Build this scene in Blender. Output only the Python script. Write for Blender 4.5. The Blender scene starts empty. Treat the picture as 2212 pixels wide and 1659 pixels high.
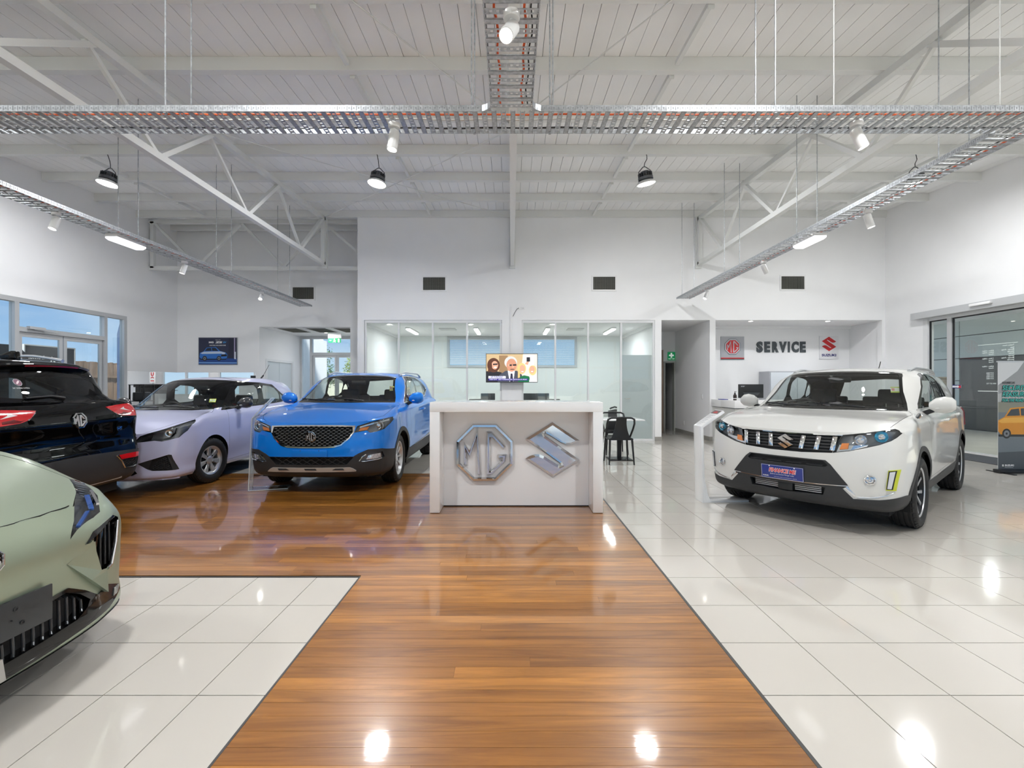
import bpy, bmesh, math, random
import numpy as np
from mathutils import Vector, Matrix, Euler
R = math.radians
rnd = random.Random(7)
sc = bpy.context.scene
COL = sc.collection
# ---------------------------------------------------------------- camera
H_CAM, F_PX, CX, CY = 1.36, 1000.0, 1105.0, 832.0      # frame 2212 x 1659
cam_d = bpy.data.cameras.new('camera'); cam = bpy.data.objects.new('camera', cam_d); COL.objects.link(cam)
cam.location = (0, 0, H_CAM); cam.rotation_euler = (R(90), 0, 0)
cam_d.sensor_fit = 'HORIZONTAL'; cam_d.sensor_width = 36.0
cam_d.lens = 36.0 * F_PX / 2212.0
cam_d.shift_x = (1106 - CX) / 2212.0
cam_d.shift_y = (CY - 829.5) / 2212.0
cam_d.clip_start = 0.05; cam_d.clip_end = 400
sc.camera = cam
# ---------------------------------------------------------------- sky
wd = bpy.data.worlds.new('sky'); sc.world = wd; wd.use_nodes = True
_n = wd.node_tree.nodes; _l = wd.node_tree.links; _n.clear()
_out = _n.new('ShaderNodeOutputWorld'); _bg = _n.new('ShaderNodeBackground'); _l.new(_bg.outputs[0], _out.inputs[0])
_tc = _n.new('ShaderNodeTexCoord'); _mp = _n.new('ShaderNodeMapping'); _mp.inputs['Scale'].default_value = (1, 1, 3.2)
_nz = _n.new('ShaderNodeTexNoise'); _nz.inputs['Scale'].default_value = 3.1; _nz.inputs['Detail'].default_value = 7; _nz.inputs['Roughness'].default_value = .55
_l.new(_tc.outputs['Generated'], _mp.inputs[0]); _l.new(_mp.outputs[0], _nz.inputs[0])
_cr = _n.new('ShaderNodeValToRGB'); _cr.color_ramp.elements[0].position = .40; _cr.color_ramp.elements[1].position = .72
_cr.color_ramp.elements[0].color = (.16, .38, .74, 1); _cr.color_ramp.elements[1].color = (.55, .68, .86, 1)
_l.new(_nz.outputs[0], _cr.inputs[0])
_sx = _n.new('ShaderNodeSeparateXYZ'); _l.new(_tc.outputs['Generated'], _sx.inputs[0])
_hr = _n.new('ShaderNodeMapRange'); _hr.inputs[1].default_value = .0; _hr.inputs[2].default_value = .13; _hr.inputs[3].default_value = .72; _hr.inputs[4].default_value = .0; _l.new(_sx.outputs[2], _hr.inputs[0])
_hz = _n.new('ShaderNodeMix'); _hz.data_type = 'RGBA'; _hz.inputs[7].default_value = (.62, .78, .92, 1); _l.new(_hr.outputs[0], _hz.inputs[0]); _l.new(_cr.outputs[0], _hz.inputs[6]); _l.new(_hz.outputs[2], _bg.inputs[0]); _bg.inputs[1].default_value = 1.0
# ---------------------------------------------------------------- sun on the forecourt behind the viewer
_sl = bpy.data.lights.new('sun', 'SUN'); _sl.energy = 12.0; _sl.angle = R(4); _sl.color = (1, .96, .90)
_so = bpy.data.objects.new('sun', _sl); COL.objects.link(_so); _so.rotation_euler = Vector((.18, -.62, .76)).to_track_quat('Z', 'Y').to_euler()
# ---------------------------------------------------------------- exposure
sc.view_settings.view_transform = 'Standard'; sc.view_settings.look = 'None'
sc.view_settings.gamma = 1.0; sc.view_settings.use_curve_mapping = False
sc.view_settings.exposure = 0.12
sc.cycles.max_bounces = 8; sc.cycles.diffuse_bounces = 4; sc.cycles.glossy_bounces = 4
sc.cycles.transmission_bounces = 8; sc.cycles.transparent_max_bounces = 24
sc.cycles.caustics_reflective = False; sc.cycles.caustics_refractive = False
sc.cycles.sample_clamp_indirect = 6.0
sc.cycles.use_denoising = True; sc.cycles.use_adaptive_sampling = True; sc.cycles.adaptive_threshold = .07; sc.cycles.adaptive_min_samples = 20
LAMP_W = 82.0        # one high bay lamp
SPOT_W = 10.0        # one track spot
# ---------------------------------------------------------------- helpers
def s2l(c):
    return tuple(((x / 12.92) if x <= .04045 else ((x + .055) / 1.055) ** 2.4) for x in c[:3])
def rgb(*c):
    return tuple(x / 255 for x in c)
_M = {}
def mat(name, col=(.8, .8, .8), rough=.5, metal=0., coat=0., coat_r=.03, spec=.5, emit=0., trans=0., ior=1.5, noise=None, bump=None, back=None):
    """plain principled material; noise=(scale, amount[, stretch]) modulates the colour, bump=(scale, strength); back = colour of the inner side"""
    if name in _M: return _M[name]
    m = bpy.data.materials.new(name); m.use_nodes = True; nt = m.node_tree; b = nt.nodes['Principled BSDF']
    c = s2l(col)
    b.inputs['Base Color'].default_value = (*c, 1); b.inputs['Roughness'].default_value = rough; b.inputs['Metallic'].default_value = metal
    b.inputs['Coat Weight'].default_value = coat; b.inputs['Coat Roughness'].default_value = coat_r
    b.inputs['Specular IOR Level'].default_value = spec; b.inputs['IOR'].default_value = ior; b.inputs['Transmission Weight'].default_value = trans
    if emit: b.inputs['Emission Color'].default_value = (*c, 1); b.inputs['Emission Strength'].default_value = emit
    src = None
    if noise:
        tc = nt.nodes.new('ShaderNodeTexCoord'); mp = nt.nodes.new('ShaderNodeMapping'); nz = nt.nodes.new('ShaderNodeTexNoise')
        if len(noise) > 2: mp.inputs['Scale'].default_value = noise[2]
        nz.inputs['Scale'].default_value = noise[0]; nz.inputs['Detail'].default_value = 5
        nt.links.new(tc.outputs['Object'], mp.inputs[0]); nt.links.new(mp.outputs[0], nz.inputs[0])
        cr = nt.nodes.new('ShaderNodeValToRGB'); a = noise[1]
        cr.color_ramp.elements[0].position = .3; cr.color_ramp.elements[1].position = .7
        cr.color_ramp.elements[0].color = (*[x * (1 - a) for x in c], 1); cr.color_ramp.elements[1].color = (*[min(1, x * (1 + a)) for x in c], 1)
        nt.links.new(nz.outputs[0], cr.inputs[0]); nt.links.new(cr.outputs[0], b.inputs['Base Color']); src = cr.outputs[0]
    if bump:
        tc = nt.nodes.new('ShaderNodeTexCoord'); nz = nt.nodes.new('ShaderNodeTexNoise'); nz.inputs['Scale'].default_value = bump[0]; nz.inputs['Detail'].default_value = 3
        bp = nt.nodes.new('ShaderNodeBump'); bp.inputs['Strength'].default_value = bump[1]; bp.inputs['Distance'].default_value = .01
        nt.links.new(tc.outputs['Object'], nz.inputs[0]); nt.links.new(nz.outputs[0], bp.inputs['Height']); nt.links.new(bp.outputs[0], b.inputs['Normal'])
    if back:
        g = nt.nodes.new('ShaderNodeNewGeometry'); d = nt.nodes.new('ShaderNodeBsdfDiffuse'); d.inputs[0].default_value = (*s2l(back), 1)
        mx = nt.nodes.new('ShaderNodeMixShader'); o = nt.nodes['Material Output']
        nt.links.new(g.outputs['Backfacing'], mx.inputs[0]); nt.links.new(b.outputs[0], mx.inputs[1]); nt.links.new(d.outputs[0], mx.inputs[2]); nt.links.new(mx.outputs[0], o.inputs[0])
    _M[name] = m
    return m
def glass(name, tint=(.9, .95, .93), ior=1.45, gain=1.0, rough=0.0):
    """thin pane: clear body with mirror reflection by fresnel"""
    if name in _M: return _M[name]
    m = bpy.data.materials.new(name); m.use_nodes = True; nt = m.node_tree; nt.nodes.clear()
    o = nt.nodes.new('ShaderNodeOutputMaterial'); t = nt.nodes.new('ShaderNodeBsdfTransparent'); t.inputs[0].default_value = (*tint, 1)
    g = nt.nodes.new('ShaderNodeBsdfGlossy'); g.inputs['Roughness'].default_value = rough; g.inputs['Color'].default_value = (1, 1, 1, 1)
    f = nt.nodes.new('ShaderNodeFresnel'); ge = nt.nodes.new('ShaderNodeNewGeometry')      # the same reflectance from either side of the pane
    sg = nt.nodes.new('ShaderNodeMath'); sg.operation = 'MULTIPLY_ADD'; sg.inputs[1].default_value = -2.; sg.inputs[2].default_value = 1.
    pw_ = nt.nodes.new('ShaderNodeMath'); pw_.operation = 'POWER'; pw_.inputs[0].default_value = ior
    nt.links.new(ge.outputs['Backfacing'], sg.inputs[0]); nt.links.new(sg.outputs[0], pw_.inputs[1]); nt.links.new(pw_.outputs[0], f.inputs[0])
    mu = nt.nodes.new('ShaderNodeMath'); mu.operation = 'MULTIPLY'; mu.inputs[1].default_value = gain; mu.use_clamp = True
    mx = nt.nodes.new('ShaderNodeMixShader'); nt.links.new(f.outputs[0], mu.inputs[0]); nt.links.new(mu.outputs[0], mx.inputs[0])
    nt.links.new(t.outputs[0], mx.inputs[1]); nt.links.new(g.outputs[0], mx.inputs[2]); nt.links.new(mx.outputs[0], o.inputs[0])
    _M[name] = m
    return m

class MB:
    """collects shapes for ONE mesh object"""
    def __init__(s): s.v = []; s.f = []; s.m = []; s.mi = 0
    def add(s, vs, fs):
        b = len(s.v); s.v += [tuple(map(float, p)) for p in vs]; s.f += [tuple(b + i for i in f) for f in fs]; s.m += [s.mi] * len(fs); return s
    def box(s, x0, x1, y0, y1, z0, z1):
        v = [(x, y, z) for z in (z0, z1) for y in (y0, y1) for x in (x0, x1)]
        return s.add(v, [(0, 2, 3, 1), (4, 5, 7, 6), (0, 1, 5, 4), (2, 6, 7, 3), (0, 4, 6, 2), (1, 3, 7, 5)])
    def cbox(s, c, d, rot=None):
        n = len(s.v); s.box(-d[0] / 2, d[0] / 2, -d[1] / 2, d[1] / 2, -d[2] / 2, d[2] / 2)
        M = (rot or Matrix.Identity(3)); c = Vector(c)
        for i in range(n, len(s.v)): s.v[i] = tuple(M @ Vector(s.v[i]) + c)
        return s
    def bar(s, a, b, w, h, up=(0, 0, 1)):
        """rectangular bar from a to b, w across, h along up"""
        a = Vector(a); b = Vector(b); d = (b - a); L = d.length; d.normalize(); u = Vector(up)
        if abs(d.dot(u)) > .99: u = Vector((0, 1, 0))
        sx = d.cross(u).normalized(); uz = sx.cross(d).normalized()
        vs = [p + sx * i * w / 2 + uz * j * h / 2 for p in (a, b) for i, j in ((-1, -1), (1, -1), (1, 1), (-1, 1))]
        return s.add(vs, [(0, 1, 2, 3)[::-1], (4, 5, 6, 7), (0, 4, 5, 1)[::-1], (1, 5, 6, 2)[::-1], (2, 6, 7, 3)[::-1], (3, 7, 4, 0)[::-1]][:6])
    def prism(s, poly, a, b, ax='y'):
        """2d polygon extruded along an axis: ax y -> (x,z), x -> (y,z), z -> (x,y)"""
        n = len(poly)
        def P(p, t): return {'y': (p[0], t, p[1]), 'x': (t, p[0], p[1]), 'z': (p[0], p[1], t)}[ax]
        ar = sum(poly[i][0] * poly[(i + 1) % n][1] - poly[(i + 1) % n][0] * poly[i][1] for i in range(n))
        flip = (ar < 0) != (ax == 'y')
        if a > b: flip = not flip
        vs = [P(p, a) for p in poly] + [P(p, b) for p in poly]
        fs = [tuple(range(n))[::-1], tuple(range(n, 2 * n))] + [(i, (i + 1) % n, n + (i + 1) % n, n + i) for i in range(n)]
        if flip: fs = [f[::-1] for f in fs]
        return s.add(vs, fs)
    def tube(s, pts, r, n=8, cap=True, closed=False):
        P = [Vector(p) for p in pts]; N = len(P); rr = r if hasattr(r, '__len__') else [r] * N
        b = len(s.v); prev = None; vs = []
        for i, p in enumerate(P):
            if closed: t = P[(i + 1) % N] - P[i - 1]
            else: t = P[min(i + 1, N - 1)] - P[max(i - 1, 0)]
            t.normalize()
            if prev is None:
                u = Vector((0, 0, 1)) if abs(t.z) < .9 else Vector((1, 0, 0)); u = (u - t * u.dot(t)).normalized()
            else:
                u = prev - t * prev.dot(t); u = u.normalized() if u.length > 1e-6 else prev
            prev = u; w = t.cross(u)
            vs += [p + (u * math.cos(2 * math.pi * k / n) + w * math.sin(2 * math.pi * k / n)) * rr[i] for k in range(n)]
        fs = []
        for i in range(N if closed else N - 1):
            j = (i + 1) % N
            fs += [(i * n + k, i * n + (k + 1) % n, j * n + (k + 1) % n, j * n + k) for k in range(n)]
        if cap and not closed: fs += [tuple(range(n))[::-1], tuple((N - 1) * n + k for k in range(n))]
        return s.add(vs, fs)
    def lathe(s, prof, n=24, M=None, close=False, cap=True):
        """profile of (r, h) turned round local z; M maps to place"""
        vs = []; M = M or Matrix.Identity(4)
        for r, h in prof:
            for k in range(n):
                a = 2 * math.pi * k / n; vs.append(M @ Vector((r * math.cos(a), r * math.sin(a), h)))
        fs = []; L = len(prof)
        for i in range(L if close else L - 1):
            j = (i + 1) % L
            fs += [(i * n + k, i * n + (k + 1) % n, j * n + (k + 1) % n, j * n + k) for k in range(n)]
        if not close and cap:
            if prof[0][0] > 1e-5: fs.append(tuple(range(n))[::-1])
            if prof[-1][0] > 1e-5: fs.append(tuple((L - 1) * n + k for k in range(n)))
        return s.add(vs, fs)
    def grid(s, P):
        """P[i][j] points"""
        nI, nJ = len(P), len(P[0]); vs = [p for row in P for p in row]
        return s.add(vs, [(i * nJ + j, i * nJ + j + 1, (i + 1) * nJ + j + 1, (i + 1) * nJ + j) for i in range(nI - 1) for j in range(nJ - 1)])
    def xf(s, M, start=0):
        for i in range(start, len(s.v)): s.v[i] = tuple(M @ Vector(s.v[i]))
        return s
    def mesh(s, name, mats, smooth=False, bevel=0, seg=2, subsurf=0, ang=35, fix=True):
        me = bpy.data.meshes.new(name); me.from_pydata(s.v, [], s.f); me.update()
        mats = mats if isinstance(mats, (list, tuple)) else [mats]
        for m in mats: me.materials.append(m)
        if len(mats) > 1: me.polygons.foreach_set('material_index', s.m)
        bm = bmesh.new(); bm.from_mesh(me)
        if fix: bmesh.ops.remove_doubles(bm, verts=bm.verts, dist=1e-5); bmesh.ops.recalc_face_normals(bm, faces=bm.faces)
        if bevel:
            ed = [e for e in bm.edges if len(e.link_faces) == 2 and e.calc_face_angle(0) > R(25)]
            bmesh.ops.bevel(bm, geom=ed, offset=bevel, segments=seg, affect='EDGES', clamp_overlap=True, profile=.5)
        bm.to_mesh(me); bm.free()
        if smooth or bevel:
            me.polygons.foreach_set('use_smooth', [True] * len(me.polygons))
            me.set_sharp_from_angle(angle=R(ang))
        return me
    def build(s, name, mats, parent=None, world=False, **k):
        if world and parent is not None: s.xf(parent.matrix_basis.inverted())
        return link(name, s.mesh(name, mats, **k), parent)
def link(name, me, parent=None, loc=(0, 0, 0), rot=(0, 0, 0)):
    o = bpy.data.objects.new(name, me); COL.objects.link(o); o.location = loc; o.rotation_euler = rot
    if parent is not None: o.parent = parent
    return o
def empty(name, parent=None, loc=(0, 0, 0), rot=(0, 0, 0)):
    o = bpy.data.objects.new(name, None); o.empty_display_size = .1; COL.objects.link(o); o.location = loc; o.rotation_euler = rot
    if parent is not None: o.parent = parent
    return o
def tag(o, label, cat, group=None, kind=None):
    o['label'] = label; o['category'] = cat
    if group: o['group'] = group
    if kind: o['kind'] = kind
    return o
def thing(name, label, cat, loc=(0, 0, 0), rz=0, group=None):
    return tag(empty(name, None, loc, (0, 0, rz)), label, cat, group)
def struct(o):
    o['kind'] = 'structure'; return o
def copy_tree(o, parent=None):
    c = o.copy(); COL.objects.link(c)
    if parent is not None: c.parent = parent
    for ch in list(o.children): copy_tree(ch, c)
    return c
def RZ(a): return Matrix.Rotation(a, 4, 'Z')
def T(*p): return Matrix.Translation(Vector(p))
def FRAME(o, xa, ya):
    """4x4 with origin o, local x along xa, local y along ya"""
    xa = Vector(xa).normalized(); ya = Vector(ya); ya = (ya - xa * ya.dot(xa)).normalized(); za = xa.cross(ya)
    M = Matrix((xa, ya, za)).transposed().to_4x4(); M.translation = Vector(o); return M
def text_mesh(txt, size=.1, bold=0., depth=0., align='CENTER', shear=0., space=1., width=None, spacing=1.):
    cu = bpy.data.curves.new('text', 'FONT'); cu.body = txt; cu.size = size; cu.offset = bold; cu.extrude = depth; cu.align_x = align; cu.align_y = 'CENTER'
    cu.shear = shear; cu.space_character = spacing; cu.space_line = space; cu.resolution_u = 3
    ob = bpy.data.objects.new('text', cu); COL.objects.link(ob)
    dg = bpy.context.evaluated_depsgraph_get(); me = bpy.data.meshes.new_from_object(ob.evaluated_get(dg)); bpy.data.objects.remove(ob); bpy.data.curves.remove(cu)
    if width:
        xs = [v.co.x for v in me.vertices]
        if xs:
            k = width / (max(xs) - min(xs))
            for v in me.vertices: v.co.x *= k
    return me
def text(name, txt, m, M, parent=None, **k):
    """lettering as mesh placed with matrix M (local x = reading direction, local y = up)"""
    me = text_mesh(txt, **k); me.transform(M); me.materials.clear(); me.materials.append(m)
    return link(name, me, parent)
def flat(name, polys, M, parent=None):
    """flat print: list of (material, polygon[(x,y)], layer) stacked by tenths of a millimetre"""
    mb = MB(); ms = []
    for i, (m, poly) in enumerate(polys):
        if m not in ms: ms.append(m)
        mb.mi = ms.index(m); z = .0004 + .00015 * i
        n = len(poly); mb.add([(p[0], p[1], z) for p in poly], [tuple(range(n))])
    mb.xf(M)
    me = mb.mesh(name, ms, fix=False)
    return link(name, me, parent)
def ell(cx, cy, rx, ry, n=20, a0=0, a1=360):
    return [(cx + rx * math.cos(R(a0 + (a1 - a0) * k / n)), cy + ry * math.sin(R(a0 + (a1 - a0) * k / n))) for k in range(n if a1 - a0 == 360 else n + 1)]
# ---------------------------------------------------------------- materials of the room
WALL = mat('wall_paint', rgb(240, 240, 241), .62, noise=(2.2, .012))
WALL2 = mat('office_paint', rgb(232, 236, 234), .6)
CEIL = mat('ceiling_paint', rgb(247, 247, 246), .55, noise=(1.5, .02))
STEEL = mat('white_painted_steel', rgb(226, 227, 225), .42)
ALU = mat('aluminium_frame', rgb(196, 198, 200), .38, metal=.35)
ALUW = mat('white_aluminium_frame', rgb(226, 227, 228), .35)
GALV = mat('galvanised_steel', rgb(172, 175, 179), .36, metal=.55, noise=(38, .28))
SKIRT = mat('grey_skirting', rgb(150, 148, 142), .4)
GROUT = mat('grout', rgb(66, 67, 68), .8)
TILE = mat('polished_tile', rgb(206, 201, 193), .075, spec=.5, coat=.25, coat_r=.05, noise=(1.3, .018))
BLACK = mat('black_plastic', rgb(24, 25, 27), .45)
DARK = mat('dark_void', rgb(30, 30, 31), .8)
WHITE = mat('white_gloss', rgb(238, 239, 240), .16, coat=.6)
WHITEM = mat('white_matt', rgb(236, 236, 236), .5)
CHROME = mat('chrome', rgb(225, 226, 228), .06, metal=1.)
PANE = glass('window_pane', (.95, .98, .97), 1.45)
PANE2 = glass('office_pane', (.945, .975, .962), 1.5)
def wood_mat():
    m = bpy.data.materials.new('varnished_hardwood'); m.use_nodes = True; nt = m.node_tree; b = nt.nodes['Principled BSDF']
    N = nt.nodes.new; L = nt.links.new
    oi = N('ShaderNodeObjectInfo'); tc = N('ShaderNodeTexCoord'); ad = N('ShaderNodeVectorMath'); ad.operation = 'ADD'
    sc_ = N('ShaderNodeMath'); sc_.operation = 'MULTIPLY'; sc_.inputs[1].default_value = 37.; L(oi.outputs['Random'], sc_.inputs[0])
    L(tc.outputs['Object'], ad.inputs[0]); L(sc_.outputs[0], ad.inputs[1])
    mp = N('ShaderNodeMapping'); mp.inputs['Scale'].default_value = (.8, 10, 1); L(ad.outputs[0], mp.inputs[0])
    nz = N('ShaderNodeTexNoise'); nz.inputs['Scale'].default_value = 1.8; nz.inputs['Detail'].default_value = 8; nz.inputs['Roughness'].default_value = .62; nz.inputs['Distortion'].default_value = 1.1; L(mp.outputs[0], nz.inputs[0])
    c1 = N('ShaderNodeValToRGB'); L(nz.outputs[0], c1.inputs[0]); e = c1.color_ramp.elements
    e[0].position = .25; e[0].color = (*s2l(rgb(124, 78, 30)), 1); e[1].position = .78; e[1].color = (*s2l(rgb(194, 133, 60)), 1)
    c2 = N('ShaderNodeValToRGB'); L(oi.outputs['Random'], c2.inputs[0]); e = c2.color_ramp.elements
    e[0].color = (.62, .56, .52, 1); e[1].color = (1.22, 1.20, 1.08, 1); k = e.new(.5); k.color = (.92, .88, .84, 1)
    mx = N('ShaderNodeMix'); mx.data_type = 'RGBA'; mx.blend_type = 'MULTIPLY'; mx.inputs[0].default_value = 1; L(c1.outputs[0], mx.inputs[6]); L(c2.outputs[0], mx.inputs[7])
    L(mx.outputs[2], b.inputs['Base Color']); b.inputs['Roughness'].default_value = .3; b.inputs['Coat Weight'].default_value = 1.0; b.inputs['Coat Roughness'].default_value = .055
    n2 = N('ShaderNodeTexNoise'); n2.inputs['Scale'].default_value = 3.; n2.inputs['Detail'].default_value = 4
    mp2 = N('ShaderNodeMapping'); mp2.inputs['Scale'].default_value = (.6, 7, 1); L(ad.outputs[0], mp2.inputs[0]); L(mp2.outputs[0], n2.inputs[0])
    bp = N('ShaderNodeBump'); bp.inputs['Strength'].default_value = .09; bp.inputs['Distance'].default_value = .003; L(n2.outputs[0], bp.inputs['Height']); L(bp.outputs[0], b.inputs['Normal']); L(bp.outputs[0], b.inputs['Coat Normal'])
    return m
WOOD = wood_mat()
XL, XR, YB, YBL, YF = -9.12, 9.12, 11.3, 12.63, -6.5
WX0, WX1, WY0, WY1 = -1.075, 1.094, 3.287, 7.12      # timber floor: strip between WX0 and WX1, wide field between WY0 and WY1
# ---------------------------------------------------------------- floor
fl = struct(MB().box(XL - 8, XR + 8, YF - 1, 20, -.12, -.012).build('floor', GROUT))
def in_wood(x, y): return (WX0 < x < WX1 and y < WY1) or (x < WX1 and WY0 < y < WY1)
tl = .4144; gp = .0021
cand = []
def clip_tile(x0, x1, y0, y1):
    out = []
    xs = sorted({x0, x1, *[v for v in (WX0, WX1) if x0 < v < x1]}); ys = sorted({y0, y1, *[v for v in (WY0, WY1) if y0 < v < y1]})
    cells = [(a, b, c, d) for a, b in zip(xs, xs[1:]) for c, d in zip(ys, ys[1:]) if not in_wood((a + b) / 2, (c + d) / 2)]
    if len(cells) == (len(xs) - 1) * (len(ys) - 1): return [(x0, x1, y0, y1)]
    return [c for c in cells if c[1] - c[0] > .02 and c[3] - c[2] > .02]
for side in (0, 1):
    ox = 1.510 if side else -1.3765
    for i in range(-26, 22):
        for j in range(-20, 33):
            x0, y0 = ox + i * tl, 2.03 + j * tl
            xm, ym = x0 + tl / 2, y0 + tl / 2
            if (xm > 0) != bool(side) or not (XL - 5 < xm < XR + .3 and YF < ym < 15.5): continue
            if xm < XL - .2 and ym < 10.8: continue
            for c in clip_tile(x0, x0 + tl, y0, y0 + tl):
                vis = c[3] > 1.5 and abs((c[0] + c[1]) / 2) / max(c[3], .1) < 1.12
                cand.append(((1 if vis else 1000) * max(c[2], .3) ** 2 * (1 + (.6 if side == 0 and c[0] < -2.2 else 0)), c))
cand.sort(key=lambda t: t[0])
def tile_shape(mb, c):
    x0, x1, y0, y1 = c[0] + gp, c[1] - gp, c[2] + gp, c[3] - gp
    return mb.box(x0, x1, y0, y1, -.011, 0)
shared = {}
for k, (_, c) in enumerate(cand):
    if k < 298:
        w, d = round(c[1] - c[0], 3), round(c[3] - c[2], 3)
        if (w, d) not in shared: shared[(w, d)] = tile_shape(MB(), (0, w, 0, d)).mesh('tile', TILE)
        link('tile', shared[(w, d)], fl, (c[0], c[2], 0))
rest = MB()
for _, c in cand[298:]: tile_shape(rest, c)
rest.build('tile_field', TILE, fl)['kind'] = 'stuff'
# timber boards run along x
pw = .0828; rows = int((WY1 - -2.0) / pw); n_pl = 0; far = MB()
for r in range(rows + 1):
    y1 = WY1 - r * pw; y0 = y1 - pw
    if y0 < -2.0: break
    xs0 = WX0 if (y0 + y1) / 2 < WY0 else XL
    x = xs0; first = True
    while x < WX1 - .001:
        L = rnd.uniform(.5, 3.4) if first else rnd.uniform(1.4, 4.2); first = False
        xe = min(x + L, WX1)
        if WX1 - xe < .35: xe = WX1
        n_pl += 1
        b = MB().box(0, xe - x - .0008, 0, y1 - y0 - .0012, -.011, -.0003 * rnd.random())
        if y1 > 1.2 and xe > -1.15 * y1 - .5: link('plank', b.mesh('plank', WOOD), fl, (x, y0, 0))
        else: far.add([(p[0] + x, p[1] + y0, p[2]) for p in b.v], b.f)
        x = xe
far.build('plank_field', WOOD, fl)['kind'] = 'stuff'
# dark edging strip between timber and tile
e = MB().box(WX1 - .006, WX1 + .010, -2, WY1, -.01, .0012).box(WX0 - .006, WX0 + .004, -2, WY0, -.01, .0012).box(XL, WX0, WY0 - .004, WY0 + .006, -.01, .0012).box(XL, WX1, WY1 - .004, WY1 + .008, -.01, .0012)
e.build('edging_strip', mat('edging', rgb(70, 70, 70), .5), fl)
# ---------------------------------------------------------------- walls
ZT = 2.945
w = MB()
w.box(-3.76, XR + .1, YB, YB + .14, 2.95, 5.75)
for a, b in ((-3.76, -3.60), (-.235, .25), (3.50, 3.66), (4.84, 4.98), (9.04, 9.22)): w.box(a, b, YB, YB + .14, 0, 2.95)
struct(w.build('wall_back', WALL))
w = MB().box(-3.76, -3.62, YB + .14, 16, 0, 5.75); struct(w.build('wall_office_left', WALL))
w = MB().box(3.52, 3.66, YB + .14, 15.4, 0, 2.95).box(4.84, 4.96, YB + .14, 13.7, 0, 2.95).box(4.84, 4.96, 13.7, 15.4, 0, 2.95).box(3.66, 4.50, 13.7, 13.82, 0, 2.95).box(4.50, 4.84, 13.7, 13.82, 2.06, 2.95).box(3.6, 4.96, 15.4, 15.5, 0, 2.95)
struct(w.build('wall_corridor', WALL))
struct(MB().box(4.96, XR + .1, 12.5, 12.62, 0, 3.0).build('wall_service', WALL))
w = MB().box(-3.62, 3.52, 14.6, 14.72, 0, 1.92).box(-3.62, -2.02, 14.6, 14.72, 1.92, 2.95).box(2.06, 3.52, 14.6, 14.72, 1.92, 2.95).box(-.06, .06, 14.6, 14.72, 1.92, 2.95).box(-2.02, 2.06, 14.6, 14.72, 2.88, 2.95)
struct(w.build('wall_office_rear', WALL2))
# back wall of the left bay with its service hatch and its passage
w = MB().box(XL - .1, -3.76, YBL, YBL + .13, 2.95, 5.75).box(XL - .1, -6.88, YBL, YBL + .13, 1.71, 2.95).box(XL - .1, -6.88, YBL, YBL + .13, 0, .70).box(-6.98, -6.88, YBL, YBL + .13, .7, 1.71).box(-4.40, -3.76, YBL, YBL + .13, 0, 2.95)
struct(w.build('wall_back_left', WALL))
w = MB().box(-6.98, -6.88, YBL + .13, 12.98, 0, 2.95).box(-6.98, -6.88, 14.54, 15.1, 0, 2.95).box(-6.98, -6.88, 12.98, 14.54, 2.08, 2.95).box(-4.40, -4.30, YBL + .13, 15.1, 0, 2.95)
struct(w.build('wall_passage', WALL))
w = MB().box(XL - .14, XL, 11.0, YBL + .13, 1.71, 5.75).box(XL - .14, XL, 11.0, YBL, 0, .70).box(XL - .14, XL, 10.965, 11.0, 0, 2.985).box(XL - .14, XL, YF, 11.0, 2.985, 5.75).box(XL - .14, XL, YF, -3.0, 0, 2.98)
struct(w.build('wall_left', WALL))
w = MB().box(XR, XR + .14, 10.25, 12.62, 0, 5.75).box(XR, XR + .14, YF, 10.25, 2.86, 5.75).box(XR, XR + .14, YF, 4.2, 0, 2.86)
struct(w.build('wall_right', WALL))
w = MB().box(XL - .14, XR + .14, YF - .14, YF, 4.2, 5.3).box(XL - .14, XL + .4, YF - .14, YF, 0, 4.2).box(XR - .4, XR + .14, YF - .14, YF, 0, 4.2)
struct(w.build('wall_front', WALL))
# skirtings
struct(MB().box(3.495, 3.67, YB - .012, YB, 0, .10).box(4.83, 4.99, YB - .012, YB, 0, .10).build('baseboard_back', SKIRT))
struct(MB().box(4.826, 4.84, YB, 13.7, 0, .10).build('baseboard_corridor', SKIRT))
struct(MB().box(XR - .012, XR, 10.3, 12.5, 0, .10).build('baseboard_right', SKIRT))
# ---------------------------------------------------------------- ceiling: boards on purlins on trusses
ZA, SL = 4.885, .05
def zb(y): return ZA + SL * y
cl = struct(MB().add([(XL - .14, YF - .1, zb(YF) + .20), (XR + .14, YF - .1, zb(YF) + .20), (XR + .14, 13.2, zb(13.2) + .20), (XL - .14, 13.2, zb(13.2) + .20)], [(0, 3, 2, 1)]).add([(XL - .14, YF - .1, zb(YF) + .24), (XR + .14, YF - .1, zb(YF) + .24), (XR + .14, 13.2, zb(13.2) + .24), (XL - .14, 13.2, zb(13.2) + .24)], [(0, 1, 2, 3)]).build('ceiling', mat('ceiling_joint', rgb(150, 150, 148), .8), fix=False))
nb = 98; bw = (XR - XL) / nb
for k in range(nb):
    x0 = XL + k * bw; g = .0035 if k % 2 else .0018
    dz = .004 * rnd.random()
    v = []
    for y in (YF, 12.62):
        for x in (x0 + g, x0 + bw - g):
            for z in (.163 + dz, .198): v.append((x, y, zb(y) + z))
    b = MB().add(v, [(0, 2, 6, 4), (0, 4, 5, 1), (2, 3, 7, 6), (1, 5, 7, 3)])
    b.build('panel', CEIL, cl)
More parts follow.
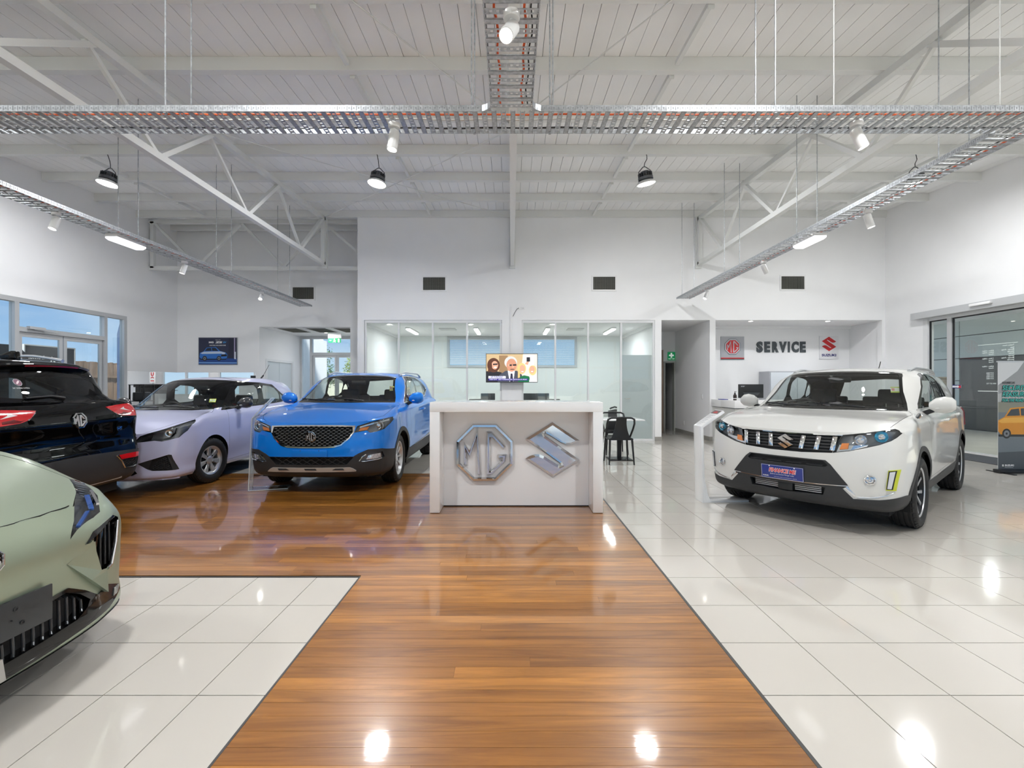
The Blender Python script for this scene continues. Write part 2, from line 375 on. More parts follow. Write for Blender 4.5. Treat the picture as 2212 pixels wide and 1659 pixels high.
for k in range(18):
    y = 11.26 - 1.13 * (k - 1)
    if y < YF: break
    z = zb(y)
    xe = XR if y < 11.5 else -3.76
    m = MB().prism([(y - .02, z), (y + .07, z), (y + .07, z + .012), (y + .045, z + .012), (y + .045, z + .162), (y - .02, z + .162)], XL, xe, 'x')
    struct(m.build('roof_beam', STEEL))
for x in (-7.38, -1.96, 1.97, 7.38):
    m = MB()
    for k in range(16):
        ya, yb_ = 11.2 - 1.13 * k, 10.17 - 1.13 * k
        if yb_ < YF: break
        m.bar((x, ya - .04, zb(ya) + .03), (x, yb_ + .06, zb(yb_) + .03), .05, .05)
        m.box(x - .03, x + .03, yb_ + .045, yb_ + .055, zb(yb_) - .035, zb(yb_) + .06)
    struct(m.build('roof_beam_bridging', STEEL))
def roof_truss(x):
    t = thing('roof_truss', {-4.55: 'white steel roof truss on the showroom side above the pale lilac and blue cars', .02: 'white steel roof truss along the middle of the ceiling above the counter', 4.55: 'white steel roof truss over the right side above the white car'}[x], 'truss', (x, 0, 0), 0)
    y0, y1 = -6.4, 11.22
    MB().bar((0, y0, zb(y0) - .05), (0, y1, zb(y1) - .05), .09, .09).build('top_chord', STEEL, t)
    MB().bar((0, y0, 4.30), (0, y1, 4.30), .09, .09).build('bottom_chord', STEEL, t)
    MB().bar((0, 11.2, 4.28), (0, 11.2, zb(11.2) - .02), .09, .09, (0, 1, 0)).build('end_post', STEEL, t)
    MB().box(-.07, .07, 11.25, 11.29, 4.2, zb(11.2) + .02).build('end_plate', STEEL, t)
    yt, ybm = 11.12, 10.0
    k = 0
    while ybm > -6:
        MB().bar((0, yt, zb(yt) - .08), (0, ybm, 4.33), .075, .06).build('web_bar', STEEL, t)
        MB().bar((0, ybm - .06, 4.33), (0, yt - 2.1, zb(yt - 2.1) - .08), .045, .045).build('web_bar', STEEL, t)
        yt -= 2.0 if k else 2.1; ybm -= 2.0; k += 1
    return t
for x in (-4.55, .02, 4.55): roof_truss(x)
t = thing('cross_truss', 'white steel cross truss spanning between side wall and office block in the left bay', 'truss', (0, 11.66, 0), 0)
MB().bar((XL + .01, 0, 5.47), (-3.77, 0, 5.47), .09, .09).build('top_chord', STEEL, t)
MB().bar((XL + .01, 0, 4.30), (-3.77, 0, 4.30), .09, .09).build('bottom_chord', STEEL, t)
MB().bar((XL + .09, 0, 4.30), (XL + .09, 0, 5.47), .09, .09, (0, 1, 0)).build('end_post', STEEL, t)
MB().bar((-4.70, -.1, 4.26), (-4.70, -.1, 5.5), .05, .10, (0, 1, 0)).build('bracket_plate', STEEL, t)
nd = [(-8.98, 5.44), (-7.9, 4.33), (-6.8, 5.44), (-5.74, 4.33), (-4.72, 5.44), (-3.77, 4.62)]
for a, b in zip(nd, nd[1:]): MB().bar((a[0], 0, a[1]), (b[0], 0, b[1]), .06, .06, (0, 1, 0)).build('web_bar', STEEL, t)
def brace(a, b, lab):
    m = MB().tube([(a[0], a[1], zb(a[1]) - .012), (b[0], b[1], zb(b[1]) - .012)], .008, 6)
    struct(m.build('roof_beam_brace', STEEL))
brace((-4.5, 0.0), (0, 6.87), 'thin white bracing rod crossing the ceiling left of the middle tray, nearest one')
brace((4.5, 0.0), (0, 6.87), 'thin white bracing rod crossing the ceiling right of the middle tray')
brace((-4.5, 7.1), (0, 11.2), 'thin white bracing rod passing behind the left hanging lamp down to the middle truss end')
brace((0, 7.0), (-4.5, 11.2), 'thin white bracing rod running from under the cross tray towards the left truss end')
# ---------------------------------------------------------------- glazing
def frame_bar(mb, a, b, w=.05, d=.08): mb.bar(a, b, w, d)
def office_front(n, xs, name):
    o = struct(MB().box(xs[0] - .02, xs[-1] + .02, YB + .02, YB + .10, 2.885, 2.95).box(xs[0] - .02, xs[-1] + .02, YB + .02, YB + .10, 0, .045).build(name, ALUW))
    for x in xs: struct(MB().box(x - .021, x + .021, YB + .025, YB + .095, .045, 2.885).build('mullion', ALUW, o))
    for a, b in zip(xs, xs[1:]): struct(MB().box(a + .021, b - .021, YB + .055, YB + .062, .045, 2.885).build('pane', PANE2, o))
    return o
office_front(1, [-3.57, -2.762, -1.928, -1.091, -.262], 'window_1')
g2 = office_front(2, [.272, 1.072, 1.876, 2.682, 3.478], 'window_2')
# frosted door leaf behind the last pane
FROST = mat('frosted_film', rgb(206, 208, 212), .35)
d = struct(MB().box(2.72, 3.44, YB + .066, YB + .082, .05, 2.10).build('door_1', FROST)); 
MB().tube([(2.78, YB + .05, 1.03), (2.78, YB - .005, 1.03), (2.90, YB - .005, 1.03)], .009, 8).build('door_handle', CHROME, d)
# left glazed wall of the showroom (along y)
o = struct(MB().box(XL - .11, XL + .015, -3, 10.96, 2.90, 2.985).box(XL - .1, XL, -3, 10.96, 0, .06).build('window_3', ALU))
for y in (10.93, 10.40, 8.53, 6.3, 4.4, 2.5, .6, -1.2, -3): struct(MB().box(XL - .1, XL + .01, y - .04, y + .04, .06, 2.90).build('mullion', ALU, o))
struct(MB().box(XL - .1, XL + .01, 8.57, 10.36, 2.36, 2.45).build('transom', ALU, o))
for a, b in ((8.585, 9.44), (9.46, 10.35)):
    m = MB().box(XL - .07, XL - .03, a, a + .07, .06, 2.355).box(XL - .07, XL - .03, b - .07, b, .06, 2.355).box(XL - .07, XL - .03, a + .07, b - .07, 2.27, 2.355).box(XL - .07, XL - .03, a + .07, b - .07, .06, .20)
    dl = struct(m.build('door_leaf', ALU, o)); struct(MB().box(XL - .053, XL - .047, a + .07, b - .07, .2, 2.27).build('pane', PANE, dl))
struct(MB().box(XL - .053, XL - .047, 8.57, 10.36, 2.45, 2.9).build('pane', PANE, o))
ys = (10.93, 10.40); struct(MB().box(XL - .053, XL - .047, 10.44, 10.89, .06, 2.9).build('pane', PANE, o))
for a, b in ((6.34, 8.49), (4.44, 6.26), (2.54, 4.36), (.64, 2.46), (-1.16, .56), (-2.96, -1.24)): struct(MB().box(XL - .053, XL - .047, a, b, .06, 2.9).build('pane', PANE, o))
MB().box(XL + .0, XL + .07, 8.7, 9.0, 2.42, 2.47).bar((XL + .05, 8.8, 2.42), (XL + .05, 9.3, 2.40), .02, .015).build('door_closer', ALU, o)
# glazed end of the passage
yp = 15.05
o = struct(MB().box(-6.88, -4.40, yp, yp + .1, 2.86, 2.95).box(-6.88, -4.40, yp, yp + .1, 0, .05).build('window_4', ALU))
for x in (-6.85, -6.52, -5.10, -4.43): struct(MB().box(x - .04, x + .04, yp, yp + .1, .05, 2.86).build('mullion', ALU, o))
struct(MB().box(-6.48, -4.47, yp, yp + .1, 2.33, 2.42).build('transom', ALU, o))
for a, b in ((-6.47, -5.70), (-5.69, -5.15)):
    m = MB().box(a, a + .06, yp + .03, yp + .07, .05, 2.33).box(b - .06, b, yp + .03, yp + .07, .05, 2.33).box(a + .06, b - .06, yp + .03, yp + .07, 2.26, 2.33).box(a + .06, b - .06, yp + .03, yp + .07, .05, .15)
    dl = struct(m.build('door_leaf', ALU, o)); struct(MB().box(a + .06, b - .06, yp + .047, yp + .053, .15, 2.26).build('pane', PANE, dl))
struct(MB().box(-6.48, -5.14, yp + .047, yp + .053, 2.42, 2.86).build('pane', PANE, o)); struct(MB().box(-6.81, -6.56, yp + .047, yp + .053, .05, 2.86).build('pane', PANE, o)); struct(MB().box(-5.06, -4.47, yp + .047, yp + .053, .05, 2.86).build('pane', PANE, o))
# double door in the passage wall
d = struct(MB().box(-6.90, -6.86, 12.95, 13.02, 0, 2.1).box(-6.90, -6.86, 14.50, 14.58, 0, 2.1).box(-6.90, -6.86, 13.02, 14.5, 2.04, 2.1).build('door_2', ALUW))
for a, b in ((13.02, 13.75), (13.76, 14.5)): struct(MB().box(-6.94, -6.90, a, b, 0, 2.035).build('door_leaf', mat('door_paint', rgb(205, 212, 216), .4), d))
# sliding entrance in the right wall
o = struct(MB().box(XR - .01, XR + .13, 10.14, 10.25, 0, 2.86).box(XR + .02, XR + .10, 4.2, 10.14, 2.76, 2.86).box(XR + .02, XR + .10, 4.2, 10.14, 0, .03).build('door_3', ALUW))
for y in (9.66, 7.55, 5.5, 4.25): struct(MB().box(XR + .01, XR + .09, y - .05, y + .05, .03, 2.76).build('door_post', ALU, o))
for a, b in ((9.71, 10.14), (7.60, 9.61), (5.55, 7.5), (4.3, 5.45)): struct(MB().box(XR + .045, XR + .055, a, b, .03, 2.76).build('pane', PANE, o))
for a, b in ((9.71, 10.14), (7.60, 9.61)): struct(MB().box(XR + .035, XR + .065, a, a + .02, .03, 2.76).box(XR + .035, XR + .065, b - .02, b, .03, 2.76).box(XR + .035, XR + .065, a + .02, b - .02, 2.735, 2.76).build('seal', BLACK, o))
h = struct(MB().box(XR - .16, XR + .02, 4.2, 10.40, 2.82, 2.96).build('header', ALU, o)); 
MB().box(XR - .22, XR - .15, 8.62, 9.02, 2.885, 2.935).build('door_sensor', WHITEM, o, bevel=.012)
# front of the showroom behind the camera
o = struct(MB().box(XL + .4, XR - .4, YF - .1, YF, 4.1, 4.2).box(XL + .4, XR - .4, YF - .1, YF, 0, .08).box(XL + .4, XR - .4, YF - .1, YF, 2.4, 2.5).build('window_5', ALU))
for k in range(9): x = XL + .4 + k * (XR - XL - .8) / 8; struct(MB().box(x - .05, x + .05, YF - .1, YF, .08, 4.1).build('mullion', ALU, o))
for k in range(8):
    x = XL + .4 + k * (XR - XL - .8) / 8; x2 = XL + .4 + (k + 1) * (XR - XL - .8) / 8
    struct(MB().box(x + .05, x2 - .05, YF - .053, YF - .047, .08, 2.4).build('pane', PANE, o)); struct(MB().box(x + .05, x2 - .05, YF - .053, YF - .047, 2.5, 4.1).build('pane', PANE, o))
# soffits
struct(MB().box(4.98, XR, YB + .1, 12.5, 2.945, 3.0).build('ceiling_service', WALL))
struct(MB().box(3.66, 4.84, YB + .1, 15.4, 2.945, 3.0).build('ceiling_corridor', WALL))
struct(MB().box(-3.62, 3.52, YB + .14, 14.6, 2.90, 2.96).build('ceiling_office', WALL))
struct(MB().box(-6.88, -4.40, YBL + .1, 15.1, 2.945, 3.0).build('ceiling_passage', WALL))
# cornices in the office and the service recess
struct(MB().box(-3.62, -3.55, YB + .14, 14.6, 2.83, 2.90).box(3.45, 3.52, YB + .14, 14.6, 2.83, 2.90).build('trim_1', WALL))
struct(MB().box(4.98, XR, 12.43, 12.5, 2.88, 2.945).build('trim_2', WALL))
# ---------------------------------------------------------------- office windows with blinds
BLIND = mat('blind_slat', rgb(240, 243, 246), .5)
for n, (a, b, shut) in enumerate(((-2.02, -.06, .5), (.06, 2.06, .75))):
    o = struct(MB().box(a, b, 14.56, 14.66, 2.80, 2.88).box(a, b, 14.56, 14.66, 1.92, 1.99).box(a, a + .07, 14.56, 14.66, 1.99, 2.8).box(b - .07, b, 14.56, 14.66, 1.99, 2.8).build('window_%d' % (6 + n), mat('grey_frame', rgb(188, 192, 195), .4)))
    struct(MB().box(a + .07, b - .07, 14.62, 14.626, 1.99, 2.8).build('pane', PANE, o))
    for k in range(26):
        z = 2.78 - k * .030
        MB().cbox(((a + b) / 2, 14.585, z), (b - a - .16, .024, .0014), Matrix.Rotation(R(42 if n == 0 else 20), 3, 'X')).build('slat', BLIND, o)
# ---------------------------------------------------------------- room behind the hatch on the left
struct(MB().box(-13.3, -6.98, 17.2, 17.3, 0, .95).box(-13.3, -6.98, 17.2, 17.3, 2.1, 3.0).box(-13.3, -13.0, 17.2, 17.3, .95, 2.1).box(-11.2, -10.9, 17.2, 17.3, .95, 2.1).box(-8.2, -6.98, 17.2, 17.3, .95, 2.1).build('wall_side_room_rear', WALL))
struct(MB().prism([(-9.27, 11.03), (-13.45, 15.78), (-13.45, 17.3), (-13.33, 17.3), (-13.33, 15.74), (-9.27, 11.13)], -.1, 3.1, 'z').build('wall_side_room_left', mat('cladding_navy', rgb(62, 84, 122), .5))); struct(MB().prism([(-9.262, 11.142), (-13.31, 15.742), (-13.31, 17.19), (-13.29, 17.19), (-13.29, 15.735), (-9.262, 11.165)], 0, 3.0, 'z').build('wall_side_room_lining', WALL)); struct(MB().box(-7.0, -6.9, 15.1, 17.3, 0, 3).build('wall_side_room_right', WALL))
struct(MB().prism([(-9.27, 11.14), (-13.32, 15.74), (-13.32, 17.19), (-6.99, 17.19), (-6.99, YBL + .14), (-9.27, YBL + .14)], 3.0, 3.1, 'z').build('ceiling_side_room', WALL))
for n, (a, b) in enumerate(((-13.0, -11.2), (-10.9, -8.2))):
    o = struct(MB().box(a, b, 17.2, 17.28, 2.02, 2.1).box(a, b, 17.2, 17.28, .95, 1.03).box(a, a + .06, 17.2, 17.28, 1.03, 2.02).box(b - .06, b, 17.2, 17.28, 1.03, 2.02).box((a + b) / 2 - .03, (a + b) / 2 + .03, 17.2, 17.28, 1.03, 2.02).build('window_%d' % (8 + n), ALUW))
    struct(MB().box(a + .06, b - .06, 17.24, 17.246, 1.03, 2.02).build('pane', PANE, o))
# ---------------------------------------------------------------- lamps
GLOW = mat('lamp_glow', rgb(255, 253, 248), .4, emit=14.)
GLOWS = mat('diffuser_glow', rgb(250, 251, 255), .4, emit=1.3)
def area(name, M, w, size, shape='DISK', size_y=None, parent=None, col=(.97, .985, 1), spread=180):
    l = bpy.data.lights.new(name, 'AREA'); l.shape = shape; l.size = size; l.energy = w; l.color = col; l.spread = R(spread)
    if size_y: l.size_y = size_y
    o = bpy.data.objects.new(name, l); COL.objects.link(o); o.matrix_local = M
    if parent is not None: o.parent = parent
    return o
HEAT = mat('lamp_heatsink', rgb(104, 106, 110), .3, metal=.7)
def high_bay(x, y, label, tilt=0.):
    zl = 4.79; zt = zb(y) + .0
    t = thing('high_bay_lamp', label, 'lamp', (x, y, zl), 0, 'high bay lamps')
    Rm = Matrix.Rotation(tilt, 4, 'Y') @ Matrix.Rotation(-tilt * .7, 4, 'X')
    m = MB().lathe([(.06, .20), (.075, .19), (.085, .12), (.125, .10), (.125, .055), (.09, .05)], 24)
    for k in range(18):
        a = k * math.pi / 9; m.bar((.06 * math.cos(a), .06 * math.sin(a), .12), (.118 * math.cos(a), .118 * math.sin(a), .12), .006, .10)
    m.xf(Rm).build('heatsink', HEAT, t, smooth=True)
    MB().lathe([(.085, .06), (.15, .02), (.158, .0), (.158, -.012), (.150, -.012), (.145, .0)], 32).xf(Rm).build('reflector', mat('lamp_rim', rgb(225, 225, 225), .3), t, smooth=True)
    MB().lathe([(.001, -.004), (.147, -.004)], 32).xf(Rm).build('lens', GLOW, t)
    m = MB().tube([(-.11, 0, .10), (-.10, 0, .20), (-.02, 0, .27), (.02, 0, .27), (.10, 0, .20), (.11, 0, .10)], .008, 6).xf(Rm); m.build('bracket', HEAT, t, smooth=True)
    top = Rm @ Vector((0, 0, .27))
    c = MB().tube([top, (top.x * .7, top.y + .01, .33), (top.x * .2 + .012, top.y, .40), (0.01, 0, .47), (.0, 0, zt - zl + .005)], .006, 6); c.build('cord', BLACK, t, smooth=True)
    area('lamp_light', Rm @ T(0, 0, -.012), LAMP_W, .29, parent=t)
    return t
high_bay(-2.29, 7.87, 'hanging lamp left of the middle truss, lit, on a black cord', .12)
high_bay(2.29, 7.87, 'hanging lamp right of the middle truss, lit, on a black cord', -.18)
high_bay(-6.87, 7.87, 'hanging lamp in the left bay above the black car', .12)
high_bay(6.87, 7.87, 'hanging lamp seen through the slots of the right cable tray', -.1)
for y in (2.22, -3.43):  # unseen rows, added to light the room evenly
    for x, w in ((-6.87, 'left bay'), (-2.29, 'left of the middle truss'), (2.29, 'right of the middle truss'), (6.87, 'right bay')):
        high_bay(x, y, 'added unseen hanging lamp above the frame, %s, in the %s row' % (w, 'second' if y > 0 else 'third'))
# ---------------------------------------------------------------- cable trays
ZTR, TW = 3.41, .305
ORANGE = mat('orange_cable', rgb(226, 96, 44), .5); GREYC = mat('grey_cable', rgb(206, 206, 202), .5)
solid = MB().box(-TW / 2, TW / 2, -.018, .018, 0, .003); solid.box(-TW / 2, TW / 2, -.018, -.014, 0, .009); solid.box(-TW / 2, TW / 2, .014, .018, 0, .009)
SOLID = solid.mesh('rung', GALV)
p = MB().box(-TW / 2, TW / 2, -.020, -.011, 0, .003).box(-TW / 2, TW / 2, .011, .020, 0, .003)
for k in range(8): x = -TW / 2 + (k + .5) * TW / 8; p.box(x - .011, x + .011, -.011, .011, 0, .003)
PERF = p.mesh('rung', GALV)
def tray(name, label, a, b, axis, gap_a=None, gap_b=None, rods=(), skip=()):
    """tray along axis from a to b, other coordinate c"""
    L = b - a; loc = (a, skip[0], ZTR) if axis == 'x' else (skip[0], a, ZTR)
    t = thing(name, label, 'cable tray', loc, 0 if axis == 'x' else R(90), 'cable trays')
    n = int(L / .0715)
    for k in range(n):
        link('rung', SOLID if k % 2 else PERF, t, (.035 + k * .0715, 0, 0), (0, 0, R(90)))
    for s, g in ((-1, gap_a), (1, gap_b)):
        segs = [(0, L)]
        for (g0, g1) in (g or []): segs = [q for (u, v) in segs for q in ((u, min(v, g0)), (max(u, g1), v)) if q[1] - q[0] > .02]
        m = MB(); hm = MB()
        for u, v in segs:
            m.box(u, v, s * TW / 2 - .002, s * TW / 2 + .002, -.001, .046).box(u, v, s * TW / 2 - (.010 if s > 0 else -.002), s * TW / 2 + (-.002 if s > 0 else .010), .043, .046)
            h = u + .03
            while h < v - .02:
                hm.box(h - .004, h + .004, s * (TW / 2 + .0015), s * (TW / 2 + .0028), .020, .028); hm.box(h + .018, h + .0195, s * (TW / 2 + .0015), s * (TW / 2 + .0034), .006, .04); h += .0357
        m.build('side_flange', GALV, t); hm.build('slots', mat('slot_shade', rgb(120, 122, 126), .6), t)
    for (u, s) in rods:
        y = s * (TW / 2 - .012); wx = loc[0] + u if axis == 'x' else loc[0] - y; wy = loc[1] + y if axis == 'x' else loc[1] + u
        zt = zb(wy) + (.17 if u < 10 else .0)
        MB().tube([(u, y, -.012), (u, y, zt - ZTR)], .0055, 6).build('hanger_rod', GALV, t); 
        MB().cbox((u, y, -.006), (.02, .02, .008)).build('nut', GALV, t)
    return t
XC, YC = 4.09, 3.618
tray('cable_tray', 'long slotted steel cable tray spanning the ceiling from side to side', -5.53, 4.25, 'x', gap_a=[(5.53 - .18, 5.53 + .18)], gap_b=[(0, .31), (5.53 - .0, 5.53 + .0), (9.47, 9.78)], rods=[(2.93, -1), (2.93, 1), (7.51, -1), (7.51, 1), (5.23, -1), (5.23, 1), (5.84, -1), (5.84, 1)], skip=(YC,))
tray('cable_tray', 'slotted steel cable tray running overhead into the middle of the picture with a lit spot', -2.5, YC - TW / 2 - .03, 'y', rods=[(.6, -1), (.6, 1)], skip=(0.0,))
tray('cable_tray', 'slotted steel cable tray running along the right side above the white car', YC + TW / 2, 11.05, 'y', rods=[(.51, -1), (.51, 1), (2.64, -1), (2.64, 1), (4.82, -1), (4.82, 1), (6.96, -1), (6.96, 1)], skip=(XC,))
tray('cable_tray', 'slotted steel cable tray running along the left side in front of the cross truss', YC + TW / 2, 12.12, 'y', rods=[(.55, -1), (.55, 1), (2.72, -1), (2.72, 1), (4.88, -1), (4.88, 1), (7.15, -1), (7.15, 1)], skip=(-5.375,))
for s in (-1, 1):
    m = MB(); arc = [(s * (TW / 2 + .09 - .09 * math.cos(R(a))), YC - TW / 2 - .09 + .09 * math.sin(R(a))) for a in range(0, 91, 15)]
    m.grid([[(x + dx, y + dy, ZTR + z) for z in (.046, 0)] for x, y, dx, dy in [(x, y, 0, 0) for x, y in arc] + [(x - s * .003, y + .003, 0, 0) for x, y in arc[::-1]]])
    m.add([(s * TW / 2, YC - TW / 2, ZTR), *[(x, y, ZTR) for x, y in arc]], [tuple(range(len(arc) + 1))])
    tag(m.build('tray_corner', GALV), 'curved galvanised corner piece on the %s of the tee where two trays meet' % ('left' if s < 0 else 'right'), 'cable tray')
# a trunking under the far edge of the cross tray, and white conduits
for nm, x, y, lab in (('conduit', 2.47, 3.55, 'white conduit dropping to the cross tray above the right spot lamp'), ('conduit', 3.66, 3.47, 'thin pale conduit dropping to the cross tray near the right tray')):
    tag(MB().tube([(x, y, ZTR + .05), (x, y, zb(y) + .17)], .0045, 8).build(nm, mat('conduit_white', rgb(190, 190, 188), .7)), lab, 'conduit')
def cable(pts, m, r, lab):
    tag(MB().tube(pts, r, 6).build('cable', m, smooth=True), lab, 'cable', 'cables lying in the trays')
def wob(a, b, axis, c, z, n=60, amp=.008):
    out = []
    for k in range(n + 1):
        u = a + (b - a) * k / n; d = c + amp * math.sin(k * 1.7) + amp * .6 * math.sin(k * .61 + c * 9)
        out.append((u, d, z) if axis == 'x' else (d, u, z))
    return out
zc = ZTR + .016
cable(wob(-5.3, 4.2, 'x', YC - .085, zc, amp=.004), ORANGE, .0075, 'orange cable lying near the front edge of the cross tray')
cable(wob(-5.3, 4.2, 'x', YC + .10, zc), BLACK, .006, 'black cable lying near the rear edge of the cross tray')
cable(wob(-5.3, 4.2, 'x', YC - .02, zc), GREYC, .007, 'pale grey cable lying in the middle of the cross tray')
cable(wob(-2.4, 3.4, 'y', -.085, zc), ORANGE, .0075, 'orange cable on the left half of the middle tray'); cable(wob(-2.4, 3.4, 'y', .075, zc), ORANGE, .0075, 'orange cable on the right half of the middle tray')
cable(wob(-2.4, 3.4, 'y', .11, zc), BLACK, .005, 'black cable by the right edge of the middle tray')
cable(wob(3.8, 11, 'y', XC + .09, zc), ORANGE, .0075, 'orange cable lying in the right tray'); cable(wob(3.8, 11, 'y', XC + .04, zc), BLACK, .006, 'black cable lying in the right tray')
cable(wob(3.8, 12, 'y', -5.30, zc), ORANGE, .0075, 'orange cable lying in the left tray'); cable(wob(3.8, 12, 'y', -5.42, zc), BLACK, .006, 'black cable lying in the left tray')
# ---------------------------------------------------------------- spot lamps under the trays
SPOTB = mat('spot_white', rgb(232, 232, 232), .35)
def spot(x, y, d, label, on=1.):
    """short stem, round base, can aimed along d"""
    t = thing('spot_lamp', label, 'spot lamp', (x, y, ZTR - .002), 0, 'spot lamps under the trays')
    MB().lathe([(.046, 0), (.046, -.028), (.042, -.034), (.001, -.034)], 24).build('canopy', SPOTB, t, smooth=True)
    MB().tube([(0, 0, -.03), (0, 0, -.085)], .011, 10).build('stem', SPOTB, t, smooth=True)
    d = Vector(d).normalized(); o = Vector((0, 0, -.085)) - d * .035
    q = d.to_track_quat('Z', 'Y').to_matrix().to_4x4(); q.translation = o
    MB().lathe([(.001, 0), (.032, 0), (.038, .006), (.040, .02), (.040, .158), (.036, .160), (.034, .15)], 24).xf(q.copy()).build('can', SPOTB, t, smooth=True)
    MB().lathe([(.001, .150), (.0345, .150)], 24).xf(q.copy()).build('bulb', GLOW if on else WHITEM, t)
    if on:
        l = bpy.data.lights.new('spot_light', 'SPOT'); l.energy = SPOT_W * on * 6; l.spot_size = R(62); l.spot_blend = .9; l.shadow_soft_size = .03; l.color = (1, .98, .95)
        ob = bpy.data.objects.new('spot_light', l); COL.objects.link(ob); ob.parent = t
        ob.location = o + d * .17; ob.rotation_euler = (-d).to_track_quat('Z', 'Y').to_euler()
    return t
spot(0.0, 2.55, (-.22, -.55, -.70), 'spot lamp hanging from the middle tray, glaring towards the viewer')
spot(-.92, 3.63, (-.12, -.1, -1), 'white spot lamp under the cross tray, above the blue car')
spot(2.69, 3.61, (.40, -.1, -1), 'white spot lamp under the cross tray, above the front of the white car')
spot(4.17, 5.42, (.28, -.1, -1), 'white spot lamp under the right tray, nearest one there')
spot(4.17, 7.66, (.55, .1, -1), 'white spot lamp under the right tray, beyond the batten light')
spot(4.2, 9.95, (-.5, -.2, -1), 'small spot lamp under the far end of the right tray')
spot(-5.41, 5.5, (-.1, -.3, -1), 'white spot lamp under the left tray, nearest one there')
spot(-5.41, 7.66, (-.25, -.15, -1), 'white spot lamp under the left tray, beyond the batten light')
spot(-5.48, 10.15, (.15, -.9, -1), 'small spot lamp glaring under the far end of the left tray')
def batten(x, y0, y1, label, w=.17):
    t = thing('batten_light', label, 'light', (x, (y0 + y1) / 2, ZTR - .001), 0, 'batten lights under the trays')
    h = (y1 - y0) / 2
    MB().box(-w / 2, w / 2, -h, h, -.045, 0).build('housing', SPOTB, t, bevel=.006)
    v = [(sx * w / 2 * .98, sy * h * .99, -.045) for sx, sy in ((-1, -1), (1, -1), (1, 1), (-1, 1))] + [(sx * w / 2 * .98, sy * h * .99, -.062) for sx, sy in ((-1, -1), (1, -1), (1, 1), (-1, 1))] + [(sx * w / 2 * .62, sy * h * .93, -.09) for sx, sy in ((-1, -1), (1, -1), (1, 1), (-1, 1))]
    f = [(i, (i + 1) % 4, 4 + (i + 1) % 4, 4 + i) for i in range(4)] + [(4 + i, 4 + (i + 1) % 4, 8 + (i + 1) % 4, 8 + i) for i in range(4)] + [(8, 9, 10, 11)]
    MB().add(v, f).build('diffuser', GLOWS, t, bevel=.003)
    return t
batten(4.14, 6.2, 6.68, 'white batten light with a pale diffuser under the right cable tray')
batten(-5.40, 6.24, 6.74, 'white batten light with a pale diffuser under the left cable tray')
# ---------------------------------------------------------------- lights of the office and the recess
for x, lab in ((-2.76, 'first from the left'), (-.95, 'second from the left'), (.97, 'third from the left'), (2.72, 'fourth from the left')):
    t = thing('ceiling_batten', 'lit ceiling batten inside the glazed office, %s' % lab, 'light', (x, 12.9, 2.90), 0, 'office ceiling battens')
    MB().box(-.06, .06, -.62, .62, -.035, 0).build('housing', WHITEM, t); MB().box(-.05, .05, -.60, .60, -.075, -.035).build('diffuser', mat('batten_glow', rgb(255, 255, 252), .4, emit=3.2), t, bevel=.015)
    area('batten_lamp', T(0, 0, -.08), 21, .1, 'RECTANGLE', 1.15, t)
for x, y, lab in ((5.92, 11.46, 'round downlight in the soffit above the red and grey badge sign'), (7.83, 11.46, 'round downlight in the soffit above the sign with the red S')):
    t = thing('downlight', lab, 'light', (x, y, 2.945), 0, 'downlights over the service counter')
    MB().lathe([(.062, 0), (.062, -.006), (.05, -.006), (.048, 0)], 28).build('rim', WHITEM, t); MB().lathe([(.001, -.002), (.049, -.002)], 24).build('lens', GLOW, t)
    area('downlight_lamp', T(0, 0, -.01), 7, .09, parent=t, spread=130)
for x, lab in ((-5.6, 'near the grilles'), (-4.75, 'at the passage end')):
    t = thing('downlight', 'round downlight in the passage soffit %s' % lab, 'light', (x, 13.95 if x < -5 else 13.9, 2.945), 0, 'passage downlights')
    MB().lathe([(.055, 0), (.055, -.006), (.045, -.006), (.043, 0)], 24).build('rim', WHITEM, t); MB().lathe([(.001, -.002), (.044, -.002)], 24).build('lens', GLOW, t)
    area('downlight_lamp', T(0, 0, -.01), 9, .08, parent=t)
for x in (-11.2, -8.9):
    t = thing('ceiling_light', 'flush ceiling light in the side room behind the hatch, %s' % ('far one' if x < -10 else 'near one'), 'light', (x, 15.0, 3.0)); MB().box(-.15, .15, -.6, .6, -.04, 0).build('diffuser', GLOWS, t); area('side_room_lamp', T(0, 0, -.05), 30, .3, 'RECTANGLE', 1.2, t)
# ---------------------------------------------------------------- outside
struct(MB().box(-70, XL - 8.2, -40, 70, -.25, -.14).box(XL - 8.2, XR + 8.2, 20, 70, -.25, -.14).box(XR + 8.2, 40, -40, 70, -.25, -.14).box(XL - 8.2, XR + 8.2, -40, YF - 1.2, -.25, -.14).build('ground', mat('forecourt_concrete', rgb(186, 183, 176), .8, noise=(3, .15))))
FENCE = mat('fence_timber', rgb(120, 100, 84), .8, noise=(6, .25, (1, 1, .2)))
t = thing('timber_fence', 'brown timber paling fence across the yard outside the left windows', 'fence', (-16.5, 14.0, -.14))
MB().box(.03, .07, -7, 5.7, .5, .6).box(.03, .07, -7, 5.7, 1.8, 1.9).build('rail', FENCE, t)
for k in range(85): y = -7 + k * .15; MB().box(-.01 + .004 * (k % 3), .02 + .004 * (k % 3), y, y + .14, 0, 2.42 + .012 * math.sin(k * 2.3)).build('paling', FENCE, t)
PB = mat('board_black', rgb(28, 29, 34), .5)
t = thing('sign_board', 'black advertising board with white lettering outside the left windows', 'sign', (-10.2, 10.25, 0)); MB().box(-.03, 0, -.55, .55, .1, 2.20).build('panel', PB, t); MB().box(-.04, .01, -.57, -.55, 0, 2.22).box(-.04, .01, .55, .57, 0, 2.22).box(-.04, .01, -.55, .55, 2.20, 2.225).build('frame', ALU, t)
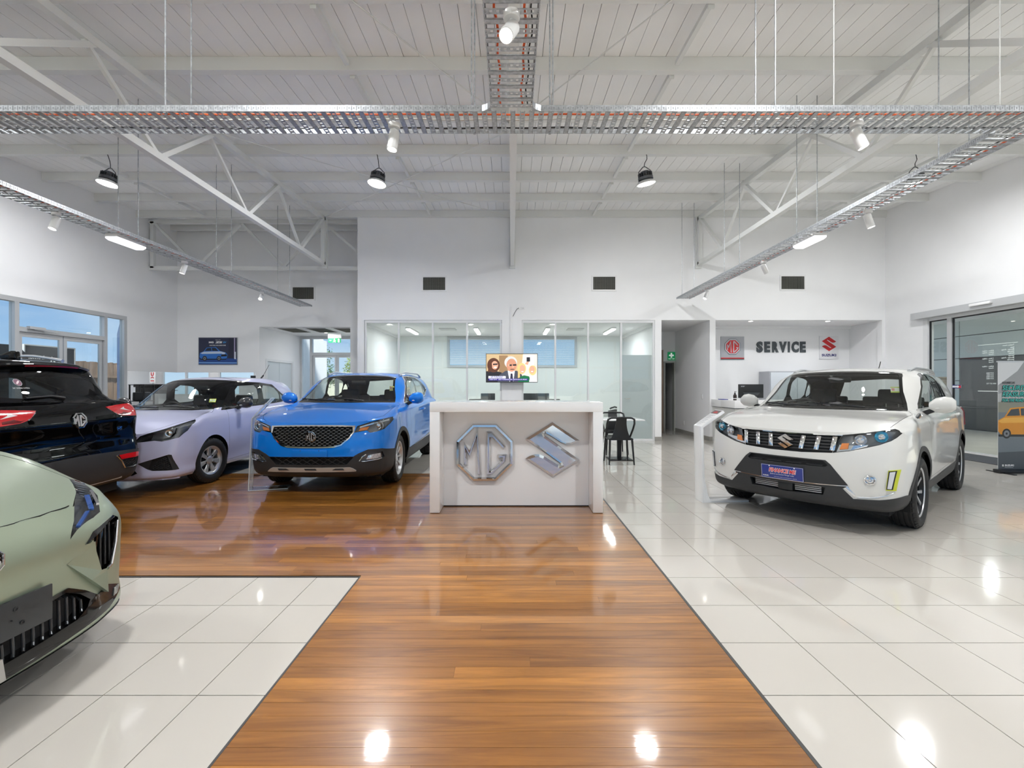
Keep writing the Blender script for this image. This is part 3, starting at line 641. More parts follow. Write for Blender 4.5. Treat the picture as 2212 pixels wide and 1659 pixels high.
Mx = FRAME((.001, 0, 0), (0, 1, 0), (0, 0, 1)); text('lettering', 'automotive', WHITEM, Mx @ T(-.32, 1.96, 0), t, size=.125, width=.60, bold=.002); text('lettering', 'finance', WHITEM, Mx @ T(-.19, 1.86, 0), t, size=.085, width=.30)
flat('mountain_mark', [(WHITEM, [(-.03, 1.80), (.02, 2.0), (.14, 1.82), (.10, 1.82), (.03, 1.93), (.005, 1.80)])], Mx, t)
t = thing('sign_board', 'black rounded advertising board outside, overlapping the lettered one', 'sign', (-10.0, 9.2, 0)); MB().prism([(-1.0, .1), (.30, .1), (.46, 1.0), (.44, 1.75), (.36, 2.0), (.20, 2.14), (0, 2.17), (-1.0, 2.17)], -.03, 0, 'x').build('panel', PB, t, bevel=.005)
# facing wing of the building outside the sliding doors
o = struct(MB().box(14.0, 14.2, 6, 22, 0, 4.2).build('wall_outside_wing', mat('joint_dark', rgb(60, 62, 62), .7)))
LP = mat('facade_panel', rgb(196, 204, 200), .45); DP = mat('facade_dark', rgb(66, 64, 60), .3)
ys = (6, 8.2, 10.4, 12.42, 14.44, 14.75, 16.2, 18, 20, 22)
for a, b in zip(ys, ys[1:]):
    for z0, z1 in ((2.19, 2.88), (2.88, 3.55), (3.55, 4.2)): MB().box(13.97, 14.0, a + .012, b - .012, z0 + .012, z1 - .012).build('panel', LP, o)
    if b <= 14.5:
        for z0, z1 in ((.02, .72), (.72, 2.18)): MB().box(13.97, 14.0, a + .004, b - .004, z0 + .004, z1 - .004).build('panel', DP, o)
    else: 
        for z0, z1 in ((.02, .72), (.72, 1.5), (1.5, 2.19)): MB().box(13.97, 14.0, a + .012, b - .012, z0 + .012, z1 - .012).build('panel', LP, o)
struct(MB().box(XR + .14, 14.0, 4, 16, 3.35, 3.5).build('ceiling_porch', WALL)); struct(MB().box(XR + .14, 14.0, 4, 20, -.011, .0).build('floor_porch', mat('porch_concrete', rgb(200, 194, 182), .5, noise=(2, .05))))
t = thing('downlight', 'round downlight in the porch outside the sliding doors', 'light', (11.6, 11.2, 3.35)); MB().lathe([(.09, 0), (.09, -.01), (.07, -.01)], 20).build('rim', WHITEM, t); MB().lathe([(.001, -.006), (.072, -.006)], 20).build('lens', GLOW, t); area('porch_lamp', T(0, 0, -.02), 40, .14, parent=t)
tag(MB().box(12.2, 12.7, 13.3, 13.8, 0, 1.55).box(12.17, 12.73, 13.27, 13.83, 1.55, 1.6).build('planter_box', mat('stone_taupe', rgb(150, 140, 124), .8, noise=(8, .2)), bevel=.01), 'taupe stone plinth outside beyond the fixed door pane', 'plinth')
# trees beyond the passage door
def tree(x, y, h, r, col, lab, seed, n=2600):
    rg = np.random.default_rng(seed); t = thing('tree', lab, 'tree', (x, y, -.14), 0, 'trees beyond the passage door')
    tr = MB().tube([(0, 0, 0), (.05, .02, h * .3), (-.03, 0, h * .55)], [.14, .11, .07], 8)
    lv = MB()
    for k in range(9):
        a = k * 2.4; e = (r * .6 * math.cos(a), r * .6 * math.sin(a), h * (.55 + .04 * k)); tr.tube([(0, 0, h * (.35 + .02 * k)), (e[0] * .5, e[1] * .5, h * (.48 + .03 * k)), e], [.06, .04, .015], 5)
    cs = [(r * .62 * math.cos(k * 2.4) * (1 - .04 * k), r * .62 * math.sin(k * 2.4), h * (.45 + .052 * k), r * (.46 - .012 * k)) for k in range(10)] + [(0, 0, h * .88, r * .42)]
    for k in range(n):
        c = cs[int(rg.integers(len(cs)))]; d = rg.normal(size=3); d /= np.linalg.norm(d); p = np.array(c[:3]) + d * c[3] * rg.uniform(.55, 1.08); s = rg.uniform(.07, .15)
        u = rg.normal(size=3); u /= np.linalg.norm(u); v = np.cross(u, d); lv.add([p - u * s, p + v * s * .5, p + u * s, p - v * s * .5], [(0, 1, 2, 3)])
    tr.build('trunk', mat('bark', rgb(96, 82, 70), .9), t, smooth=True); lv.build('leaves', col, t, fix=False)['kind'] = 'stuff'
G1 = mat('leaf_dark', rgb(62, 92, 56), .7, noise=(1.2, .4)); G2 = mat('leaf_light', rgb(116, 132, 84), .7, noise=(1.2, .35))
tree(-17.2, 40, 4.9, 2.1, G1, 'dark green tree seen through the passage door', 3); tree(-13.6, 41, 4.0, 1.5, G2, 'paler green tree to the right of the dark one', 5, 1800); tree(-22.6, 46, 4.6, 2.1, G1, 'dark green tree partly behind the passage side pane', 8, 1800)
t = thing('shed', 'low pale shed beyond the trees outside the passage', 'shed', (-15.5, 52, -.14)); MB().box(-7, 7, 0, 5, 0, 2.1).build('wall', mat('shed_wall', rgb(190, 186, 176), .7), t); MB().prism([(-.3, 2.1), (5.3, 2.1), (2.5, 2.9)], -7.2, 7.2, 'x').build('roof', mat('shed_roof', rgb(130, 126, 124), .5), t)
POSE = {}
POSE.update(ZS=(-2.465, 7.90, -90., 1.03), VT=(4.306, 5.89, -140.1, 1.016), M3=(-5.042, 7.736, -89., 1.0), HS=(-6.51, 4.41, 183.4, 1.0), M4=(-4.18, 1.799, -1., 1.0))
# ---------------------------------------------------------------- badges
def stroke(pts, w):
    """outline polygon of a thick polyline with mitred joints"""
    P = [Vector((p[0], p[1])) for p in pts]; A = []; B = []
    for i, p in enumerate(P):
        d0 = (P[i] - P[i - 1]).normalized() if i else (P[1] - P[0]).normalized(); d1 = (P[i + 1] - P[i]).normalized() if i < len(P) - 1 else d0
        n0 = Vector((-d0.y, d0.x)); n1 = Vector((-d1.y, d1.x)); n = (n0 + n1); n = n.normalized() if n.length > 1e-4 else n0
        k = min(1 / max(n.dot(n0), .25), 2.2) * w / 2
        A.append(p + n * k); B.append(p - n * k)
    return [(p.x, p.y) for p in A + B[::-1]]
def ridge(poly, d, ins, M, mb=None):
    """polygon raised to d with sloping flanks of width ins"""
    mb = mb or MB(); n = len(poly); top = offset_poly(poly, ins); lo = [(x, y, 0) for x, y in poly]; md = [(x, y, d * .35) for x, y in poly]; hi = [(x, y, d) for x, y in top]
    ar = sum(poly[i][0] * poly[(i + 1) % n][1] - poly[(i + 1) % n][0] * poly[i][1] for i in range(n))
    fs = [tuple(range(2 * n, 3 * n))] + [(a + i, a + (i + 1) % n, a + n + (i + 1) % n, a + n + i) for a in (0, n) for i in range(n)]
    if ar < 0: fs = [f[::-1] for f in fs]
    k = len(mb.v); mb.add(lo + md + hi, fs); mb.xf(M, k); return mb
M_PTS = [(-.68, -.44), (-.70, .25), (-.53, -.06), (-.26, .68), (-.19, -.78)]
G_PTS = [(.70, .17), (.22, .68), (.14, .68), (.13, -.72), (.24, -.71), (.68, -.28), (.70, -.12), (.47, -.13)]
OCT = [(math.cos(R(22.5 + 45 * k)), math.sin(R(22.5 + 45 * k))) for k in range(8)]
S_HALF = [(0, 1), (.99, .33), (.83, .235), (.655, .178), (.48, .178), (.305, .245), (.13, .365), (-.07, .49), (-.25, .585), (-.30, .565), (-.27, .50), (.99, -.385)]
S_PTS = S_HALF[:-1] + [(.99, -.385)] + [(-x, -y) for x, y in S_HALF[:-1]] + [(-.99, .385)]
def octagon_badge(M, r, d, parent, m_rim, m_let, m_field=None, names=('badge_rim', 'badge_letter', 'badge_field'), bevel=None):
    """eight-sided rim with two letters; M: x right, y up, z out"""
    mb = MB(); o = [(x * r / math.cos(R(22.5)), y * r / math.cos(R(22.5))) for x, y in OCT]; i = [(x * .855, y * .855) for x, y in o]; c1 = [(x * .965, y * .965) for x, y in o]; c2 = [(x * .90, y * .90) for x, y in o]
    rows = [[(x, y, z) for x, y in q] + [(q[0][0], q[0][1], z)] for q, z in ((o, 0), (o, d * .3), (c1, d * .92), (c2, d), (i, d * .35), (i, 0))]
    mb.grid(rows).xf(M); out = [mb.build(names[0], m_rim, parent)]
    for P in (M_PTS, G_PTS):
        pl = stroke([(x * r * .98, y * r * .98) for x, y in P], .135 * r)
        out.append(ridge(pl, d, .045 * r, M).build(names[1], m_let, parent, fix=False))
    if m_field: out.append(MB().prism([(x * .99, y * .99) for x, y in i], 0, d * .25, 'z').xf(M).build(names[2], m_field, parent))
    return out
def s_badge(M, r, d, parent, m, name='badge', bevel=None):
    return ridge([(x * r, y * r) for x, y in S_PTS], d, .085 * r, M).build(name, m, parent, fix=False)
# ---------------------------------------------------------------- car bodies: rings of stations, splined to a dense half shell (y >= 0), then cut into panels
def hermite(P, n):
    """spline through rows of P (k,3): n samples per span, chord-length tangents; returns ((k-1)*n+1,3)"""
    P = np.asarray(P, float); k = len(P)
    d = np.maximum(np.linalg.norm(np.diff(P, axis=0), axis=1), 1e-6)
    Tn = np.zeros_like(P)
    for i in range(k):
        if i == 0: Tn[i] = (P[1] - P[0]) / d[0]
        elif i == k - 1: Tn[i] = (P[-1] - P[-2]) / d[-1]
        else:
            a, b = (P[i] - P[i - 1]) / d[i - 1], (P[i + 1] - P[i]) / d[i]
            Tn[i] = (a * d[i] + b * d[i - 1]) / (d[i] + d[i - 1])
    out = []
    for i in range(k - 1):
        for s in range(n):
            t = s / n; h = d[i]
            out.append((2 * t ** 3 - 3 * t ** 2 + 1) * P[i] + (t ** 3 - 2 * t ** 2 + t) * h * Tn[i] + (-2 * t ** 3 + 3 * t ** 2) * P[i + 1] + (t ** 3 - t ** 2) * h * Tn[i + 1])
    out.append(P[-1]); return np.array(out)
WF = [1, 1, .96, .78, .38, .06, 0, 0, 0, 0, 0, 0, 0, 0]
WR = WF[::-1]
def car_shell(P, ns=7, nr=5):
    hw = P['W'] / 2; xf, xr, fa, ra = P['xf'], P['xr'], P['fa'], P['ra']
    pf = P.get('plan_f', [(0, 0), (-.012, .33), (-.06, .64), (-.17, .86), (-.42, .965)]); pr = P.get('plan_r', [(0, 0), (.012, .33), (.05, .64), (.14, .87), (.38, .965)])
    side = [(fa, .985), (fa - .62, 1.), ((fa + ra) / 2 - .1, 1.), (ra + .02, .99)]
    plan = [(xf + dx, y) for dx, y in pf] + side + [(xr + dx, y) for dx, y in pr[::-1]]
    rings = []
    for r in P['rings']:
        if isinstance(r, list): rings.append(np.array(r, float)); continue
        dxf, zf = r['f']; dy, zs = r['s']; dxr, zr = r['r']; zl = zs if hasattr(zs, '__len__') else [zs] * 4
        ysf = r.get('ysf', 1.); ysr = r.get('ysr', 1.); crown = r.get('crown', 0.); sw = r.get('sweep', 0.)
        pts = []
        for i, (x, y) in enumerate(plan):
            a, b = WF[i], WR[i]; c = 1 - a - b
            zside = zl[0] if i <= 5 else zl[3] if i >= 8 else zl[i - 5]
            yy = y * (hw - dy * (c + .6 * (a + b))) * (1 + (ysf - 1) * a + (ysr - 1) * b)
            z = a * zf + c * zside + b * zr - crown * a * y * y
            pts.append((x + a * dxf + b * dxr - sw * a * y * y, yy, z))
        for i, v in r.get('set', {}).items(): pts[i] = v
        rings.append(np.array(pts, float))
    fine = []
    for g in rings:
        m0 = g[1] * (1, -1, 1); m1 = g[-2] * (1, -1, 1)
        h = hermite(np.vstack([m0, g, m1]), ns)[ns:-ns]; h[0, 1] = h[-1, 1] = 0; h[:, 1] = np.maximum(h[:, 1], 0)
        fine.append(h)
    fine = np.array(fine); K, S, _ = fine.shape
    crease = sorted(P.get('crease', []))
    segs = [0] + crease + [K - 1]; dense = np.zeros(((K - 1) * nr + 1, S, 3))
    for s in range(S):
        for a, b in zip(segs, segs[1:]):
            if b > a:
                col = fine[a:b + 1, s]
                if b == K - 1: col = np.vstack([col, col[-2] * (1, -1, 1)])
                h = hermite(col, nr)
                dense[a * nr:b * nr + 1, s] = h[:(b - a) * nr + 1]
    dense[:, 0, 1] = dense[:, -1, 1] = 0; dense[-1, :, 1] = 0; dense[..., 1] = np.maximum(dense[..., 1], 0)
    return dense
def greenhouse(xb, zb_, yb, xt, zt, yt, xrt, zrt, xrb, zrb, zbelt, zroof, sweep=.24, swt=.16, cr=.035, yside=None):
    """three rings (foot of the glass, roof edge, roof crown). xb/zb_: foot of windscreen; xt/zt: head of windscreen; xrt: roof end; xrb: foot of rear glass"""
    ys = yside or yb; L = xb - sweep - .28 - (xrb + .30)
    base = [(xb, 0, zb_), (xb - .015, .30 * yb, zb_), (xb - .07, .58 * yb, zb_ - .004), (xb - .16, .80 * yb, zb_ - .01), (xb - sweep - .03, .945 * yb, zb_ - .01), (xb - sweep - .28, ys, zbelt[0]), (xb - sweep - .28 - L * .33, ys + .005, zbelt[1]), (xb - sweep - .28 - L * .66, ys, zbelt[2]), (xrb + .30, ys - .03, zbelt[3]), (xrb + .16, .93 * ys - .03, zrb + (zbelt[3] - zrb) * .4), (xrb + .07, .80 * ys - .02, zrb + .005), (xrb + .03, .56 * ys, zrb), (xrb + .01, .28 * ys, zrb), (xrb, 0, zrb)]
    L2 = xt - swt - .22 - (xrt + .22)
    e = [(xt, 0, zt), (xt - .012, .30 * yt, zt - .002), (xt - .05, .60 * yt, zt - .010), (xt - .11, .84 * yt, zt - .022), (xt - swt - .02, .965 * yt, zt - .036), (xt - swt - .24, yt, zroof[0]), (xt - swt - .22 - L2 * .33, yt + .005, zroof[1]), (xt - swt - .22 - L2 * .66, yt - .005, zroof[2]), (xrt + .22, yt - .02, zroof[3]), (xrt + .10, .96 * yt - .02, zrt - .04), (xrt + .05, .84 * yt - .02, zrt - .026), (xrt + .02, .58 * yt, zrt - .012), (xrt + .006, .28 * yt, zrt - .003), (xrt, 0, zrt)]
    mid = []; cen = []
    n = len(e)
    xs = np.array([p[0] for p in e])
    for i, p in enumerate(e):
        zc = np.interp(p[0], [xrt, (xrt + xt) / 2, xt], [zrt, max(zt, zrt) + cr * .9, zt])
        w = p[1] / yt
        inn = .62
        xm = p[0] - (.10 if i < 5 else -.08 if i > 8 else 0)
        mid.append((xm, p[1] * inn, p[2] * .35 + (zc + cr * .55) * .65 if i in range(3, 11) else p[2] + cr * .45))
        xcn = p[0] - (.22 * (1) if i < 5 else -.20 if i > 8 else 0)
        zc2 = np.interp(xcn, [xrt, xrt + .35, (xrt + xt) / 2, xt - .3, xt], [zrt, zrt + cr * .9, max(zt, zrt) + cr * 1.15, zt + cr * .95, zt])
        cen.append((xcn, 0, zc2))
    for i, p in enumerate(mid):
        zc2 = np.interp(p[0], [xrt, xrt + .35, (xrt + xt) / 2, xt - .3, xt], [zrt, zrt + cr * .9, max(zt, zrt) + cr * 1.15, zt + cr * .95, zt])
        mid[i] = (p[0], p[1], zc2 - (zc2 - e[i][2]) * (p[1] / max(yt, .01)) ** 2 * (1.0) if p[1] > .02 else zc2)
    return [base, e, mid, cen]
def offset_poly(P, d):
    """inward offset of a polygon by d"""
    n = len(P); V = [Vector(p) for p in P]; ar = sum(V[i].x * V[(i + 1) % n].y - V[(i + 1) % n].x * V[i].y for i in range(n)); s = 1 if ar > 0 else -1
    out = []
    for i in range(n):
        d0 = (V[i] - V[i - 1]); d1 = (V[(i + 1) % n] - V[i])
        if d0.length < 1e-6 or d1.length < 1e-6: out.append(tuple(V[i])); continue
        d0.normalize(); d1.normalize()
        n0 = Vector((-d0.y, d0.x)) * s; n1 = Vector((-d1.y, d1.x)) * s; nn = n0 + n1
        nn = nn.normalized() if nn.length > 1e-3 else n0
        out.append(tuple(V[i] + nn * d / max(nn.dot(n0), .4)))
    return out
def sm(P, it=1, keep=()):
    """corner-cutting of a closed polygon"""
    for _ in range(it):
        Q = []
        n = len(P)
        for i in range(n):
            a, b = P[i], P[(i + 1) % n]
            Q.append((a[0] * .78 + b[0] * .22, a[1] * .78 + b[1] * .22)); Q.append((a[0] * .22 + b[0] * .78, a[1] * .22 + b[1] * .78))
        P = Q
    return P
def pip(x, y, P):
    c = False; n = len(P); j = n - 1
    for i in range(n):
        xi, yi = P[i]; xj, yj = P[j]
        if (yi > y) != (yj > y) and x < (xj - xi) * (y - yi) / (yj - yi) + xi: c = not c
        j = i
    return c
def side_glass(y0, y1, z0, z1, m=.012):
    """keeps only faces outboard of the windscreen edge line (y0 at z0, y1 at z1)"""
    return lambda c, n: c.y > y0 + (y1 - y0) * (c.z - z0) / (z1 - z0) + m
AX = {'F': (1, 2, 0), 'S': (0, 2, 1), 'T': (0, 1, 2)}
class Shell:
    def __init__(s, P):
        s.P = P; D = car_shell(P); s.D = D; s.nr = 5
        K, S, _ = D.shape; s.bm = bmesh.new(); bm = s.bm
        s.rid = bm.faces.layers.int.new('rid'); s.ring = bm.faces.layers.int.new('ring')
        vs = [[bm.verts.new(D[i, j]) for j in range(S)] for i in range(K)]
        for i in range(K - 1):
            for j in range(S - 1):
                q = [vs[i][j], vs[i][j + 1], vs[i + 1][j + 1], vs[i + 1][j]]
                try: f = bm.faces.new(q)
                except ValueError: continue
                f[s.ring] = i // s.nr
        bmesh.ops.remove_doubles(bm, verts=bm.verts, dist=2e-5)
        bmesh.ops.dissolve_degenerate(bm, edges=bm.edges, dist=1e-5)
        bm.normal_update()
        f = max(bm.faces, key=lambda f: f.calc_center_median().y)
        if f.normal.y < 0: bmesh.ops.reverse_faces(bm, faces=bm.faces)
        bm.normal_update(); s.names = ['body']
    def rid_of(s, n):
        if n not in s.names: s.names.append(n)
        return s.names.index(n)
    def paint_rings(s, name, a, b, filt=None):
        r = s.rid_of(name)
        for f in s.bm.faces:
            if a <= f[s.ring] < b and (filt is None or filt(f.calc_center_median(), f.normal)): f[s.rid] = r
    def cut(s, name, poly, proj, filt=None, over=None, rings=None):
        """give the faces seen inside poly (projection F front/rear, S side, T top) the region name"""
        a, b, c = AX[proj]; bm = s.bm; n = len(poly)
        lo = [min(p[k] for p in poly) for k in (0, 1)]; hi = [max(p[k] for p in poly) for k in (0, 1)]
        cand = []
        for f in bm.faces:
            cs = [v.co for v in f.verts]
            if max(v[a] for v in cs) < lo[0] or min(v[a] for v in cs) > hi[0] or max(v[b] for v in cs) < lo[1] or min(v[b] for v in cs) > hi[1]: continue
            if filt and not filt(f.calc_center_median(), f.normal): continue
            if over is not None and s.names[f[s.rid]] not in over: continue
            if rings and not (rings[0] <= f[s.ring] < rings[1]): continue
            cand.append(f)
        for i in range(n):
            p, q = poly[i], poly[(i + 1) % n]
            d = Vector((q[0] - p[0], q[1] - p[1]))
            if d.length < 1e-6: continue
            co = [0, 0, 0]; no = [0, 0, 0]; co[a], co[b] = p; no[a], no[b] = -d.y / d.length, d.x / d.length
            l0, h0 = min(p[0], q[0]) - .03, max(p[0], q[0]) + .03; l1, h1 = min(p[1], q[1]) - .03, max(p[1], q[1]) + .03
            sub, keep = [], []
            for f in cand:
                cs = [v.co for v in f.verts]
                if max(v[a] for v in cs) < l0 or min(v[a] for v in cs) > h0 or max(v[b] for v in cs) < l1 or min(v[b] for v in cs) > h1: keep.append(f)
                else: sub.append(f)
            if not sub: continue
            es = {e for f in sub for e in f.edges}; vv = {v for f in sub for v in f.verts}
            r = bmesh.ops.bisect_plane(bm, geom=list(sub) + list(es) + list(vv), dist=2e-5, plane_co=co, plane_no=no)
            cand = keep + [g for g in r['geom'] if isinstance(g, bmesh.types.BMFace)]
        r = s.rid_of(name); k = 0
        for f in set(cand):
            if not f.is_valid: continue
            m = f.calc_center_median()
            if pip(m[a], m[b], poly): f[s.rid] = r; k += 1
        return k
    def panel(s, name, poly, proj, filt=None, gap=.004, over=None, rings=None):
        s.cut('panel_gap', poly, proj, filt, over, rings)
        s.cut(name, offset_poly(poly, gap), proj, filt, (['panel_gap'] if over is None else over + ['panel_gap']), rings)
    def region(s, name):
        r = s.names.index(name) if name in s.names else -1
        s.bm.normal_update()
        F = [f for f in s.bm.faces if f[s.rid] == r]; idx = {}; V = []; N = []; fs = []
        for f in F:
            t = []
            for v in f.verts:
                if v not in idx: idx[v] = len(V); V.append(tuple(v.co)); N.append(tuple(v.normal))
                t.append(idx[v])
            fs.append(t)
        return np.array(V).reshape(-1, 3), np.array(N).reshape(-1, 3), fs
def shell_mesh(name, V, N, fs, mats, mirror=None, inset=0., axis=None, skirt=True, thick=0.):
    """mesh of a region. mirror: None (as is), 'R' (mirrored half), 'both'. inset moves it inwards (along the normals or along axis) and adds the side walls"""
    if len(fs) == 0: return None
    W = V - (N * inset if axis is None else np.array(axis) * inset); F = [tuple(f) for f in fs]; mi = [0] * len(F); VV = W; NN = N
    if inset and skirt:
        cnt = {}
        for f in fs:
            for i in range(len(f)):
                a, b = f[i], f[(i + 1) % len(f)]; k = (min(a, b), max(a, b)); cnt.setdefault(k, []).append((a, b))
        bd = [e[0] for e in cnt.values() if len(e) == 1 and not (abs(V[e[0][0]][1]) < 1e-4 and abs(V[e[0][1]][1]) < 1e-4)]
        n0 = len(VV); ids = {}
        add = []; addn = []
        for a, b in bd:
            for q in (a, b):
                if q not in ids: ids[q] = n0 + len(add); add.append(V[q]); addn.append(N[q])
        if add:
            VV = np.vstack([VV, np.array(add)]); NN = np.vstack([NN, np.array(addn)])
            for a, b in bd: F.append((b, a, ids[a], ids[b])[::1]); mi.append(1 if isinstance(mats, list) and len(mats) > 1 else 0)
    if mirror in ('R', 'both'):
        Vm = VV * (1, -1, 1); Nm = NN * (1, -1, 1); Fm = [f[::-1] for f in F]
        if mirror == 'R': VV, NN, F = Vm, Nm, Fm
        else:
            n = len(VV); VV = np.vstack([VV, Vm]); NN = np.vstack([NN, Nm]); F = F + [tuple(n + i for i in f) for f in Fm]; mi = mi + mi
    me = bpy.data.meshes.new(name); me.from_pydata([tuple(v) for v in VV], [], F); me.update()
    for m in (mats if isinstance(mats, list) else [mats]): me.materials.append(m)
    if max(mi) > 0: me.polygons.foreach_set('material_index', mi)
    if mirror == 'both':
        bm = bmesh.new(); bm.from_mesh(me); bmesh.ops.remove_doubles(bm, verts=[v for v in bm.verts if abs(v.co.y) < 1e-4], dist=1e-4); bm.to_mesh(me); bm.free()
    me.polygons.foreach_set('use_smooth', [True] * len(me.polygons))
    if inset: me.set_sharp_from_angle(angle=R(50))
    elif mirror != 'both': me.normals_split_custom_set_from_vertices([tuple(n) for n in NN])
    return me
# ---------------------------------------------------------------- car materials
RUBBER = mat('tyre_rubber', rgb(30, 30, 31), .62, noise=(60, .15))
CLAD = mat('black_cladding', rgb(44, 45, 47), .55)
GBLACK = mat('gloss_black', rgb(9, 9, 10), .06, spec=.45)
TRIM = mat('cabin_trim', rgb(38, 38, 40), .75)
SEAT = mat('seat_cloth', rgb(44, 44, 47), .85, noise=(40, .15))
ALLOY = mat('alloy_silver', rgb(206, 208, 211), .28, metal=.65)
ALLOYD = mat('alloy_dark', rgb(42, 43, 46), .3, metal=.7)
DISC = mat('brake_disc', rgb(120, 120, 122), .4, metal=.9)
SKID = mat('skid_silver', rgb(186, 185, 182), .42, metal=.45)
LAMPH = mat('lamp_housing', rgb(112, 115, 120), .2, metal=.55)
BSILV = mat('badge_bright', rgb(222, 224, 228), .25, metal=.35)
LAMPC = mat('lamp_reflector', rgb(210, 212, 216), .10, metal=1.)
LENS = glass('lamp_lens', (.96, .97, .98), 1.45, .9)
CGLASS = glass('car_glass', (.80, .84, .82), 1.5, 1.0)
CGLASSM = glass('car_mid_glass', (.50, .54, .54), 1.5, 1.0)
CGLASSD = glass('car_privacy_glass', (.30, .33, .33), 1.5, 1.0)
AMBER = mat('amber_lens', rgb(226, 132, 60), .2, coat=.5)
REDL = mat('red_lens', rgb(190, 16, 26), .12, coat=.8, emit=.12)
REDD = mat('dark_red_lens', rgb(112, 10, 18), .12, coat=.8)
GAP = mat('panel_gap', rgb(14, 14, 15), .8)
def paint(name, col, metal=.35, rough=.28, coat=1., flake=.06, spec=.15):
    return mat(name, col, rough, metal=metal, coat=coat, coat_r=.02, spec=spec, noise=(900, flake) if flake else None, back=rgb(34, 34, 36))
# ---------------------------------------------------------------- wheels
def wheel(car, x, y, r, wd, rim, style, steer=0., half_spin=0.):
    """wheel at (x, y) in car space, outer face away from the middle"""
    s = 1 if y > 0 else -1
    w = empty('wheel', car, (x, y, r), (0, 0, steer))
    M = Matrix.Rotation(R(-90 * s), 4, 'X')                       # local z -> outward y
    h = wd / 2; k = r - rim
    prof = [(rim - .004, -h * .72), (rim + k * .25, -h * .98), (rim + k * .6, -h), (r - .018, -h * .90), (r - .004, -h * .74)]
    for g in (-.52, -.18, .18, .52): prof += [(r - .0, h * (g - .075)), (r - .009, h * (g - .055)), (r - .009, h * (g + .055)), (r - .0, h * (g + .075))]
    prof += [(r - .004, h * .74), (r - .018, h * .90), (rim + k * .6, h), (rim + k * .45, h * 1.0), (rim + k * .25, h * .96), (rim + .004, h * .80), (rim - .006, h * .72)]
    tm = MB().lathe(prof, 56, M, cap=False)
    for q in range(40):
        a = 2 * math.pi * q / 40
        for sg in (-1, 1): tm.add([tuple(M @ Vector(((r + dr) * math.cos(a + da), (r + dr) * math.sin(a + da), sg * h * hh))) for dr, hh, da in ((-.022, .955, 0), (.0005, .77, .0), (.0005, .77, .10), (-.022, .955, .10), (-.022, .6, 0), (-.01, .6, 0), (-.01, .6, .1), (-.022, .6, .1))], [(0, 1, 2, 3), (0, 4, 5, 1), (3, 2, 6, 7), (1, 5, 6, 2)])
    tm.build('tyre', RUBBER, w, smooth=True, ang=30)
    rm = ALLOY if style != 'dark' else ALLOYD
    MB().lathe([(rim - .005, -h * .75), (rim - .03, -h * .7), (rim - .035, h * .45), (rim - .018, h * .62), (rim - .002, h * .80), (rim + .006, h * .82), (rim + .006, h * .76), (rim - .004, h * .7)], 56, M, cap=False).build('rim', rm, w, smooth=True)
    MB().lathe([(.02, h * .1), (rim * .66, h * .1), (rim * .66, h * .0), (.02, .0)], 32, M).build('brake_disc', DISC, w, smooth=True)
    MB().cbox(tuple(M @ Vector((rim * .50, rim * .12, h * .12))), (.10, .06, .16)).build('brake_caliper', ALLOYD, w)
    sp = MB(); n = {'seven': 7, 'multi': 10, 'dark': 5, 'five': 5}[style]
    zo = h * .70; zi = h * .52
    def slab(pts, z0a, z0b, t, m=sp):
        """spoke: outline (radial, tangential half width) list -> solid dished from hub zi to rim zo"""
        L = len(pts); vs = []
        for rr, hw, off in pts:
            z = zi + (zo - zi) * (rr / rim) ** 1.5 - .006
            for tt, dz in ((-hw, -.012), (-hw * .72, 0), (hw * .72, 0), (hw, -.012), (hw, -t), (-hw, -t)): vs.append((rr, tt + off, z + dz))
        fs = [(i * 6 + j, i * 6 + (j + 1) % 6, (i + 1) * 6 + (j + 1) % 6, (i + 1) * 6 + j) for i in range(L - 1) for j in range(6)]
        return vs, fs
    face = MB()
    for q in range(n):
        Rq = M @ Matrix.Rotation(2 * math.pi * q / n + half_spin, 4, 'Z')
        if style == 'seven': vs, fs = slab([(.03, .026, 0), (rim * .45, .027, .0), (rim * .75, .034, 0), (rim * .97, .044, 0)], 0, 0, .03); sp.add([tuple(Rq @ Vector(v)) for v in vs], fs)
        elif style == 'multi':
            for off in (0,):
                vs, fs = slab([(.03, .013, 0), (rim * .5, .013, .006), (rim * .8, .018, .0), (rim * .97, .026, -.006)], 0, 0, .03); sp.add([tuple(Rq @ Vector(v)) for v in vs], fs)
        elif style == 'five':
            vs, fs = slab([(.03, .03, 0), (rim * .5, .03, 0), (rim * .97, .05, 0)], 0, 0, .03); sp.add([tuple(Rq @ Vector(v)) for v in vs], fs)
        else:
            for sg in (-1, 1):
                vs, fs = slab([(.03, .02, 0), (rim * .4, .014, sg * .020), (rim * .75, .015, sg * .045), (rim * .97, .022, sg * .066)], 0, 0, .03); sp.add([tuple(Rq @ Vector(v)) for v in vs], fs)
                vs, fs = slab([(.05, .014, sg * .006), (rim * .4, .012, sg * .024), (rim * .75, .015, sg * .050), (rim * .96, .024, sg * .070)], 0, 0, .002); face.add([tuple(Rq @ Vector((v[0], v[1], v[2] + .004))) for v in vs], fs)
    sp.build('spokes', rm, w, smooth=True, ang=40)
    if face.v:
        face.build('polished_spoke_faces', ALLOY, w, smooth=True)
        MB().lathe([(rim + .007, h * .80), (rim + .004, h * .835), (rim - .006, h * .82), (rim - .010, h * .76)], 56, M, cap=False).build('polished_rim_edge', ALLOY, w, smooth=True)
    MB().lathe([(.055, zi - .03), (.055, zi - .004), (.045, zi + .004), (.03, zi + .006), (.001, zi + .006)], 24, M).build('hub_cap', rm, w, smooth=True)
    nm = MB()
    for q in range(5):
        a = 2 * math.pi * q / 5 + .3; nm.lathe([(.010, zi - .01), (.010, zi + .004), (.001, zi + .004)], 8, M @ T(.072 * math.cos(a), .072 * math.sin(a), 0))
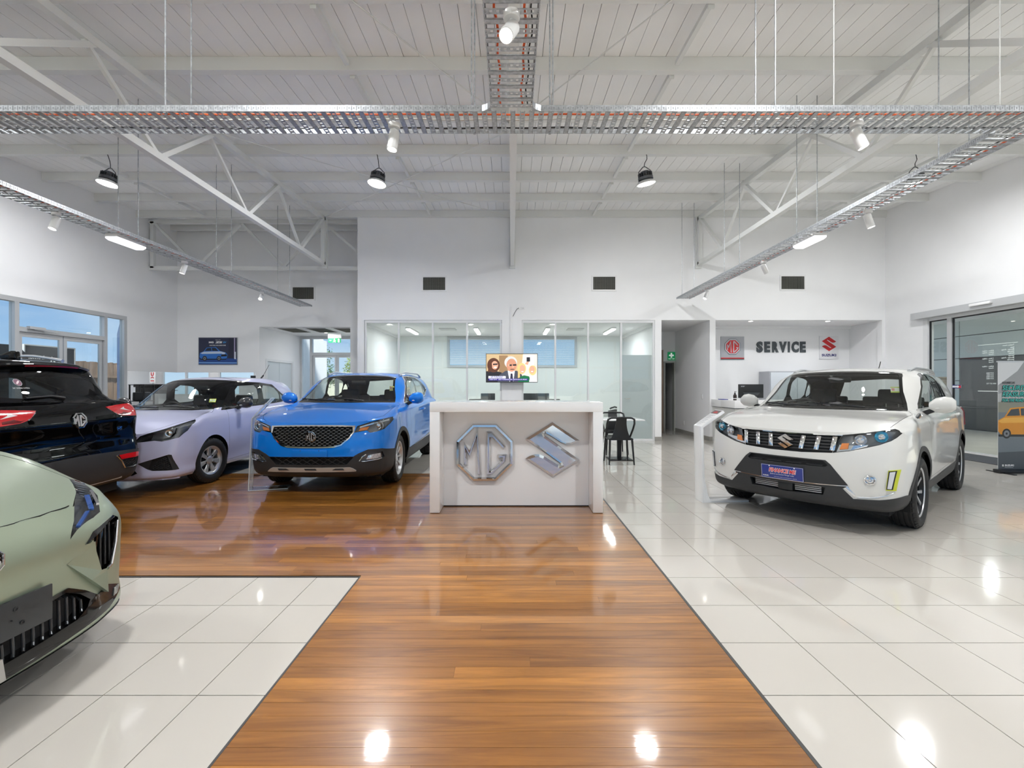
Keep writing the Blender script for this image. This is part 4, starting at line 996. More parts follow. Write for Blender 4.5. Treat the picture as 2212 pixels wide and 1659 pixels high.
    nm.build('wheel_nuts', CHROME, w)
    return w
def seat(car, x, y, z, back=.62, w=.50, name='front_seat'):
    s = empty(name, car, (x, y, z))
    MB().prism([(.27, .0), (.28, .10), (.22, .15), (-.22, .09), (-.27, .0)], -w / 2, w / 2, 'y').build('cushion', SEAT, s, bevel=.03, seg=2)
    MB().prism([(-.18, .08), (-.15, .30), (-.25, back), (-.31, back + .02), (-.36, back - .02), (-.32, .25), (-.30, .04)], -w / 2, w / 2, 'y').build('backrest', SEAT, s, bevel=.04, seg=2)
    MB().prism([(-.24, back + .05), (-.225, back + .14), (-.25, back + .225), (-.30, back + .23), (-.33, back + .13), (-.31, back + .05)], -.14, .14, 'y').build('headrest', SEAT, s, bevel=.03, seg=2)
    MB().tube([(-.28, -.06, back - .03), (-.28, -.06, back + .08)], .007, 6).tube([(-.28, .06, back - .03), (-.28, .06, back + .08)], .007, 6).build('headrest_posts', CHROME, s)
    return s
def interior(car, P):
    """dashboard, wheel, seats, tub; driver sits on the car's right (y < 0)"""
    hw = P['W'] / 2; xb, zc = P['cowl']; fx = P['seat_x']; fz = P['seat_z']; rx = P['rear_x']
    MB().prism([(xb - .04, zc - .05), (xb - .30, zc - .0), (xb - .52, zc - .02), (xb - .56, zc - .10), (xb - .50, zc - .22), (xb - .55, zc - .42), (xb - .2, zc - .55), (xb - .0, zc - .4)], -hw + .17, hw - .17, 'y').build('dashboard', TRIM, car, bevel=.02)
    MB().prism([(xb - .44, zc - .02), (xb - .50, zc + .035), (xb - .60, zc + .02), (xb - .60, zc - .05), (xb - .46, zc - .05)], -.52, -.18, 'y').build('instrument_hood', TRIM, car, bevel=.012)
    c = Vector((xb - .66, -.35, zc - .09)); st = MB()
    Mx = FRAME(c, (0, 1, 0), (.38, 0, .92)); st.tube([tuple(Mx @ Vector((.18 * math.cos(k * math.pi / 14), .18 * math.sin(k * math.pi / 14), 0))) for k in range(28)], .015, 8, closed=True)
    for a in (0, 180, 270): st.bar(tuple(Mx @ Vector((.03 * math.cos(R(a)), .03 * math.sin(R(a)), 0))), tuple(Mx @ Vector((.175 * math.cos(R(a)), .175 * math.sin(R(a)), 0))), .03, .015)
    st.cbox(c, (.06, .13, .11)); st.build('steering_wheel', TRIM, car, smooth=True)
    for y in (-.36, .36): seat(car, fx, y, fz, P.get('seat_h', .60))
    rs = empty('rear_seat', car, (rx, 0, fz + .02)); W2 = hw - .22
    MB().prism([(.27, 0), (.28, .10), (.22, .14), (-.22, .09), (-.27, 0)], -W2, W2, 'y').build('cushion', SEAT, rs, bevel=.03)
    MB().prism([(-.18, .08), (-.15, .30), (-.24, .56), (-.33, .56), (-.32, .25), (-.30, .04)], -W2, W2, 'y').build('backrest', SEAT, rs, bevel=.03)
    for y in (-.42, 0, .42): MB().prism([(-.24, .58), (-.24, .70), (-.31, .70), (-.32, .58)], y - .12, y + .12, 'y').build('headrest', SEAT, rs, bevel=.025)
    MB().box(P['xr'] + .25, P['xf'] - .35, -hw + .16, hw - .16, .17, .30).box(rx - .95 if rx - .95 > P['xr'] + .3 else P['xr'] + .3, rx - .3, -hw + .2, hw - .2, .3, P.get('shelf', .75)).build('floor_pan', GAP, car)
    MB().box(xb - .1, P['xf'] - .30, -hw + .32, hw - .32, .30, zc - .28).build('engine_bay', GAP, car)
    MB().cbox((P['mirror_in'][0], 0, P['mirror_in'][1]), (.03, .22, .06)).build('inner_mirror', BLACK, car, bevel=.012)
def side_mirror(car, p, s, m_cap, m_base=None, scale=1., lamp=True):
    """door mirror: p attach point (x,y,z) for y>0; s = +1 left, -1 right"""
    h = empty('door_mirror', car, (p[0], p[1] * s, p[2]))
    k = scale; out = []
    cap = MB(); n = 16
    prof = [(-.075, .05, .040), (-.085, .10, .078), (-.075, .17, .088), (-.055, .225, .075), (-.035, .255, .045)]   # x front, y, half height; lofted D sections
    rings = []
    for (fx, yy, hh), sk in zip(prof, (.0, .006, .012, .014, .012)):
        ring = []
        for a in range(n):
            t = 2 * math.pi * a / n; cx_, cz_ = math.cos(t), math.sin(t)
            x = (cx_ if cx_ < 0 else cx_) * .085 if cx_ > 0 else cx_ * .02
            ring.append(((x + .0) * k * (hh / .088) ** .5, yy * k * s, (cz_ * hh + .07 + sk) * k))
        rings.append([(x, y, z) for x, y, z in ring] + [ring[0]])
    cap.grid(rings if s > 0 else rings)
    cap.add(rings[0][:-1], [tuple(range(n))]); cap.add(rings[-1][:-1], [tuple(range(n))])
    cap.build('mirror_cap', m_cap, h, smooth=True, ang=60)
    MB().prism([(-.0225 * k + y_ * 0, z_) for y_, z_ in ((0, 0),)] * 0 or [(.05 * k, .0), (.07 * k, .13 * k), (.24 * k, .135 * k), (.245 * k, .03 * k), (.10 * k, .005 * k)], -.022 * k, -.018 * k, 'x').xf(Matrix.Scale(s, 4, (0, 1, 0))).build('mirror_glass', mat('mirror_glass', rgb(200, 204, 208), .03, metal=1.), h)
    MB().bar((-.01, -.03 * s, -.03), (.0, .09 * s * k, .03 * k), .07, .045).build('mirror_arm', m_base or BLACK, h, bevel=.01)
    if lamp: MB().bar((.078 * k, .10 * s * k, .045 * k), (.045 * k, .245 * s * k, .06 * k), .012, .014).build('turn_signal', LENS if False else mat('clear_plastic', rgb(214, 214, 212), .12, coat=.5), h, bevel=.003)
    return h
def rail(car, x0, x1, y, z0, z1, zm, m, s, xm=None):
    pts = []
    for k in range(25):
        t = k / 24; x = x0 + (x1 - x0) * t; z = z0 + (z1 - z0) * t + zm * min(1, 5.5 * t, 5.5 * (1 - t)) ** .8 if 0 < t < 1 else (z0 if t == 0 else z1)
        pts.append((x, (y + .02 * math.sin(math.pi * t)) * s, z))
    return MB().tube(pts, [.016 if 1 < k < 23 else .02 for k in range(25)], 10).build('roof_rail', m, car, smooth=True)
def wiper(car, pts, y0):
    MB().tube(pts, .007, 6).build('wiper', BLACK, car, smooth=True)
def well(car, x, y0, y1, r, z, name='wheel_well'):
    m = MB(); A = [R(a) for a in range(-20, 201, 10)]
    m.grid([[(x + r * math.cos(a), y, z + r * math.sin(a)) for a in A] for y in (y0, y1)])
    m.add([(x + r * math.cos(a), y0, z + r * math.sin(a)) for a in A], [tuple(range(len(A)))])
    return m.build(name, mat('wheel_well', rgb(16, 16, 17), .9), car)
def circle(x, z, r, n=40, a0=0): return [(x + r * math.cos(2 * math.pi * k / n + a0), z + r * math.sin(2 * math.pi * k / n + a0)) for k in range(n)]
def xat(sh, y, z, rear=False):
    """x of the front (or rear) skin at (y, z)"""
    if not hasattr(sh, '_pts'):
        P = sh.D.reshape(-1, 3); sh._pts = (P[P[:, 0] > sh.P['fa'] * .75], P[P[:, 0] < sh.P['ra'] * .75])
    P = sh._pts[1 if rear else 0]; d = (P[:, 1] - abs(y)) ** 2 + (P[:, 2] - z) ** 2; i = np.argsort(d)[:24]
    Q = P[i]; x0 = Q[:, 0].min() if rear else Q[:, 0].max(); ok = np.abs(Q[:, 0] - x0) < .12
    w = 1 / (d[i][ok] + 1e-5); return float((Q[ok, 0] * w).sum() / w.sum())
def new_car(name, label, P, pose, mats_paint, group=None):
    x, y, rz, s = pose
    c = thing(name, label, 'car', (x, y, 0), R(rz)); c.scale = (s, s, s); return c
def part(car, sh, region, name, mats, mode='both', **k):
    """mode: both = one mesh across the middle, pair = a left and a right object, left/right = only that side"""
    V, N, fs = sh.region(region)
    if not fs: print('EMPTY REGION', region); return []
    out = []
    if mode == 'both': out.append(link(name, shell_mesh(name, V, N, fs, mats, 'both', **k), car))
    if mode in ('pair', 'left'): out.append(link(name, shell_mesh(name, V, N, fs, mats, None, **k), car))
    if mode in ('pair', 'right'):
        kk = dict(k)
        if kk.get('axis') is not None: kk['axis'] = tuple(kk['axis'])
        out.append(link(name, shell_mesh(name, V, N, fs, mats, 'R', **kk), car))
    return out
def on_skin(sh, poly, off, th, s=1, rear=False, mb=None):
    """small solid lying on the skin: polygon in (y, z), proud by off, thick th; s = -1 mirrors it"""
    mb = mb or MB(); n = len(poly); k = -1 if rear else 1
    xs = [xat(sh, abs(y), z, rear) + k * off for y, z in poly]
    vs = [(x, y * s, z) for x, (y, z) in zip(xs, poly)] + [(x - k * th, y * s, z) for x, (y, z) in zip(xs, poly)]
    return mb.add(vs, [tuple(range(n)), tuple(range(n, 2 * n))[::-1]] + [(i, (i + 1) % n, n + (i + 1) % n, n + i) for i in range(n)])
def strip(sh, y0, y1, z, h, off, th, n=16, s=1, rear=False, mb=None):
    """horizontal strip following the skin from y0 to y1"""
    mb = mb or MB(); k = -1 if rear else 1; rows = []
    for i in range(n + 1):
        y = y0 + (y1 - y0) * i / n; zz = z(y) if callable(z) else z; x = xat(sh, abs(y), zz + h / 2, rear) + k * off
        rows.append([(x - k * th, y * s, zz), (x, y * s, zz), (x, y * s, zz + h), (x - k * th, y * s, zz + h), (x - k * th, y * s, zz)])
    mb.grid(rows); mb.add(rows[0][:4], [(0, 1, 2, 3)]); mb.add(rows[-1][:4], [(3, 2, 1, 0)])
    return mb
def lattice(sh, poly, dy, dz, w, off, d=.012, dash=None, half=True, rear=False, slope=.5):
    """diagonal lattice of thin bars filling a front polygon (y, z), following the skin at depth off"""
    lo = [min(p[k] for p in poly) for k in (0, 1)]; hi = [max(p[k] for p in poly) for k in (0, 1)]
    P = poly; m = MB(); n = MB()
    if half: lo[0] = -hi[0]; full = lambda a, b: pip(abs(a), b, P)
    else: full = lambda a, b: pip(a, b, P)
    cx = {}
    def X(y, z):
        k = (round(abs(y), 2), round(z, 2))
        if k not in cx: cx[k] = xat(sh, k[0], k[1], rear)
        return cx[k] - off
    j = 0; z = lo[1]
    while z < hi[1]:
        y = lo[0] + (dy / 2 if j % 2 else 0)
        while y < hi[0]:
            for s in (-1, 1):
                a, b = (y, z), (y + s * dy / 2, z + dz)
                if full(*a) and full(*b): m.bar((X(*a), a[0], a[1]), (X(*b), b[0], b[1]), w, d, (1, 0, 0))
            if dash and full(y - dy * .2, z) and full(y + dy * .2, z): n.bar((X(y, z) + .004, y - dy * dash, z), (X(y, z) + .004, y + dy * dash, z), w * 1.1, d * .6, (1, 0, 0))
            y += dy
        z += dz; j += 1
    return m, n
# ---------------------------------------------------------------- car shapes (metres, x forward, y to the car's left, z up)
ZS = dict(W=1.809, xf=2.17, xr=-2.14, fa=1.2925, ra=-1.2925, crease=[5],
    rings=[dict(f=(-.16, .20), s=(.09, .22), r=(.14, .24)), dict(f=(-.05, .25), s=(.045, .27), r=(.05, .32)), dict(f=(-.005, .40), s=(.02, .36), r=(.005, .48)),
           dict(f=(0, .54), s=(0, .52), r=(0, .62)), dict(f=(-.03, .72), s=(0, .72), r=(.02, .80)), dict(f=(-.085, .86), s=(.012, [.90, .92, .94, .97]), r=(.06, .98), crown=-.05),
           dict(f=(-.40, .985), s=(.022, [.95, .97, .99, 1.02]), r=(.075, 1.02), crown=.045, ysf=.965), dict(f=(-.78, 1.045), s=(.05, [.985, 1.0, 1.02, 1.05]), r=(.085, 1.04), crown=.05, ysf=.93)]
    + greenhouse(1.15, 1.085, .80, .45, 1.468, .60, -1.75, 1.50, -2.03, 1.06, [1.005, 1.025, 1.05, 1.09], [1.475, 1.50, 1.49, 1.46], cr=.05))
VT = dict(W=1.775, xf=2.105, xr=-2.07, fa=1.25, ra=-1.25, crease=[5],
    plan_f=[(0, 0), (-.015, .34), (-.07, .66), (-.17, .88), (-.40, .975)],
    rings=[dict(f=(-.16, .22), s=(.09, .24), r=(.14, .26)), dict(f=(-.04, .27), s=(.05, .29), r=(.05, .34)), dict(f=(-.005, .42), s=(.025, .38), r=(.005, .50)),
           dict(f=(0, .58), s=(0, .55), r=(0, .64)), dict(f=(-.02, .76), s=(0, .76), r=(.02, .82)), dict(f=(-.06, .905), s=(.01, [.93, .95, .965, .985]), r=(.05, 1.0), crown=-.03),
           dict(f=(-.36, 1.01), s=(.03, [.985, 1.0, 1.015, 1.03]), r=(.06, 1.03), crown=.02, ysf=.965), dict(f=(-.72, 1.055), s=(.055, [1.015, 1.025, 1.04, 1.055]), r=(.07, 1.05), crown=.03, ysf=.94)]
    + greenhouse(1.08, 1.095, .79, .46, 1.50, .61, -1.72, 1.50, -1.98, 1.06, [1.04, 1.05, 1.07, 1.09], [1.50, 1.515, 1.50, 1.465], cr=.045))
M3 = dict(W=1.729, xf=2.08, xr=-1.96, fa=1.26, ra=-1.26, crease=[5],
    plan_f=[(0, 0), (-.012, .34), (-.06, .65), (-.16, .87), (-.40, .97)],
    rings=[dict(f=(-.12, .17), s=(.09, .19), r=(.14, .24)), dict(f=(-.02, .20), s=(.045, .24), r=(.05, .30)), dict(f=(-.012, .34), s=(.03, .33), r=(.005, .46)),
           dict(f=(0, .48), s=(.005, .47), r=(0, .60)), dict(f=(-.02, .62), s=(0, .66), r=(.02, .78)), dict(f=(-.06, .74), s=(.012, [.88, .90, .93, .96]), r=(.06, .94), crown=-.06),
           dict(f=(-.40, .90), s=(.025, [.925, .945, .97, 1.0]), r=(.075, .99), crown=.02, ysf=.965), dict(f=(-.80, .985), s=(.05, [.965, .98, 1.0, 1.03]), r=(.085, 1.02), crown=.035, ysf=.94)]
    + greenhouse(1.00, 1.02, .775, .26, 1.45, .60, -1.50, 1.44, -1.83, 1.04, [.99, 1.01, 1.035, 1.07], [1.455, 1.47, 1.45, 1.395], cr=.045))
HS = dict(W=1.876, xf=2.29, xr=-2.285, fa=1.36, ra=-1.36, crease=[5], plan_r=[(0, 0), (.004, .33), (.02, .65), (.065, .90), (.28, .99)],
    rings=[dict(f=(-.16, .22), s=(.09, .24), r=(.16, .29)), dict(f=(-.04, .27), s=(.05, .29), r=(.05, .35)), dict(f=(-.005, .42), s=(.02, .38), r=(.008, .48)),
           dict(f=(0, .58), s=(0, .55), r=(0, .64)), dict(f=(-.03, .74), s=(0, .76), r=(.035, .82)), dict(f=(-.08, .88), s=(.012, [.93, .95, .98, 1.03]), r=(.012, .99), crown=-.03),
           dict(f=(-.40, 1.00), s=(.03, [.985, 1.0, 1.03, 1.09]), r=(.045, 1.10), crown=.03, ysf=.965), dict(f=(-.80, 1.06), s=(.055, [1.02, 1.035, 1.06, 1.12]), r=(.095, 1.165), crown=.03, ysf=.94, ysr=.985)]
    + greenhouse(1.20, 1.11, .83, .45, 1.52, .66, -1.90, 1.59, -2.13, 1.205, [1.04, 1.06, 1.10, 1.17], [1.53, 1.57, 1.575, 1.555], cr=.05))
M4 = dict(W=1.836, xf=2.19, xr=-2.10, fa=1.3525, ra=-1.3525, crease=[5], plan_f=[(0, 0), (-.013, .32), (-.065, .63), (-.17, .865), (-.43, .975)],
    rings=[dict(f=(-.10, .15), s=(.09, .17), r=(.14, .22)), dict(f=(-.015, .19), s=(.03, .22), r=(.05, .28)), dict(f=(-.01, .33), s=(.03, .31), r=(.005, .42)),
           dict(f=(-.012, .50), s=(.01, .47), r=(0, .56)), dict(f=(0, .66), s=(0, .66), r=(.02, .74), ysf=.96), dict(f=(-.05, .79), s=(.02, [.84, .87, .91, .94]), r=(.06, .92), crown=.02, ysf=.865),
           dict(f=(-.40, .935), s=(.04, [.90, .93, .96, .99]), r=(.075, .98), crown=.07, ysf=.86), dict(f=(-.78, 1.01), s=(.06, [.95, .97, .99, 1.02]), r=(.085, 1.01), crown=.07, ysf=.90)]
    + greenhouse(1.20, 1.05, .81, .42, 1.42, .60, -1.75, 1.42, -1.97, 1.04, [.99, 1.01, 1.03, 1.06], [1.42, 1.44, 1.42, 1.38], cr=.05))
# ---------------------------------------------------------------- blue compact SUV beside the counter
def blue_car():
    P = ZS; P.update(cowl=(1.13, 1.07), seat_x=.02, seat_z=.42, rear_x=-.85, mirror_in=(.42, 1.36), shelf=.9)
    sh = Shell(P); pn = paint('paint_blue', rgb(8, 126, 230), .15, .32)
    car = new_car('compact_suv', 'bright blue compact SUV facing the viewer beside the white counter', P, POSE['ZS'], pn)
    front = lambda c, n: c.x > 1.5; sidef = lambda c, n: abs(n.y) > .35 and c.y > .5
    sh.paint_rings('cladding', 0, 1); sh.paint_rings('cladding', 1, 2, lambda c, n: True)
    sh.cut('cladding', [(-.01, .2), (-.01, .466), (.50, .466), (.555, .50), (.66, .545), (.80, .545), (.90, .50), (.92, .38), (.92, .2)], 'F', lambda c, n: c.x > 1.70)
    sh.cut('cladding', circle(P['fa'], .32, .435), 'S', sidef); sh.cut('cladding', circle(P['ra'], .32, .435), 'S', sidef)
    sh.cut('cladding', [(1.6, .15), (1.6, .40), (-1.7, .43), (-1.7, .15)], 'S', lambda c, n: c.y > .6)
    sh.cut('cladding', [(2.0, .15), (2.0, .50), (1.55, .455), (1.55, .15)], 'S', lambda c, n: c.y > .7)
    sh.cut('sill_strip', [(.86, .405), (.80, .47), (-.80, .52), (-.84, .44)], 'S', sidef)
    # bonnet, doors, bumper joint
    sh.panel('bonnet', [(2.3, -.02), (2.3, .40), (2.10, .53), (1.925, .69), (1.775, .765), (1.548, .772), (1.291, .778), (.985, .785), (.93, .735), (1.03, .62), (1.12, .40), (1.155, .2), (1.165, -.02)], 'T', lambda c, n: n.z > .2 and c.z > .76 and c.x > .8, .004, ['body'], (5, 9))
    fd = [(.86, .40), (.80, .62), (.80, 1.00), (.75, 1.05), (.2, 1.066), (-.265, 1.085), (-.27, 1.0), (-.28, .44)]
    rd = [(-.27, .44), (-.262, 1.0), (-.26, 1.085), (-.95, 1.12), (-1.03, 1.13), (-.98, .92), (-.86, .62), (-.80, .47)]
    sh.panel('front_door', fd, 'S', sidef, .003, ['body', 'sill_strip']); sh.panel('rear_door', rd, 'S', sidef, .003, ['body', 'sill_strip'])
    # glass
    W = [(-.01, 1.098), (.35, 1.098), (.58, 1.097), (.668, 1.094), (.60, 1.25), (.556, 1.38), (.535, 1.428), (.45, 1.440), (.22, 1.452), (-.01, 1.455)]
    ws = lambda c, n: c.x > .2 and n.x > .12 and c.z > 1.0
    sh.cut('windscreen_frit', offset_poly(W, -.024), 'F', ws); sh.cut('windscreen', W, 'F', ws, ['windscreen_frit'])
    dlo = [(.735, 1.062), (.2, 1.078), (-.4, 1.10), (-.95, 1.14), (-1.22, 1.235), (-1.24, 1.27), (-.98, 1.39), (-.62, 1.445), (-.2, 1.463), (.10, 1.452), (.34, 1.345), (.56, 1.195)]
    sg = side_glass(.668, .535, 1.094, 1.428, .03); sh.cut('window_trim', offset_poly(dlo, -.014), 'S', sg); sh.cut('window_pillars', dlo, 'S', sg)
    sh.cut('front_side_glass', sm([(.56, 1.085), (.2, 1.095), (-.20, 1.105), (-.175, 1.448), (.09, 1.437), (.33, 1.325), (.52, 1.165)]), 'S', sg, ['window_pillars'])
    sh.cut('rear_side_glass', sm([(-.285, 1.108), (-.90, 1.145), (-.88, 1.36), (-.62, 1.425), (-.26, 1.446)]), 'S', sg, ['window_pillars'])
    sh.cut('quarter_glass', sm([(-.95, 1.155), (-1.17, 1.235), (-1.16, 1.27), (-.94, 1.365)]), 'S', sg, ['window_pillars'])
    rg = [(-.01, 1.10), (.55, 1.10), (.60, 1.15), (.50, 1.40), (-.01, 1.43)]; sh.cut('rear_window', rg, 'F', lambda c, n: c.x < -1.5 and n.x < -.1)
    sh.cut('tail_lamp', [(.42, .98), (.84, 1.0), (.86, .82), (.55, .84)], 'F', lambda c, n: c.x < -1.6)
    # front end
    hl = [(.497, .747), (.524, .826), (.62, .856), (.703, .880), (.80, .903), (.862, .915), (.872, .88), (.855, .84), (.813, .777), (.74, .752), (.673, .742), (.635, .770), (.56, .757)]
    sh.cut('head_lamp', hl, 'F', front)
    gr = [(-.01, .837), (.18, .837), (.36, .834), (.505, .828), (.497, .75), (.452, .68), (.36, .598), (.275, .575), (.12, .570), (-.01, .570)]
    sh.cut('grille_surround', gr, 'F', front); gi = offset_poly(gr, .015); gi[0] = (-.01, .824); gi[-1] = (-.01, .583); gi[3] = (.474, .815); sh.cut('grille', gi, 'F', front, ['grille_surround'])
    lg = [(-.01, .462), (.49, .462), (.50, .455), (.42, .370), (-.01, .370)]; sh.cut('lower_grille', lg, 'F', front)
    sh.cut('fog_recess', [(.545, .405), (.60, .482), (.70, .503), (.80, .508), (.815, .44), (.79, .412)], 'F', front)
    # wheel openings
    for x in (P['fa'], P['ra']): sh.cut('hole', circle(x, .325, .372), 'S', lambda c, n: c.y > .45)
    part(car, sh, 'body', 'body', pn); part(car, sh, 'panel_gap', 'panel_gaps', GAP, inset=.004, skirt=False)
    part(car, sh, 'cladding', 'lower_cladding', CLAD, inset=-.006); part(car, sh, 'bonnet', 'bonnet', pn)
    part(car, sh, 'front_door', 'front_door', pn, 'pair'); part(car, sh, 'rear_door', 'rear_door', pn, 'pair')
    part(car, sh, 'sill_strip', 'door_strip', SKID, 'pair', inset=-.008)
    part(car, sh, 'windscreen', 'windscreen', CGLASS, inset=.003, skirt=False); part(car, sh, 'windscreen_frit', 'windscreen_edge', GBLACK)
    part(car, sh, 'window_trim', 'window_trim', CHROME, 'pair', inset=-.004); part(car, sh, 'window_pillars', 'window_pillars', GBLACK, 'pair')
    for g in ('front_side_glass', 'rear_side_glass', 'quarter_glass'): part(car, sh, g, g, CGLASS, 'pair', inset=.004)
    part(car, sh, 'rear_window', 'rear_window', CGLASS); part(car, sh, 'tail_lamp', 'tail_lamp', REDD, 'pair')
    for o, s in zip(part(car, sh, 'head_lamp', 'head_lamp', [LAMPH, GBLACK], 'pair', inset=.05, axis=(1, .25, 0)), (1, -1)):
        V, N, fs = sh.region('head_lamp'); link('lens', shell_mesh('lens', V, N, fs, LENS, None if s > 0 else 'R'), o)
        c = Vector((1.93, .735 * s, .818)); d = Vector((1, .35 * s, 0)); Mx = FRAME(c, (0, 1, 0), (0, 0, 1))
        MB().lathe([(.001, .012), (.026, .006), (.034, -.004), (.036, -.004), (.046, .0), (.048, -.03)], 24, Mx).build('projector', LAMPC, o, smooth=True)
        MB().tube([tuple(Mx @ Vector((.062 * math.cos(R(a)), .062 * math.sin(R(a)), -.004))) for a in range(0, 360, 15)], .006, 6, closed=True).build('light_ring', LAMPC, o, smooth=True)
        on_skin(sh, [(.54, .765), (.56, .80), (.655, .815), (.63, .775)], -.018, .008, s).build('indicator', AMBER, o)
        on_skin(sh, [(.55, .818), (.70, .862), (.84, .893), (.845, .875), (.70, .842), (.55, .798)], -.012, .012, s).build('brow_strip', LAMPC, o)
    gs = part(car, sh, 'grille_surround', 'grille_surround', CHROME, inset=-.006)
    g = part(car, sh, 'grille', 'grille', mat('grille_back', rgb(12, 12, 13), .7), inset=.03, axis=(1, 0, 0))[0]
    m, n = lattice(sh, gi, .062, .0195, .0045, .004, .014, dash=.24)
    m.build('grille_mesh', GBLACK, g)['kind'] = 'stuff'; n.build('grille_studs', ALLOY, g)['kind'] = 'stuff'
    lgp = part(car, sh, 'lower_grille', 'lower_grille', mat('grille_back', rgb(12, 12, 13), .7), inset=.04, axis=(1, 0, 0))[0]
    m, n = lattice(sh, lg, .10, .03, .006, .02, .01); m.build('grille_mesh', CLAD, lgp)['kind'] = 'stuff'
    for o, s in zip(part(car, sh, 'fog_recess', 'fog_lamp', [LAMPH, CLAD], 'pair', inset=.018), (1, -1)):
        on_skin(sh, [(.635, .422), (.665, .474), (.72, .484), (.785, .490), (.79, .432), (.72, .424)], .002, .02, s).build('lamp_glass', mat('fog_glass', rgb(205, 207, 210), .08, metal=.8, noise=(60, .4)), o, bevel=.004)
        MB().tube([(2.10, .555 * s, .402), (2.095, .64 * s, .405), (2.02, .765 * s, .418), (1.985, .80 * s, .43)], .007, 6).tube([(2.10, .555 * s, .402), (2.105, .60 * s, .462), (2.09, .64 * s, .485)], .006, 6).build('chrome_edge', CHROME, o, smooth=True)
    xg = xat(sh, 0, .70)
    octagon_badge(FRAME((xg + .004, 0, .705), (0, 1, 0), (.10, 0, 1)), .064, .014, car, CHROME, BSILV, GBLACK)
    MB().box(xat(sh, 0, .51) + .004, xat(sh, 0, .51) + .014, -.205, .205, .468, .548).build('number_plate_blank', pn, car, bevel=.003)
    for y in (-.11, .11): MB().box(xat(sh, 0, .51) + .012, xat(sh, 0, .51) + .017, y - .006, y + .006, .538, .544).build('plate_screw', BLACK, car)
    # silver skid plate with three slots
    m = MB(); pts = []
    prof = [(-.53, .285), (-.485, .345), (.485, .345), (.53, .285)]
    for y in [-.53 + k * .0353 for k in range(31)]:
        zt_ = .347 if abs(y) < .475 else .347 - (abs(y) - .475) * .85; zb__ = .282
        x = xat(sh, y, .32) + .010; pts.append([(x - .012, y, zt_), (x + .010, y, zt_ - .012), (x - .004, y, zb__), (x - .04, y, zb__)])
    m.grid(pts).build('skid_plate', SKID, car, smooth=True, ang=25)
    for y in (-.32, 0, .32):
        x = xat(sh, y, .32) + .017; MB().prism([(y - .06, .305), (y - .075, .326), (y + .06, .326), (y + .075, .305)], x - .02, x + .003, 'x').build('skid_slot', CLAD, car)
    for s in (1, -1):
        side_mirror(car, (.66, .80, 1.045), s, pn, BLACK, 1.02)
        rail(car, .16, -1.50, .575, 1.478, 1.482, .055, ALLOY, s)
        for x, z in ((-.13, .925), (-.90, .965)):
            MB().tube([(x + .09, .885 * s, z), (x + .07, .925 * s, z + .005), (x - .07, .925 * s, z + .007), (x - .09, .885 * s, z)], .012, 8).build('door_handle', pn, car, smooth=True)
        for x, nm in ((P['fa'], 'f'), (P['ra'], 'r')):
            wheel(car, x, .755 * s, .3235, .215, .222, 'multi', 0); well(car, x, .58 * s, .86 * s, .385, .325)
    MB().tube([(1.15, -.10, 1.105), (1.11, -.35, 1.115), (1.04, -.60, 1.125)], .008, 6).build('wiper', BLACK, car); MB().tube([(1.15, .32, 1.10), (1.14, .15, 1.12), (1.115, -.05, 1.135)], .008, 6).build('wiper', BLACK, car)
    MB().prism([(.535, 1.235), (.535, 1.305), (.605, 1.305), (.605, 1.235)], .615, .617, 'x').build('price_sticker', mat('sticker_yellow', rgb(226, 226, 140), .5), car)
    MB().prism([(.545, 1.262), (.545, 1.295), (.57, 1.295), (.57, 1.262)], .6175, .618, 'x').build('sticker_print', mat('sticker_pink', rgb(220, 160, 175), .5), car)
    interior(car, P)
    MB().box(-1.95, 1.95, -.62, .62, .19, .24).build('underbody', GAP, car)
    sh.bm.free(); return car
blue_car()
